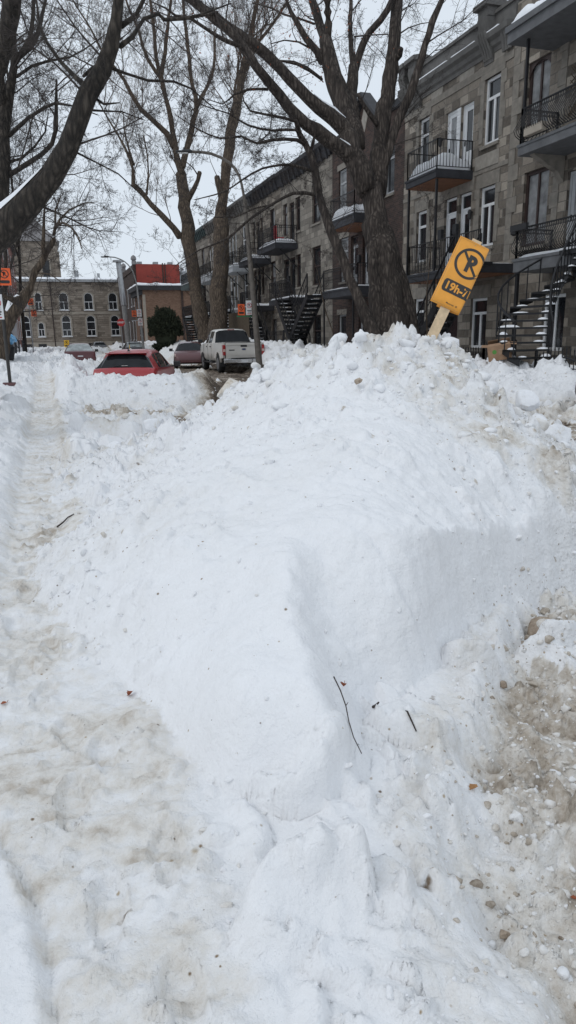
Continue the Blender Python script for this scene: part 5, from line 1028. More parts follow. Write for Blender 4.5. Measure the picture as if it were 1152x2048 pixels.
row('pale trimmed row house with light grey balcony just right of the pollarded trunk', 50.02, 57.0, 'grey_stone_pale', 11.4, [(50.2,53.1,6.3,6.7,1),(51.5,54.2,3.45,3.75,0)], 8, 'cornice_metal', 'dressed_pale', 'slab_white', pale=True)
row('row house with a pale balcony between the forked tree and the pollarded tree', 57.02, 64.0, 'grey_stone', 11.35, [(57.3,62.9,6.3,6.75,1),(58.5,61.5,3.45,3.75,0)], 11, 'cornice_metal', 'dressed_pale', 'slab_white', pale=True)
row('last row house of the terrace with dark green balconies by the round evergreen', 64.02, 72.0, 'grey_stone_pale', 11.4, [(66.5,70.5,6.3,6.75,1),(66.0,70.0,3.45,3.75,0)], 14, 'green_cornice', 'dressed_pale', 'green_cornice')

# ---- corner houses beyond the side street (side walls face us)
h = thing('brick_house', 'tan brown brick corner house with dark snowy cornice behind the round evergreen', 'house', (16, 86, 0))
x0, x1, ya, yb, zt = 11.25, 24.0, 85.0, 93.0, 7.3
ops = [(14.4,15.1,5.0,6.6)]
m = MB().box(x0,x1,ya,yb,0,zt); m.build('wall', M['brown_brick'], h)
for a, c, d, e in ((19.4,20.2,3.6,5.8),(15.8,16.0,.5,zt)):
    if c-a > .5:
        w_ = MB().box(a,c,ya-.05,ya-.003,d,e).build('window', M['brown_paint'], h); MB().box(a+.08,c-.08,ya-.07,ya-.052,d+.08,e-.08).build('pane', M['glass_dark'], w_)
for yy, zz in ((86.5,4.2),(88.6,4.2),(86.5,1.0),(88.6,1.0),(91,4.2)):
    w_ = MB().box(x0-.05,x0-.003,yy-.45,yy+.45,zz,zz+2.1).build('window', M['brown_paint'], h); MB().box(x0-.07,x0-.052,yy-.37,yy+.37,zz+.08,zz+2.0).build('pane', M['glass_dark'], w_)
cn = MB().box(x0-.75,x1,ya-.35,yb,zt,zt+.5).box(x0-.45,x0-.003,ya-.1,yb,zt-.5,zt-.002).build('cornice', M['dark_cornice'], h)
snow_slab(cn, x0-.72, 23.9, ya-.32, 92.8, zt+.5, .28, 41)
MB().box(15.75,16.0,ya-.12,ya-.003,1,zt-.01).build('chimney_breast', M['dark_brick'], h)
MB().box(x0-.03,x0+.3,ya-.03,ya-.002,.3,zt-.5).build('quoin', M['tan_trim'], h)
h = thing('brick_house', 'tall dark brick house with bright red painted side wall above the tan corner house', 'house', (14, 100, 0))
x0, x1, ya, yb, zt = 11.7, 17.6, 95.0, 116.0, 10.4
MB().box(x0,x1,ya,yb,0,zt).build('wall', M['dark_brick'], h)
MB().box(x0+.25,x1-.05,ya-.06,ya-.003,4,zt+.75).build('painted_side_wall', M['red_paint_wall'], h)
MB().box(x0-.12,x0+.5,ya+.02,yb,zt,zt+.7).build('parapet', M['dark_brick'], h)
MB().box(x0-.2,x0+.35,ya-.1,ya+.5,zt+.7,zt+1.1).lathe([(.2,0),(.38,.25),(.3,.55),(.05,.75)],(x0+.05,ya+.2,zt+1.1)).build('corner_finial', M['slate'], h)
MB().box(x0-.2,x0+.3,ya+12,ya+12.6,zt+.7,zt+1.3).lathe([(.2,0),(.38,.25),(.3,.55),(.05,.75)],(x0+.05,ya+12.3,zt+1.3)).build('corner_finial', M['slate'], h)
m = MB().box(15.3,15.45,ya-.16,ya-.062,4,zt+.9).box(15.62,15.75,ya-.16,ya-.062,4,zt+.9); m.build('flue', M['dark_brick'], h)
for xx in (12.6,14.7,16.6): MB().box(xx-.3,xx+.3,ya+1,ya+2,zt,zt+1.15).build('roof_vent', M['galvanised'], h)
for yy in (97,100,104,108):
    for zz in (6.0, 1.6):
        w_ = MB().box(x0-.05,x0-.003,yy-.5,yy+.5,zz,zz+2.6).build('window', M['white_paint'], h); MB().box(x0-.07,x0-.052,yy-.36,yy+.36,zz+.12,zz+2.5).build('pane', M['glass_dark'], w_)
h = thing('white_house', 'pale rendered building with a snowy roof and small chimney behind the forked tree', 'house', (21, 97, 0))
MB().box(17.62,26,97,110,0,10.3).build('wall', M['slab_white'], h); r_ = MB().box(17.62,26,97,110,10.302,10.5).build('roof', M['galvanised'], h)
snow_slab(r_, 17.7,25.9,97.1,109,10.5,.4,45); MB().box(19.2,20.2,98,99,10.5,12.6).box(19.1,20.3,97.9,99.1,12.6,12.9).build('chimney', M['galvanised'], r_)

# ---- the long stone building that closes the street
h = thing('stone_building', 'long tan stone building with arched windows closing the end of the street', 'building', (3, 118, 0))
Y0 = 118.0
m = MB().box(-26,30,Y0,Y0+14,0,10.6); m.build('wall', M['tan_stone'], h)
MB().box(-26,30,Y0-.12,Y0-.003,0,1.55).build('plinth', M['tan_trim'], h)
MB().box(-26,30,Y0-.06,Y0-.003,5.75,6.15).build('string_course', M['tan_trim'], h)
MB().box(-26.2,30.2,Y0-.5,Y0+14.2,10.6,11.0).build('eave', M['galvanised'], h)
r_ = MB().prism([(Y0-.45,11.002),(Y0+14.15,11.002),(Y0+14.15,11.5),(Y0+.3,11.32)], -26.1, 30.1, 'x').build('roof', M['snow_clean'], h)
MB().box(5.5,6.1,Y0+3,Y0+3.6,11.4,12.6).build('roof_vent', M['galvanised'], r_); MB().box(9.0,9.4,Y0+3,Y0+3.6,11.4,12.2).build('roof_vent', M['galvanised'], r_)
def arch(xc, z0, z1, w, n=14, tr=(.33,), y=Y0):
    def pts(hw, zb, ztop): r = hw; return [(xc-hw, zb)]+[(xc-hw*math.cos(math.pi*k/n), ztop-r+r*math.sin(math.pi*k/n)) for k in range(n+1)]+[(xc+hw, zb)]
    out_, in_ = pts(w/2+.25, z0-.02, z1+.25), pts(w/2, z0, z1)
    m = MB(); k = len(in_)
    m.add([(p[0],y-.11,p[1]) for p in out_]+[(p[0],y-.11,p[1]) for p in in_]+[(p[0],y-.003,p[1]) for p in out_]+[(p[0],y-.02,p[1]) for p in in_],
          [(i,i+1,k+i+1,k+i) for i in range(k-1)]+[(i,2*k+i,2*k+i+1,i+1) for i in range(k-1)]+[(k+i,k+i+1,3*k+i+1,3*k+i) for i in range(k-1)])
    wd = m.build('window', M['tan_trim'], h)
    i2 = pts(w/2-.01, z0, z1); g = MB(); g.add([(p[0],y-.025,p[1]) for p in i2], [tuple(range(len(i2)))]); g.build('pane', M['glass_dark'], wd)
    f = MB(); i3 = pts(w/2-.075, z0+.075, z1-.075)
    f.add([(p[0],y-.05,p[1]) for p in in_]+[(p[0],y-.05,p[1]) for p in i3], [(i,i+1,k+i+1,k+i) for i in range(k-1)]+[(k-1,0,k,2*k-1)])
    for t in tr: zz = z0+(z1-z0)*t; f.box(xc-w/2,xc+w/2,y-.06,y-.03,zz-.045,zz+.045)
    f.box(xc-.04,xc+.04,y-.06,y-.03,z0,z0+(z1-z0)*tr[0]); f.box(xc-w/2-.15,xc+w/2+.15,y-.2,y-.003,z0-.16,z0); f.build('frame', M['white_paint'], wd)
for xc in (-16,-11.5,-3.2,-.4,3.35,7.1,10.85,14.6): arch(xc, 6.45, 9.0, 1.32 if xc > 0 else 1.0, tr=(.46,))
for xc in (-16,-11.5,-2.6,3.45,7.2,10.95,14.7): arch(xc, 2.45, 5.55, 1.32, tr=(.3,.68))
arch(-.35, 2.45, 4.55, .9, tr=(.5,))
for xc in (-2.6,-.4,3.4,7.2,10.9): w_ = MB().box(xc-.6,xc+.6,Y0-.14,Y0-.122,.75,1.3).build('basement_window', M['black_plastic'], h)
MB().box(1.45,1.6,Y0-.16,Y0-.122,.2,10.6).build('downpipe', M['brown_paint'], h)
h = thing('church_tower', 'square stone church tower with grey hipped roof behind the long stone building', 'tower', (-.8, 140, 0))
m = MB().box(-9.5,3.75,140,152,0,19.2); m.build('wall', M['tan_stone'], h)
m = MB().add([(-10,139.5,19.2),(4.2,139.5,19.2),(4.2,152.5,19.2),(-10,152.5,19.2),(-3,146,27)], [(0,1,4),(1,2,4),(2,3,4),(3,0,4),(0,3,2,1)]); m.build('roof', M['slate'], h)
w_ = MB().box(.6,2.3,139.8,139.997,9,16.2).build('window', M['tan_trim'], h); MB().box(.85,2.05,139.74,139.797,9.3,15.9).build('pane', M['glass_dark'], w_)
MB().box(3.0,3.95,139.7,140.6,0,17.4).build('buttress', M['tan_stone'], h)

# ---- the red brick row at the left edge
h = thing('brick_house', 'red brick row house at the left edge with a white porch and black front stairs', 'house', (-2.7, 74, 0))
XL = -2.75
MB().box(-14,XL,52,98,0,12.2).build('wall', M['red_brick'], h)
MB().box(-14,XL+.35,52,98.2,12.2,12.8).build('cornice', M['dark_cornice'], h)
for yy in (56,61,68,74,80,86,92):
    for zz in (1.9,5.2,8.6):
        w_ = MB().box(XL+.003,XL+.05,yy-.6,yy+.6,zz,zz+2.2).build('window', M['white_paint'], h); MB().box(XL+.052,XL+.07,yy-.48,yy+.48,zz+.12,zz+2.1).build('pane', M['glass_dark'], w_)
MB().box(XL+.003,XL+.75,62.5,65.5,1.2,1.5).box(XL+.003,XL+.6,63.2,63.4,1.5,3.8).box(XL+.003,XL+.6,64.9,65.1,1.5,3.8).box(XL+.003,XL+.8,62.6,65.6,3.8,4.1).build('porch', M['white_paint'], h)
for yy, s in ((47.0,1),(41.5,2)):
    t = thing('front_stairs', ['','black iron front stairs at the left edge beside the red brick house, farther flight','black iron front stairs at the left edge beyond the blue bag, nearer flight'][s], 'stairs', (-2.4, yy, 0))
    flight(t, (-3.1,yy,3.0), (-1.55,yy,.85), 1.0, 10, side=(0,1,0), seed=50+s)
MB().tube([(XL+.12,70,.4),(XL+.12,70,5.5)], .06, 8).build('downpipe', M['galvanised'], bpy.data.objects[h.name])
# ------------------------------------------------------------------ trees
def smooth_poly(P, step=.35):
    P = np.array(P, float); out = [P[0]]; n = len(P)
    for i in range(n-1):
        p0, p1, p2, p3 = P[max(i-1,0)], P[i], P[i+1], P[min(i+2,n-1)]; L = np.linalg.norm(p2[:3]-p1[:3]); k = max(1, min(14, int(L/step)))
        for j in range(1, k+1):
            t = j/k; q = .5*((2*p1)+(-p0+p2)*t+(2*p0-5*p1+4*p2-p3)*t*t+(-p0+3*p1-3*p2+p3)*t**3); q[3] = p1[3]+(p2[3]-p1[3])*t; out.append(q)
    return np.array(out)
def tubes(polys, sides):
    """numpy tubes for many polylines (each (n,4): x, y, z, r); returns verts and quads"""
    by = {}
    for p in polys: by.setdefault(len(p), []).append(p)
    Vs, Qs, off = [], [], 0
    for n, L in by.items():
        A = np.array(L); B = len(A); P, r = A[:,:,:3], A[:,:,3]
        T = np.gradient(P, axis=1); T /= np.linalg.norm(T, axis=2, keepdims=True)+1e-9
        ref = np.where(np.abs(T[:,:1,2:3]) < .8, np.array([0,0,1.]), np.array([1.,0,0])); ref = np.broadcast_to(ref, T.shape)
        X = np.cross(T, ref); X /= np.linalg.norm(X, axis=2, keepdims=True)+1e-9; Y = np.cross(X, T)
        a = np.arange(sides)*2*np.pi/sides
        V_ = P[:,:,None,:] + r[:,:,None,None]*(X[:,:,None,:]*np.cos(a)[:,None]+Y[:,:,None,:]*np.sin(a)[:,None])
        Vs.append(V_.reshape(-1,3)); I_ = np.arange(B*n*sides).reshape(B, n, sides)+off; J = np.roll(I_, -1, axis=2)
        Qs.append(np.stack([I_[:,:-1], J[:,:-1], J[:,1:], I_[:,1:]], -1).reshape(-1,4)); off += B*n*sides
    return np.concatenate(Vs), np.concatenate(Qs)
def bark_relief(V_, Q, polys, sides, amp, seed):
    g = fbm(V_[:,0]*1.0+V_[:,2]*.15, V_[:,1]+V_[:,2]*.2, 6., seed, 3)
    return V_
class Twigs:
    def __init__(s, seed, rmin, up=.06, wander=.32, levels=3, lscale=1.): s.g = random.Random(seed); s.out = []; s.rmin = rmin; s.up = up; s.w = wander; s.lv = levels; s.ls = lscale
    def rv(s): return np.array([s.g.gauss(0,1), s.g.gauss(0,1), s.g.gauss(0,1)])
    def branch(s, p, d, L, r, lvl):
        n = 6 if lvl < 2 else 4; pts = [np.array([*p, r])]; d = d/np.linalg.norm(d); q = np.array(p, float); st = L/n
        for k in range(n):
            d = d + s.rv()*s.w*(.55 if lvl == 0 else .8)*.6 + np.array([0,0,s.up*(1 if lvl else .6)]); d /= np.linalg.norm(d); q = q+d*st
            rr = max(s.rmin*(.55 if k == n-1 else .8), r*(1-.8*(k+1)/n)); pts.append(np.array([*q, rr]))
            if lvl < s.lv and k > 0:
                for _ in range(2 if (lvl < s.lv-1 or s.g.random() < .55) else 1):
                    if s.g.random() < .82:
                        e = d*.8 + s.rv()*.55; s.branch(q, e, L*s.g.uniform(.32,.55)*(1.05-.5*k/n), max(s.rmin, rr*.62), lvl+1)
        s.out.append(np.array(pts))
    def clothe(s, P, spacing, L0, start=.15, lvl=0, bias=None, kmax=1.):
        """side shoots along a smoothed limb"""
        seg = np.linalg.norm(np.diff(P[:,:3], axis=0), axis=1); cum = np.concatenate([[0], np.cumsum(seg)]); T = cum[-1]; x = T*start
        while x < T:
            x += spacing*s.g.uniform(.5,1.5)
            if x >= T: break
            i = min(len(seg)-1, np.searchsorted(cum, x)-1); t = (x-cum[i])/max(1e-6, seg[i]); p = P[i]*(1-t)+P[i+1]*t; d = (P[i+1]-P[i])[:3]; d = d/(np.linalg.norm(d)+1e-9)
            e = s.rv(); e -= d*e.dot(d); e /= np.linalg.norm(e)+1e-9; v = d*s.g.uniform(.3,1.)+e+np.array([0,0,s.up*4])
            if bias is not None: v = v+np.array(bias)*.6
            L = L0*s.g.uniform(.45,1.25); s.branch(p[:3]+e*p[3]*.5, v, L, min(p[3]*.55, max(s.rmin*1.5, L*.011)), lvl)
        s.branch(P[-1,:3], (P[-1]-P[-2])[:3], L0*.9, max(P[-1,3]*.9, s.rmin), lvl)
def tree(name, label, limbs, bark, twigmat, seed, rmin, spacing, L0, up=.06, wander=.32, levels=3, sides=10, extra=None, cat='tree', group=None, limb_start=None, thick_start=.0, step=.35, rs=.92):
    base = limbs[0][0]; gz = ground_z(base[0], base[1])
    t = thing(name, label, cat, (base[0], base[1], min(gz, base[2])), group=group)
    S = [smooth_poly(l, step) for l in limbs]
    for P in S: P[:,3] *= rs
    for k in range(len(S)):                                        # rounded ends
        P = S[k]; d = (P[-1]-P[-2])[:3]; d = d/np.linalg.norm(d); S[k] = P = np.vstack([P, [*(P[-1,:3]+d*P[-1,3]*.45), P[-1,3]*.75], [*(P[-1,:3]+d*P[-1,3]*.62), P[-1,3]*.15]])
        if k: d = (P[1]-P[0])[:3]; d = d/np.linalg.norm(d); S[k] = np.vstack([[*(P[0,:3]-d*P[0,3]*.5), P[0,3]*.15], [*(P[0,:3]-d*P[0,3]*.35), P[0,3]*.75], P])
    for k, P in enumerate(S):                                      # knots and slight swelling
        n = len(P); P[:,3] *= 1+.07*np.array([math.sin(i*1.7+k*2.1)+math.sin(i*.6+k) for i in range(n)])*.6
        P[1:-1,:3] += NR.normal(size=(max(0,n-2),3))*P[1:-1,3:4]*.09
    big = [P for P in S if P[:,3].max() > .12]; small = [P for P in S if P[:,3].max() <= .12]
    Vv, Q = [], []; off = 0
    for L, sd in ((big, 18), (small, 8)):
        if not L: continue
        v, q = tubes(L, sd)
        Vv.append(v); Q.append(q+off); off += len(v)
    Vv = np.concatenate(Vv)
    # furrowed relief on thick stems
    a = fbm(Vv[:,0]*9+Vv[:,2]*.8, Vv[:,1]*9-Vv[:,2]*.6, 1., seed, 4); 
    rr = np.concatenate([np.repeat(np.concatenate([P[:,3] for n_ in sorted({len(p) for p in L}, key=[len(p) for p in L].index) for P in L if len(P) == n_]), sd) for L, sd in ((big,18),(small,8)) if L])
    ctr = np.concatenate([np.repeat(np.concatenate([P[:,:3] for n_ in sorted({len(p) for p in L}, key=[len(p) for p in L].index) for P in L if len(P) == n_]), sd, axis=0) for L, sd in ((big,18),(small,8)) if L])
    Vv = ctr+(Vv-ctr)*(1+.17*np.clip(rr/.13,0,1)*a)[:,None]
    tr = np_mesh('trunk', Vv, np.concatenate(Q), M[bark], t)
    tw = Twigs(seed, rmin, up, wander, levels)
    for k, P in enumerate(S):
        st = (limb_start or {}).get(k, .0 if k else .55)
        if st >= 1: continue
        tw.clothe(P, spacing, L0*(.7 if P[:,3].max() < .05 else 1), st)
    if extra: extra(tw, S)
    fat = [p for p in tw.out if len(p) == 7]; thin = [p for p in tw.out if len(p) != 7]
    v1, q1 = tubes(fat, 5) if fat else (np.zeros((0,3)), np.zeros((0,4), int)); v2, q2 = tubes(thin, 3)
    cr = np_mesh('crown', np.concatenate([v1, v2]), np.concatenate([q1, q2+len(v1)]).astype(int), M[twigmat], t)
    print(name, len(tw.out), len(q1)+len(q2)); return t, tr, S, tw
L = TREES['leaning']; L[0] = [[-2.5,11.4,.2,.56],[-2.25,11.3,1.2,.46]]+L[0][1:] if False else [[-2.45,11.5,.3,.6],[-2.15,11.35,1.4,.46]]+L[0]
L[1] = [[-2.4,11.5,.4,.3],[-1.9,11.2,2.6,.26]]+L[1]
t, tr, S, tw = tree('leaning_tree', 'dark leaning tree at the left with a line of snow along its curved trunk', L, 'bark_dark', 'twig_dark', 101, .0019, .33, 1.25, .02, .34, 3, limb_start={0:.45,1:.7})
def snow_line(par, P, i0, i1, w, h, name='snow_line'):
    m = MB(); n = 10; vs = []; fs = []; P = P[i0:i1]
    for i, p in enumerate(P):
        d = (P[min(i+1,len(P)-1)]-P[max(i-1,0)])[:3]; d /= np.linalg.norm(d); x = np.cross(d, [0,0,1.]); x /= np.linalg.norm(x); y = np.cross(x, d)
        k = math.sin(math.pi*min(1,max(.02,(i+.0)/(len(P)-1)))); k = min(1, k*2.2); r = p[3]
        for j in range(n):
            a = math.pi*(.5+(j/(n-1)-.5)*w); rad = r*1.04+h*k*math.sin(math.pi*j/(n-1))+.012*math.sin(i*2.3+j)
            vs.append(p[:3]+(x*math.cos(a)+y*math.sin(a))*rad)
    fs = [(i*n+j, i*n+j+1, (i+1)*n+j+1, (i+1)*n+j) for i in range(len(P)-1) for j in range(n-1)]
    m.add(vs, fs); return m.build(name, M['snow_clean'], par, smooth=70)
zz = [k for k, p in enumerate(S[0]) if p[2] > 2.6 and p[2] < 4.0]; snow_line(tr, S[0], zz[0], zz[-1]+1, .42, .05)
tree('sidewalk_tree', 'straight dark trunk cut by the left edge of the view, behind the leaning tree', TREES['sidewalk'], 'bark_dark', 'twig_dark', 103, .0024, .42, 1.6, .03, .34, 3, limb_start={0:.45})
TREES['curved'][0] = [[-2.6,29.2,.4,.55]]+TREES['curved'][0]
t, tr, S, tw = tree('curved_tree', 'grey curved tree low on the left, arching in front of the long stone building', TREES['curved'], 'bark_brown', 'twig_dark', 107, .0036, .36, 2.0, -.02, .36, 3, limb_start={0:.35})
snow_line(tr, S[0], max(0,int(len(S[0])*.42)), int(len(S[0])*.56), .5, .12)
tree('forked_tree', 'tall brown forked tree with upright shoots standing left of the pickup', TREES['forked'], 'bark_brown', 'twig_brown', 109, .0052, .8, 3.2, .14, .26, 3, limb_start={0:.9,8:1.}, step=.6, rs=.76)
tree('pollarded_tree', 'thick pale trunk with cut stubs and dense upright shoots right behind the pickup', TREES['pollard'], 'bark_brown', 'twig_brown', 113, .0052, .38, 3.6, .2, .24, 3, limb_start={0:.95,1:.45,2:.8}, step=.6, rs=.76)
TREES['big'][0] = [[10.85,20.75,.5,.98]]+TREES['big'][0]; TREES['big'][1] = [[12.0,20.15,.4,.62]]+TREES['big'][1]
t, tr, S, tw = tree('big_tree', 'massive grey multi-stemmed tree behind the mound, in front of the dark brick house', TREES['big'], 'bark_grey', 'twig_dark', 127, .003, .75, 2.0, .05, .36, 3, limb_start={0:1,1:1,2:1,3:1,4:1,7:.6,8:.2,16:1,17:1,5:.35,6:.4}, step=.3)
m = MB()
for k, lo, hi in ((5,.02,.2),(6,.2,.3)):
    P = S[k]; snow_line(tr, P, int(len(P)*lo), max(int(len(P)*lo)+4, int(len(P)*hi)), .32, .05, 'snow_patch')
TREES['slim'][0] = [[9.95,20.1,.5,.3]]+TREES['slim'][0]
tree('slim_tree', 'slim leaning tree with long arching branches at the left foot of the big tree', TREES['slim'], 'bark_grey', 'twig_dark', 131, .003, .30, 1.0, .0, .38, 3, limb_start={0:.5}, step=.3)
# dead leaves still hanging on the big tree
m = MB(); g = random.Random(5)
for _ in range(420):
    P = S[g.choice([8,8,9,10,10,19,20,21,22,25])]; p = P[g.randrange(len(P))]; c = Vector(p[:3])+Vector((g.gauss(0,.5),g.gauss(0,.5),g.gauss(-.1,.45))); s = g.uniform(.025,.05); u = Vector((g.gauss(0,1),g.gauss(0,1),g.gauss(0,1))).normalized(); v = u.cross(Vector((g.gauss(0,1),g.gauss(0,1),g.gauss(0,1)))).normalized()
    m.add([c-u*s, c+v*s*.5, c+u*s, c-v*s*.5], [(0,1,2,3)])
m.build('dead_leaves', M['leaf_rust'], t)['kind'] = 'stuff'
# saplings and the bare shrub by the lamp
def sapling(name, label, x, y, h, lean, seed, n, cat='tree'):
    gz = ground_z(x, y)-.1; P = [[x+lean[0]*k/5+.05*math.sin(k*2), y+lean[1]*k/5, gz+h*k/5, .035*(1-.13*k)] for k in range(6)]
    tree(name, label, [P], 'bark_brown', 'twig_dark', seed, .0034, h/n, h*.35, .03, .36, 2, limb_start={0:.2}, cat=cat)
sapling('sapling', 'thin bare sapling in front of the white windowed stone house', 11.9, 20.75, 4.6, (.1,.1), 141, 16)
sapling('sapling', 'bare little tree among the stairs to the right of the street lamp', 12.3, 39.5, 3.6, (.9,.3), 143, 26)
sapling('sapling', 'twiggy bare shrub low in front of the brick house, left of the big tree', 11.6, 27.5, 4.2, (-1.,.5), 145, 14)
tree('background_tree', 'spindly bare tree far off on the left between the trunks', [[[-1.6,62,.5,.16],[-1.5,62,5,.14],[-1.2,62,10,.11],[-1.3,62,15,.07],[-1.2,62,19,.03]],[[-1.3,62,8,.08],[-2.2,62,12,.06],[-2.6,62,17,.03]],[[-1.2,62,9.5,.07],[.2,62,13,.05],[.5,62,18,.03]]], 'bark_dark', 'twig_dark', 151, .007, .7, 4.2, .05, .3, 3, step=1.)
tree('background_tree', 'bare street tree on the left behind the curved tree, twigs across the tower', [[[-2.0,42,.5,.16],[-1.9,42,3.5,.14],[-1.5,42,7,.10],[-1.6,42,11,.05]],[[-1.9,42,4,.08],[-.9,42,7,.06],[.2,42,9.5,.03]]], 'bark_dark', 'twig_dark', 153, .005, .5, 2.6, .02, .34, 3, step=.8)

# ---- round evergreen
def evergreen(name, label, x, y, rw, h):
    gz = ground_z(x, y)-.2; t = thing(name, label, 'evergreen', (x, y, gz)); g = np.random.default_rng(77)
    MB().tube([(x,y,gz),(x+.05,y,gz+h*.6)], [.16,.05], 8).build('trunk', M['bark_dark'], t)
    n = 15000; u = g.normal(size=(n,3)); u /= np.linalg.norm(u, axis=1, keepdims=True); u[:,2] = np.abs(u[:,2])*np.sign(u[:,2]+.55)
    zz = (u[:,2]+.45)/1.45; prof = 1.0
    rad = g.uniform(.55,1.0,n)**.5*(1+.28*fbm(u[:,0]*2+u[:,2], u[:,1]*2-u[:,2], 1.6, 3, 3))
    C_ = np.stack([x+u[:,0]*rw*rad, y+u[:,1]*rw*rad, gz+h*.38+np.where(u[:,2]>0,u[:,2]*h*.62,u[:,2]*h*.38)*rad], 1)
    s = g.uniform(.05,.11,n)*(rw/1.3)
    d = u*.6+g.normal(size=(n,3))*.5+np.array([0,0,.7]); d /= np.linalg.norm(d,axis=1,keepdims=True); e = np.cross(d, g.normal(size=(n,3))); e /= np.linalg.norm(e,axis=1,keepdims=True)
    A = [C_-e*s[:,None]*.45, C_+d*s[:,None]*.9-e*s[:,None]*.5, C_+d*s[:,None]*2.0, C_+d*s[:,None]*.9+e*s[:,None]*.5]
    Vv = np.stack(A, 1).reshape(-1,3); np_mesh('foliage', Vv, np.arange(4*n).reshape(n,4), M['yew'], t, False)
    bm = bmesh.new(); bmesh.ops.create_icosphere(bm, subdivisions=3, radius=.8); 
    v = np.array([p.co[:] for p in bm.verts]); f = np.array([[q.index for q in p.verts] for p in bm.faces]); bm.free()
    v = np.stack([x+v[:,0]*rw*.85, y+v[:,1]*rw*.85, gz+h*.38+np.where(v[:,2]>0,v[:,2]*h*.58,v[:,2]*h*.36)],1); np_mesh('inner_foliage', v, f, M['yew'], t)
evergreen('evergreen_bush', 'round dark evergreen bush in front of the tan brick corner house', 9.75, 60.5, 1.38, 3.75)
# ------------------------------------------------------------------ vehicles: y runs forward from the rear bumper, x to the right
def loft(stations, nring=None):
    """stations: (y, z_bottom, z_belt, z_roof, half width at belt, half width at roof)"""
    rings = []
    for y, zb, zt, zr, hw, hr in stations:
        P = [(hw*.90,zb),(hw*.975,zb+.10),(hw*1.0,zb+(zt-zb)*.45),(hw*.985,zt-.06),(hw*.955,zt)]
        if zr > zt+.02: P += [(hr+.02,zr-.09),(hr*.86,zr-.015),(hr*.45,zr+.012)]
        else: P += [(hw*.90,zt+.012),(hw*.75,zt+.022),(hw*.4,zt+.032)]
        rings.append([(x,y,z) for x,z in P]+[(-x,y,z) for x,z in reversed(P)])
    return rings
def car_body(t, stations, paint_m, side_glass=(), front_glass=(), rear_glass=(), frame=None, gm='glass_car', gm_rear=None):
    rg = loft(stations); n = len(rg[0]); V_ = [p for r in rg for p in r]; body, sg, fg, bg_ = [], [], [], []
    for i in range(len(rg)-1):
        for j in range(n-1):
            f = (i*n+j, (i+1)*n+j, (i+1)*n+j+1, i*n+j+1); k = j if j < n//2 else n-2-j
            if i in side_glass and k == 4: sg.append(f)
            elif i in front_glass and 5 <= k <= 7: fg.append(f)
            elif i in rear_glass and 5 <= k <= 7: bg_.append(f)
            else: body.append(f)
        body.append((i*n+n-1, (i+1)*n+n-1, (i+1)*n, i*n))
    body += [tuple(range(n)), tuple((len(rg)-1)*n+k for k in range(n-1,-1,-1))]
    m = MB(); m.add(V_, body); b = m.build('body', M[paint_m], t, smooth=38)
    for nm, fs, mt in (('side_window', sg, gm), ('windscreen', fg, gm), ('rear_window', bg_, gm_rear or gm)):
        if not fs: continue
        groups = [[f for f in fs if V_[f[0]][0] > 0], [f for f in fs if V_[f[0]][0] <= 0]] if nm == 'side_window' else [fs]
        for g in groups:
            if g: m = MB(); m.add(V_, g); o = m.build(nm, M[mt], t); q = bmesh.new(); q.from_mesh(o.data); bmesh.ops.delete(q, geom=[v for v in q.verts if not v.link_faces], context='VERTS'); q.to_mesh(o.data); q.free()
    return b
def wheel(t, x, y, r, w=.2):
    s = 1 if x > 0 else -1
    m = MB().lathe([(r*.62,-w/2),(r*.93,-w/2),(r,-w*.36),(r,w*.36),(r*.93,w/2),(r*.62,w/2)], (x,y,r), 'x', 28); wl = m.build('wheel', M['tyre'], t, smooth=40)
    m = MB().lathe([(r*.63,-.01),(r*.6,.012),(r*.5,-.015),(r*.2,.0),(r*.12,.02)], (x+s*w/2,y,r), 'x', 24)
    for k in range(6):
        a = k*math.pi/3; c = Vector((x+s*(w/2+.006),y+r*.34*math.cos(a),r+r*.34*math.sin(a))); d = Vector((0,math.cos(a),math.sin(a))); m.obox(c, (.012,0,0), d*r*.26, Vector((0,-d.z,d.y))*r*.07)
    m.build('rim', M['rim'], wl); return wl
def arch_ring(t, x, y, r, mat='black_plastic'):
    s = 1 if x > 0 else -1; m = MB(); n = 16
    P = [(y+q*math.cos(math.pi*k/n), r*.95+q*math.sin(math.pi*k/n)) for q in (r*1.22, 0.0001) for k in range(n+1)]
    m.add([(x,p[0],p[1]) for p in P], [(k,k+1,n+2+k,n+1+k) for k in range(n)]); return m.build('wheel_arch', M[mat], t)
def plate(t, y, z, x=0, out=-1): return MB().box(x-.15,x+.15,y-.012,y,z-.075,z+.075).build('licence_plate', M['plate'], t)
def mirror(t, x, y, z, mat='black_plastic'):
    s = 1 if x > 0 else -1; return MB().box(min(x,x+s*.2),max(x,x+s*.2),y-.06,y+.07,z-.07,z+.09).bar((x,y,z-.04),(x-s*.08,y,z-.06),.05).build('mirror', M[mat], t, bevel=.03)
def patch(t, name, pts, mat, off=.006, par=None):
    """raised lens or panel: polygon lifted off along its normal"""
    P = [Vector(p) for p in pts]; n = (P[1]-P[0]).cross(P[2]-P[0]).normalized(); c = sum(P, Vector())/len(P)
    m = MB(); k = len(P); m.add([p-n*.02 for p in P]+[c+(p-c)*.96+n*off for p in P], [(i,(i+1)%k,k+(i+1)%k,k+i) for i in range(k)]+[tuple(k+i for i in range(k))]); return m.build(name, M[mat], par or t)
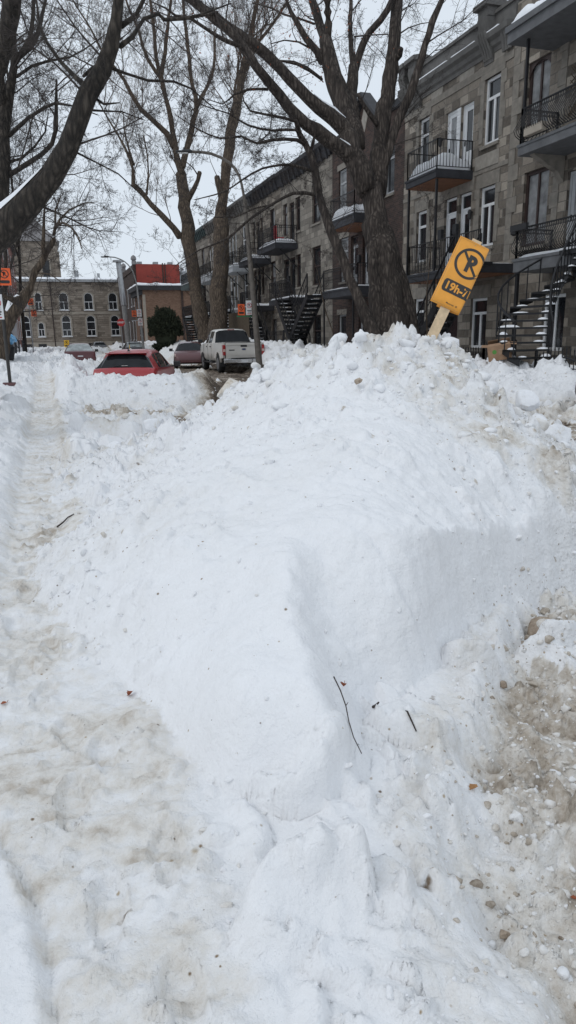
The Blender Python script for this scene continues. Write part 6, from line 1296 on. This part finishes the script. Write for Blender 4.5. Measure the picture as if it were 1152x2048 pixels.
# ---- red hatchback, rear towards us
def hatchback(name, label, loc, rz, paint_m, gm_rear='glass_car', detail=True, small=False):
    t = thing(name, label, 'car', loc, rz, local=True)
    st = [(0.02,.32,.60,.60,.72,.6),(.10,.26,.88,.88,.82,.7),(.19,.24,.965,.965,.835,.70),(.24,.24,.985,1.0,.838,.70),(.58,.22,.985,1.335,.845,.575),(.82,.22,.985,1.415,.85,.60),(1.10,.22,.98,1.455,.855,.61),(1.18,.22,.975,1.457,.855,.61),(2.02,.22,.955,1.45,.86,.61),(2.10,.22,.952,1.445,.86,.61),(2.75,.22,.93,1.36,.86,.58),(3.28,.22,.92,.93,.85,.66),(3.75,.24,.82,.82,.82,.66),(4.02,.28,.66,.66,.74,.6),(4.12,.32,.5,.5,.66,.5)]
    b = car_body(t, st, paint_m, side_glass=(5,7,9), front_glass=(10,), rear_glass=(3,), gm_rear=gm_rear)
    for x, y in ((-.76,.72),(.76,.72),(-.76,3.3),(.76,3.3)): wheel(t, x, y, .31); arch_ring(t, x+(.105 if x > 0 else -.105), y, .31)
    MB().box(-.54,.54,.46,.72,1.365,1.385).build('spoiler', M[paint_m], t, bevel=.012)
    for s in (-1,1):
        patch(t, 'tail_light', [(s*.60,.075,.74),(s*.80,.13,.72),(s*.835,.30,.86),(s*.825,.34,.985),(s*.68,.16,.96)][::s], 'lens_red', .012)
        patch(t, 'reverse_light', [(s*.62,.062,.745),(s*.80,.105,.725),(s*.815,.16,.80),(s*.64,.07,.81)][::s], 'lens_clear', .018)
        mirror(t, s*.93, 2.72, 1.0)
    plate(t, .03, .62)
    MB().tube([(.0,.30,1.09),(-.3,.255,1.045)], .012, 5).build('wiper', M['black_plastic'], t)
    MB().tube([(.04,.72,1.42),(-.02,.5,1.68)], [.007,.003], 5).lathe([(.05,0),(.03,.025),(.012,.05)], (.04,.72,1.425)).build('antenna', M['black_plastic'], t)
    MB().tube([(-.08,.262,1.06),(.08,.262,1.06)],.01,5).build('badge', M['chrome'], t)
    for s in (-1,1): MB().tube([(s*.865,y,z) for y,z in ((.6,1.0),(1.2,.985),(2.0,.965),(2.8,.94))], .012, 5).build('window_trim', M['black_plastic'], t)
    return t
hatchback('red_hatchback', 'red hatchback with black rear window, half buried behind the shovelled snow bank', (1.84,18.72,.02), R(-18), 'paint_red')
hatchback('dark_hatchback', 'dark hatchback far down the street by the corner lamp', (7.4,62.6,.1), R(0), 'paint_black', 'glass_frost')
hatchback('dark_hatchback', 'small dark grey car far off before the long stone building', (6.4,90,.1), R(4), 'paint_grey')
# ---- saloon cars
def saloon(name, label, loc, rz, paint_m, gm_rear='glass_car', gm='glass_car'):
    t = thing(name, label, 'car', loc, rz, local=True)
    st = [(0.02,.35,.66,.66,.74,.6),(.10,.28,.96,.96,.84,.7),(.22,.25,1.02,1.02,.87,.72),(.78,.22,1.0,1.02,.89,.70),(1.35,.22,.99,1.40,.90,.60),(1.62,.22,.985,1.445,.90,.605),(1.72,.22,.98,1.45,.90,.605),(2.45,.22,.965,1.45,.90,.61),(2.53,.22,.96,1.447,.90,.61),(3.05,.22,.945,1.37,.90,.58),(3.62,.22,.93,.95,.89,.68),(4.15,.24,.85,.85,.86,.68),(4.48,.28,.70,.70,.78,.62),(4.6,.34,.52,.52,.68,.5)]
    car_body(t, st, paint_m, side_glass=(4,6,8), front_glass=(9,), rear_glass=(3,), gm_rear=gm_rear, gm=gm)
    for x, y in ((-.80,.95),(.80,.95),(-.80,3.72),(.80,3.72)): wheel(t, x, y, .32); arch_ring(t, x+(.105 if x > 0 else -.105), y, .32)
    for s in (-1,1):
        patch(t, 'tail_light', [(s*.55,.075,.80),(s*.80,.11,.78),(s*.87,.30,.86),(s*.86,.34,.97),(s*.58,.11,.93)][::s], 'lens_red', .012)
        patch(t, 'headlight', [(s*.52,4.50,.66),(s*.80,4.42,.66),(s*.84,4.25,.80),(s*.58,4.40,.74)][::-s], 'lens_clear', .012)
        mirror(t, s*.97, 3.05, 1.0)
    MB().tube([(-.09,.1,.88),(.09,.1,.88)],.015,5).tube([(0,.1,.84),(0,.1,.92)],.012,5).build('badge', M['chrome'], t)
    plate(t, .04, .7)
    return t
saloon('maroon_saloon', 'dark maroon saloon with a frosted rear window, parked left beyond the red hatchback', (1.86,42.6,.12), R(-1), 'paint_maroon', 'glass_frost')
saloon('maroon_saloon', 'dark red saloon half hidden by the left side of the white pickup', (8.5,43.6,.12), R(168), 'paint_maroon')
saloon('dark_saloon', 'dark car whose front corner just enters the right edge of the view', (11.2,7.45,.1), R(0), 'paint_black')
# ---- white pickup
def pickup(label, loc, rz):
    t = thing('pickup_truck', label, 'pickup', loc, rz, local=True); P = 'paint_white'; hw = .93
    def side(s):                                                   # bed side with wheel opening
        n = 14; yc, rc = 1.22, .47; zt, zb = 1.30, .62
        out = [(.10,zb+.05),(yc-rc-.04,zb)]+[(yc-rc*math.cos(math.pi*k/n), .42+rc*1.02*math.sin(math.pi*k/n)+.18*0) for k in range(n+1)]+[(yc+rc+.04,zb),(2.12,zb),(2.12,zt),(.06,zt)]
        m = MB(); x = s*hw; top = [(y,z) for y,z in out]; k = len(top)
        m.prism(top, min(x,x-s*.10), max(x,x-s*.10), 'x'); return m.build('bed_side', M[P], t, bevel=.012)
    for s in (-1,1): side(s)
    MB().box(-.83,.83,.12,2.12,.62,.70).box(-.83,.83,2.05,2.12,.70,1.28).build('bed_floor', M['black_plastic'], t)
    tg = MB().box(-.80,.80,.03,.11,.66,1.29).box(-.80,.80,.0,.029,1.21,1.30).build('tailgate', M[P], t, bevel=.012)
    MB().box(-.62,.62,.018,.028,.78,1.14).build('tailgate_panel', M[P], tg)
    m = MB(); P_, F_ = ring(0,0,.0,.085,28); m.add([(x,.004,1.03+z*.42) for x,z in P_], F_); em = m.build('emblem', M['emblem_blue'], tg)
    m = MB(); P_, F_ = ring(0,0,.078,.105,28); m.add([(x,.002,1.03+z*.42) for x,z in P_], F_); m.build('emblem_rim', M['chrome'], em)
    MB().box(-.14,.14,.008,.018,1.13,1.21).build('tailgate_handle', M['black_plastic'], tg)
    MB().box(-.66,-.42,.010,.018,.98,1.02).build('badge', M['black_plastic'], tg)
    MB().box(-.80,.80,.02,.12,1.302,1.325).build('tailgate_cap', M['black_plastic'], tg)
    for s in (-1,1):
        tl = MB().box(min(s*.81,s*.935),max(s*.81,s*.935),.02,.22,.78,1.22).build('tail_light', M['lens_red'], t, bevel=.015)
        MB().box(min(s*.82,s*.925),max(s*.82,s*.925),.008,.02,.94,1.04).build('reverse_light', M['lens_clear'], tl)
    bp = MB().prism([(-.12,.46),(.06,.42),(.06,.66),(-.05,.66),(-.12,.61)], -.90, -.34, 'x').prism([(-.12,.46),(.06,.42),(.06,.66),(-.05,.66),(-.12,.61)], .34, .90, 'x').box(-.34,.34,-.06,.05,.44,.63).build('rear_bumper', M['chrome'], t, bevel=.015)
    MB().box(-.6,.6,-.10,.0,.655,.668).build('bumper_step', M['black_plastic'], bp); MB().box(-.16,.16,-.075,-.062,.46,.6).build('licence_plate', M['plate'], bp)
    MB().box(-.06,.06,-.14,.3,.36,.43).build('tow_hitch', M['black_plastic'], bp)
    st = [(2.16,.55,1.30,1.32,.93,.70),(2.42,.52,1.31,1.86,.93,.70),(2.60,.50,1.31,1.91,.935,.70),(2.70,.50,1.31,1.915,.935,.70),(3.40,.50,1.30,1.925,.935,.70),(3.50,.50,1.30,1.925,.935,.70),(4.10,.50,1.29,1.88,.935,.68),(4.78,.50,1.27,1.30,.93,.74),(5.40,.52,1.20,1.20,.92,.76),(5.75,.55,1.08,1.08,.88,.72),(5.85,.6,.9,.9,.82,.68)]
    car_body(t, st, P, side_glass=(2,3,5), front_glass=(6,), rear_glass=(0,))
    MB().box(-.16,.16,2.44,2.5,1.875,1.905).build('brake_light', M['lens_red'], t)
    for s in (-1,1):
        mirror(t, s*1.02, 4.3, 1.38); MB().box(min(s*.80,s*.98),max(s*.80,s*.98),2.3,4.6,.40,.45).build('running_board', M['black_plastic'], t)
        for y in (2.75,3.65): MB().box(min(s*.925,s*.955),max(s*.925,s*.955),y,y+.16,1.12,1.16).build('door_handle', M['black_plastic'], t)
        for y in (2.62,3.45,4.5): MB().box(min(s*.928,s*.938),max(s*.928,s*.938),y,y+.012,.58,1.28).build('door_seam', M['black_plastic'], t)
        patch(t, 'headlight', [(s*.5,5.80,.82),(s*.84,5.70,.82),(s*.86,5.62,1.0),(s*.52,5.76,1.0)][::-s], 'lens_clear', .012)
    for x, y in ((-.80,1.22),(.80,1.22),(-.80,4.85),(.80,4.85)): wheel(t, x, y, .40, .26)
    for s in (-1,1): arch_ring(t, s*.94, 4.85, .40); MB().box(min(s*.5,s*.82),max(s*.5,s*.82),.75,1.7,.55,.95).build('wheel_well', M['black_plastic'], t); MB().box(min(s*.66,s*.92),max(s*.66,s*.92),.74,.76,.28,.6).build('mud_flap', M['black_plastic'], t)
    MB().box(-.5,.5,.2,5.2,.38,.55).build('chassis', M['black_plastic'], t)
    return t
pickup('dirty white pickup truck with its tailgate towards us, parked on the right of the street', (8.92,32.6,.09), R(-1.5)).scale = (1.09,)*3
# ------------------------------------------------------------------ lamps, poles, street signs, fences and small things
def street_lamp(label, base, top, arm_pts, r0, r1, mat='pole_paint'):
    x, y, z = base; t = thing('street_lamp', label, 'street lamp', base)
    MB().tube([base, top], [r0, r1], 12).lathe([(r0*1.7,0),(r0*1.7,.25),(r0*1.15,.5)], base, n=12).build('pole', M[mat], t, smooth=50)
    P = smooth_poly([[*p, r1*.7] for p in arm_pts], .3); m = MB().tube([p[:3] for p in P], [p[3] for p in P], 8); m.build('arm', M[mat], t, smooth=50)
    a, b = Vector(arm_pts[-2]), Vector(arm_pts[-1]); d = (b-a); d.z = 0; d.normalize(); s = Vector((-d.y,d.x,0)); c = b+d*.28
    h = MB().obox(c, d*.36, s*.13, (0,0,.045)).obox(c-d*.12+Vector((0,0,.05)), d*.2, s*.09, (0,0,.03)).build('lamp_head', M['bin_black'], t, bevel=.03)
    MB().obox(c+d*.05-Vector((0,0,.05)), d*.22, s*.1, (0,0,.012)).build('lamp_glass', M['lamp_glass'], h)
    MB().tube([c+Vector((0,0,.08)), c+Vector((0,0,.17))], .04, 8).build('photocell', M['bin_black'], h)
    return t
lz = ground_z(8.6,29.7)
street_lamp('tall brown street lamp with a curved arm standing right of the pickup', (8.75,29.4,.1), (8.72,31.0,7.5), [(8.72,31.0,7.5),(8.62,31.35,8.5),(8.3,31.75,9.1),(7.6,32.1,9.5),(6.75,32.4,9.6)], .15, .085)
street_lamp('slender grey street lamp with a curved arm by the tan corner house', (8.1,62.6,.1), (8.0,63.7,6.3), [(8.0,63.7,6.3),(7.75,64,7.5),(7.2,64.5,8.3),(6.4,65,8.7),(5.9,65.2,8.75)], .12, .07, 'pole_concrete')
t = thing('utility_pole', 'thick grey pole with a capped top in front of the tall dark brick house', 'pole', (10.2,93.5,.1))
MB().tube([(10.2,93.5,.1),(10.0,94,6)], [.34,.30], 12).build('pole', M['pole_concrete'], t); MB().tube([(10.0,94,6),(9.75,94.6,11.3)], [.36,.33], 12).lathe([(.7,0),(.7,.2)], (9.75,94.6,11.3)).build('casing', M['galvanised'], t)
# small signs facing us
def sign_panel(t, par, c, w, h, mat, kind, rz=0., thick=.012):
    """board at c facing the camera side (-y) with a simple no-parking face"""
    cx, cy, cz = c; ca, sa_ = math.cos(rz), math.sin(rz)
    def to(u, v, l): return (cx+u*ca+l*sa_, cy+u*sa_-l*ca, cz+v)
    m = MB(); m.add([to(-w/2,-h/2,0),to(w/2,-h/2,0),to(w/2,h/2,0),to(-w/2,h/2,0),to(-w/2,-h/2,-thick),to(w/2,-h/2,-thick),to(w/2,h/2,-thick),to(-w/2,h/2,-thick)], [(0,1,2,3),(7,6,5,4),(0,4,5,1),(1,5,6,2),(2,6,7,3),(3,7,4,0)])
    b = m.build('board', M[mat], par)
    def dec(name, polys, mt, l): 
        q = MB()
        for P, F in polys: q.add([to(u,v,l) for u,v in P], F)
        return q.build(name, M[mt], b)
    r = w*.36
    if kind == 'stop':
        return b
    rc = 'sign_black' if kind == 'orange' else 'sign_red'; y = h*.16 if h > w*1.15 else 0
    dec('prohibition_ring', [ring(0,y,r*.8,r,30), strip(-r*.6,y+r*.6,r*.6,y-r*.6,r*.2)], rc, .004)
    dec('parking_letter', [(p if False else ([(u,v) for u,v in p[0]], p[1])) for p in letter_P(0,y,r*1.05)], 'sign_black', .006)
    if kind == 'orange': dec('text_bar', [rrect(-w*.38,-h*.38,w*.38,-h*.2,w*.05,8)], 'sign_black', .004)
    else:
        dec('text_lines', [strip(-w*.32,-h*.2,w*.32,-h*.2,h*.05,2), strip(-w*.25,-h*.3,w*.25,-h*.3,h*.04,2)], 'sign_black', .004); dec('red_arrow', [strip(-w*.3,-h*.42,w*.3,-h*.42,h*.045,2)], 'sign_red', .004)
    return b
t = thing('sign_post', 'dark post with an orange and a white parking sign at the left edge', 'sign post', (-.985,20.0,ground_z(-.985,20)))
MB().tube([(-.985,20,.3),(-.96,20.1,4.6)], .045, 10).build('post', M['sign_black'], t)
sign_panel(t, t, (-.825,19.93,3.36), .30, .42, 'sign_red_orange', 'orange'); sign_panel(t, t, (-1.06,19.9,3.30), .2, .45, 'sign_white', 'white'); sign_panel(t, t, (-1.07,19.92,2.62), .26, .62, 'sign_white', 'white')
MB().box(-1.16,-.84,19.9,20.1,.62,.70).build('foot', M['paint_maroon'], t)
t = thing('street_sign', 'orange and white parking signs on a bracket beside the brown street lamp', 'sign', (8.4,30.2,2.4))
MB().box(7.98,8.72,30.12,30.16,2.62,2.67).build('bracket', M['sign_green'], t)
sign_panel(t, t, (8.16,30.05,2.92), .30, .46, 'sign_red_orange', 'orange'); sign_panel(t, t, (8.52,30.05,3.0), .30, .60, 'sign_white', 'white')
t = thing('street_sign', 'bright orange sign with small white plates on the slender grey lamp', 'sign', (7.55,62.4,3.4))
MB().box(7.2,8.1,62.5,62.54,3.3,3.36).build('bracket', M['galvanised'], t); sign_panel(t, t, (7.45,62.42,3.9), .38, .5, 'sign_red_orange', 'orange'); sign_panel(t, t, (7.88,62.42,3.95), .38, .6, 'sign_white', 'white'); sign_panel(t, t, (7.92,62.42,3.2), .38, .6, 'sign_white', 'white')
t = thing('stop_sign', 'small red octagonal stop sign before the long stone building', 'stop sign', (8.9,88,.1))
MB().tube([(8.9,88,.1),(8.86,88,3.9)], .06, 8).build('post', M['galvanised'], t)
m = MB(); O = [(8.86+.48*math.cos(R(22.5+45*k)), 3.75+.48*math.sin(R(22.5+45*k))) for k in range(8)]; m.prism(O, 87.9, 87.93); bdd = m.build('board', M['sign_red'], t)
P, F = text_polys('ARRÊT', 0, 0, .2, .03)[0]; wd = max(p[0] for p in P); m = MB(); m.add([(8.86-wd/2+x*1., 87.89, 3.66+y) for x,y in P], F); m.build('lettering', M['sign_white'], bdd)
for i, (x, y, zb, h_, mat, lab) in enumerate(((1.35,49.5,.95,.75,'yellow_paint','small yellow no-parking board stuck in the snow heap beyond the maroon saloon'),)):
    t = thing('snow_sign', lab, 'sign', (x,y,zb-.4)); MB().box(x-.04,x+.04,y+.02,y+.06,zb-.5,zb+.5).build('stake', M['lumber'], t); sign_panel(t, t, (x,y,zb+.6), .32, .45, 'yellow_paint', 'orange')
t = thing('street_sign', 'pair of orange signs on a thin post by the red brick row at far left', 'sign', (-.95,60,.6))
MB().tube([(-.95,60,.5),(-.95,60,5.2)], .05, 8).build('post', M['galvanised'], t); sign_panel(t, t, (-.78,59.9,4.75), .42, .5, 'sign_red_orange', 'orange'); sign_panel(t, t, (-.62,59.9,3.9), .4, .5, 'sign_red_orange', 'orange'); sign_panel(t, t, (-1.15,59.9,4.6), .36, .75, 'sign_white', 'white')
# yellow hydrant marker, small dark panel, stake
def stick(name, label, cat, x, y, h, w, mat, lean=(0,0), dark=True):
    z = ground_z(x, y); t = thing(name, label, cat, (x, y, z)); a, b = Vector((x,y,z-.2)), Vector((x+lean[0],y+lean[1],z+h)); MB().bar(a, b, w, .03).build('blade', M[mat], t, bevel=.004)
    if dark: c = a+(b-a)*.8; MB().bar(a+(b-a)*.86, b, w*1.03, .035).bar(a+(b-a)*.45, a+(b-a)*.5, w*1.03, .035).build('marking', M['sign_black'], t)
stick('hydrant_marker', 'leaning yellow marker blade in the snow left of the big tree', 'marker', 9.9,24.9,.62,.09,'yellow_paint',(-.07,0))
stick('hydrant_marker', 'small yellow marker by the far dark hatchback', 'marker', 6.15,56,1.5,.22,'yellow_paint',(0,0))
z = ground_z(9.6,25.6); t = thing('mesh_panel', 'small dark wire panel tipped over in the snow near the yellow marker', 'panel', (9.6,25.6,z)); m = MB()
for k in range(9): m.bar((9.25+.085*k,25.6,z-.1),(9.22+.085*k,25.62,z+.38),.012)
for k in range(5): m.bar((9.25,25.6,z+.02+.09*k),(9.93,25.6,z+.02+.09*k),.012)
m.box(9.25,9.93,25.63,25.64,z-.1,z+.37); m.build('mesh', M['bin_black'], t); MB().bar((9.2,25.6,z+.4),(9.95,25.6,z+.4),.03).bar((9.95,25.6,z-.1),(9.95,25.6,z+.4),.03).build('frame', M['black_iron'], t)
# blue bag on the black bin
z = ground_z(-1.48,29.5); t = thing('waste_bin', 'black bin at the left edge under a blue plastic bag', 'bin', (-1.48,29.5,z)); MB().prism([(-1.78,z-.2),(-1.23,z-.2),(-1.15,z+.42),(-1.86,z+.42)], 29.25, 29.75).build('tub', M['bin_black'], t, bevel=.02); MB().box(-1.9,-1.13,29.2,29.8,z+.42,z+.46).build('rim', M['bin_black'], t)
v = chunk_verts(91, (.46,.34,.33)); v[:,2] += .05*np.sin(v[:,0]*22)*np.cos(v[:,1]*17); tag(np_mesh('plastic_bag', v+np.array([-1.41,29.45,z+.72]), IF3, M['blue_bag']), 'crumpled blue plastic bag resting on the black bin at the left edge', 'bag')
# wrought iron fences of the front gardens
def fence(label, pts, h, step=.13, arch=False):
    x, y = pts[0]; t = thing('iron_fence', label, 'fence', (x, y, ground_z(x, y)-.1)); m = MB()
    for (xa, ya), (xb, yb) in zip(pts[:-1], pts[1:]):
        L = math.hypot(xb-xa, yb-ya); n = max(2, int(L/step)); z0 = (ground_z(xa,ya)+ground_z(xb,yb))/2-.2
        for q in (.25, h-.14): m.bar((xa,ya,z0+q),(xb,yb,z0+q),.03,.02)
        for k in range(n+1):
            f = k/n; hh = h+(.22*math.sin(math.pi*f)-.1 if arch else 0); X, Y = xa+(xb-xa)*f, ya+(yb-ya)*f; m.bar((X,Y,z0),(X,Y,z0+hh),.018); m.lathe([(.018,0),(.022,.03),(.003,.09)], (X,Y,z0+hh), n=5)
        for (X, Y) in ((xa,ya),(xb,yb)): m.bar((X,Y,z0),(X,Y,z0+h+.12),.06)
        if arch: m.tube([(xa+(xb-xa)*k/8, ya+(yb-ya)*k/8, z0+h-.32+.26*math.sin(math.pi*k/8)) for k in range(9)], .02, 5)
    m.build('bars', M['black_iron'], t)
fence('black iron garden fence with spikes behind the cardboard box', [(12.55,20.6),(12.55,18.4),(12.55,16.9)], .72)
fence('low arched black iron fence before the winding stair at the right edge', [(12.0,15.25),(12.0,13.3)], .58, arch=True)
fence('black iron garden fence before the far row houses, right of the street lamp', [(11.9,35.5),(11.9,38.5),(11.9,41.5)], .95, .16)
fence('short iron garden fence by the round evergreen', [(11.3,57),(11.3,59.3)], .9, .2, True)
fence('thin iron fence along the far left house front', [(-1.5,52),(-1.5,57)], 1.0, .3)
# pale guard of pickets by the second row house stair
z = ground_z(12.2,45); t = thing('wooden_fence', 'brown wooden picket fence behind the pickup cab, under the row house balconies', 'fence', (12.2,46,z)); m = MB()
for k in range(26): m.box(12.18,12.22,43.2+.2*k,43.32+.2*k,z-.1,z+2.2)
m.build('pickets', M['lattice_wood'], t); MB().box(12.225,12.26,43.2,48.4,z+.6,z+.7).box(12.225,12.26,43.2,48.4,z+1.9,z+2.0).build('rail', M['lattice_wood'], t)
# ------------------------------------------------------------------ camera, sky, sun
cam = bpy.data.cameras.new('camera'); co = bpy.data.objects.new('camera', cam); col.objects.link(co); sc.camera = co
psi, th_, rho = R(18.629), R(14.248), R(1.0)
Fw = Vector((math.sin(psi)*math.cos(th_), math.cos(psi)*math.cos(th_), -math.sin(th_))); R0 = Vector((math.cos(psi), -math.sin(psi), 0)); U0 = R0.cross(Fw)
Rt = R0*math.cos(rho)-U0*math.sin(rho); Up = R0*math.sin(rho)+U0*math.cos(rho)
co.matrix_world = Matrix(((Rt.x,Up.x,-Fw.x,0),(Rt.y,Up.y,-Fw.y,0),(Rt.z,Up.z,-Fw.z,1.75),(0,0,0,1)))
cam.sensor_fit = 'VERTICAL'; cam.sensor_height = 36; cam.lens = 1380/2048*36; cam.clip_start = .05; cam.clip_end = 2000
w = bpy.data.worlds.new('World'); sc.world = w; w.use_nodes = True; nt = w.node_tree; nt.nodes.clear()
out = nt.nodes.new('ShaderNodeOutputWorld'); bg = nt.nodes.new('ShaderNodeBackground'); nt.links.new(bg.outputs[0], out.inputs[0])
sky = nt.nodes.new('ShaderNodeTexSky'); sky.sky_type = 'NISHITA'; sky.sun_disc = False; sky.sun_elevation = R(48); sky.sun_rotation = R(235); sky.air_density = 1; sky.dust_density = 3
tc = nt.nodes.new('ShaderNodeTexCoord'); no = nt.nodes.new('ShaderNodeTexNoise'); no.inputs['Scale'].default_value = 1.6; no.inputs['Detail'].default_value = 5
nt.links.new(tc.outputs['Generated'], no.inputs['Vector'])
cr = nt.nodes.new('ShaderNodeValToRGB'); cr.color_ramp.elements[0].position = .3; cr.color_ramp.elements[0].color = (.72,.80,.895,1); cr.color_ramp.elements[1].position = .7; cr.color_ramp.elements[1].color = (.77,.84,.915,1)
nt.links.new(no.outputs['Fac'], cr.inputs[0])
sc_ = nt.nodes.new('ShaderNodeVectorMath'); sc_.operation = 'SCALE'; sc_.inputs['Scale'].default_value = 10.3; nt.links.new(cr.outputs[0], sc_.inputs[0])
mx = nt.nodes.new('ShaderNodeMix'); mx.data_type = 'RGBA'; mx.inputs[0].default_value = .9
nt.links.new(sky.outputs[0], mx.inputs[6]); nt.links.new(sc_.outputs[0], mx.inputs[7]); nt.links.new(mx.outputs[2], bg.inputs[0]); bg.inputs[1].default_value = .1
sl = bpy.data.lights.new('sun', 'SUN'); sl.energy = .45; sl.angle = R(25); sl.color = (1,.96,.9); so = bpy.data.objects.new('sun', sl); col.objects.link(so)
d = Vector((-math.sin(R(60))*math.cos(R(48)), -.25*math.cos(R(48)), math.sin(R(48)))).normalized()
so.rotation_euler = d.to_track_quat('Z', 'Y').to_euler()
sc.cycles.max_bounces = 6; sc.cycles.diffuse_bounces = 3
print('objects', len(bpy.data.objects))
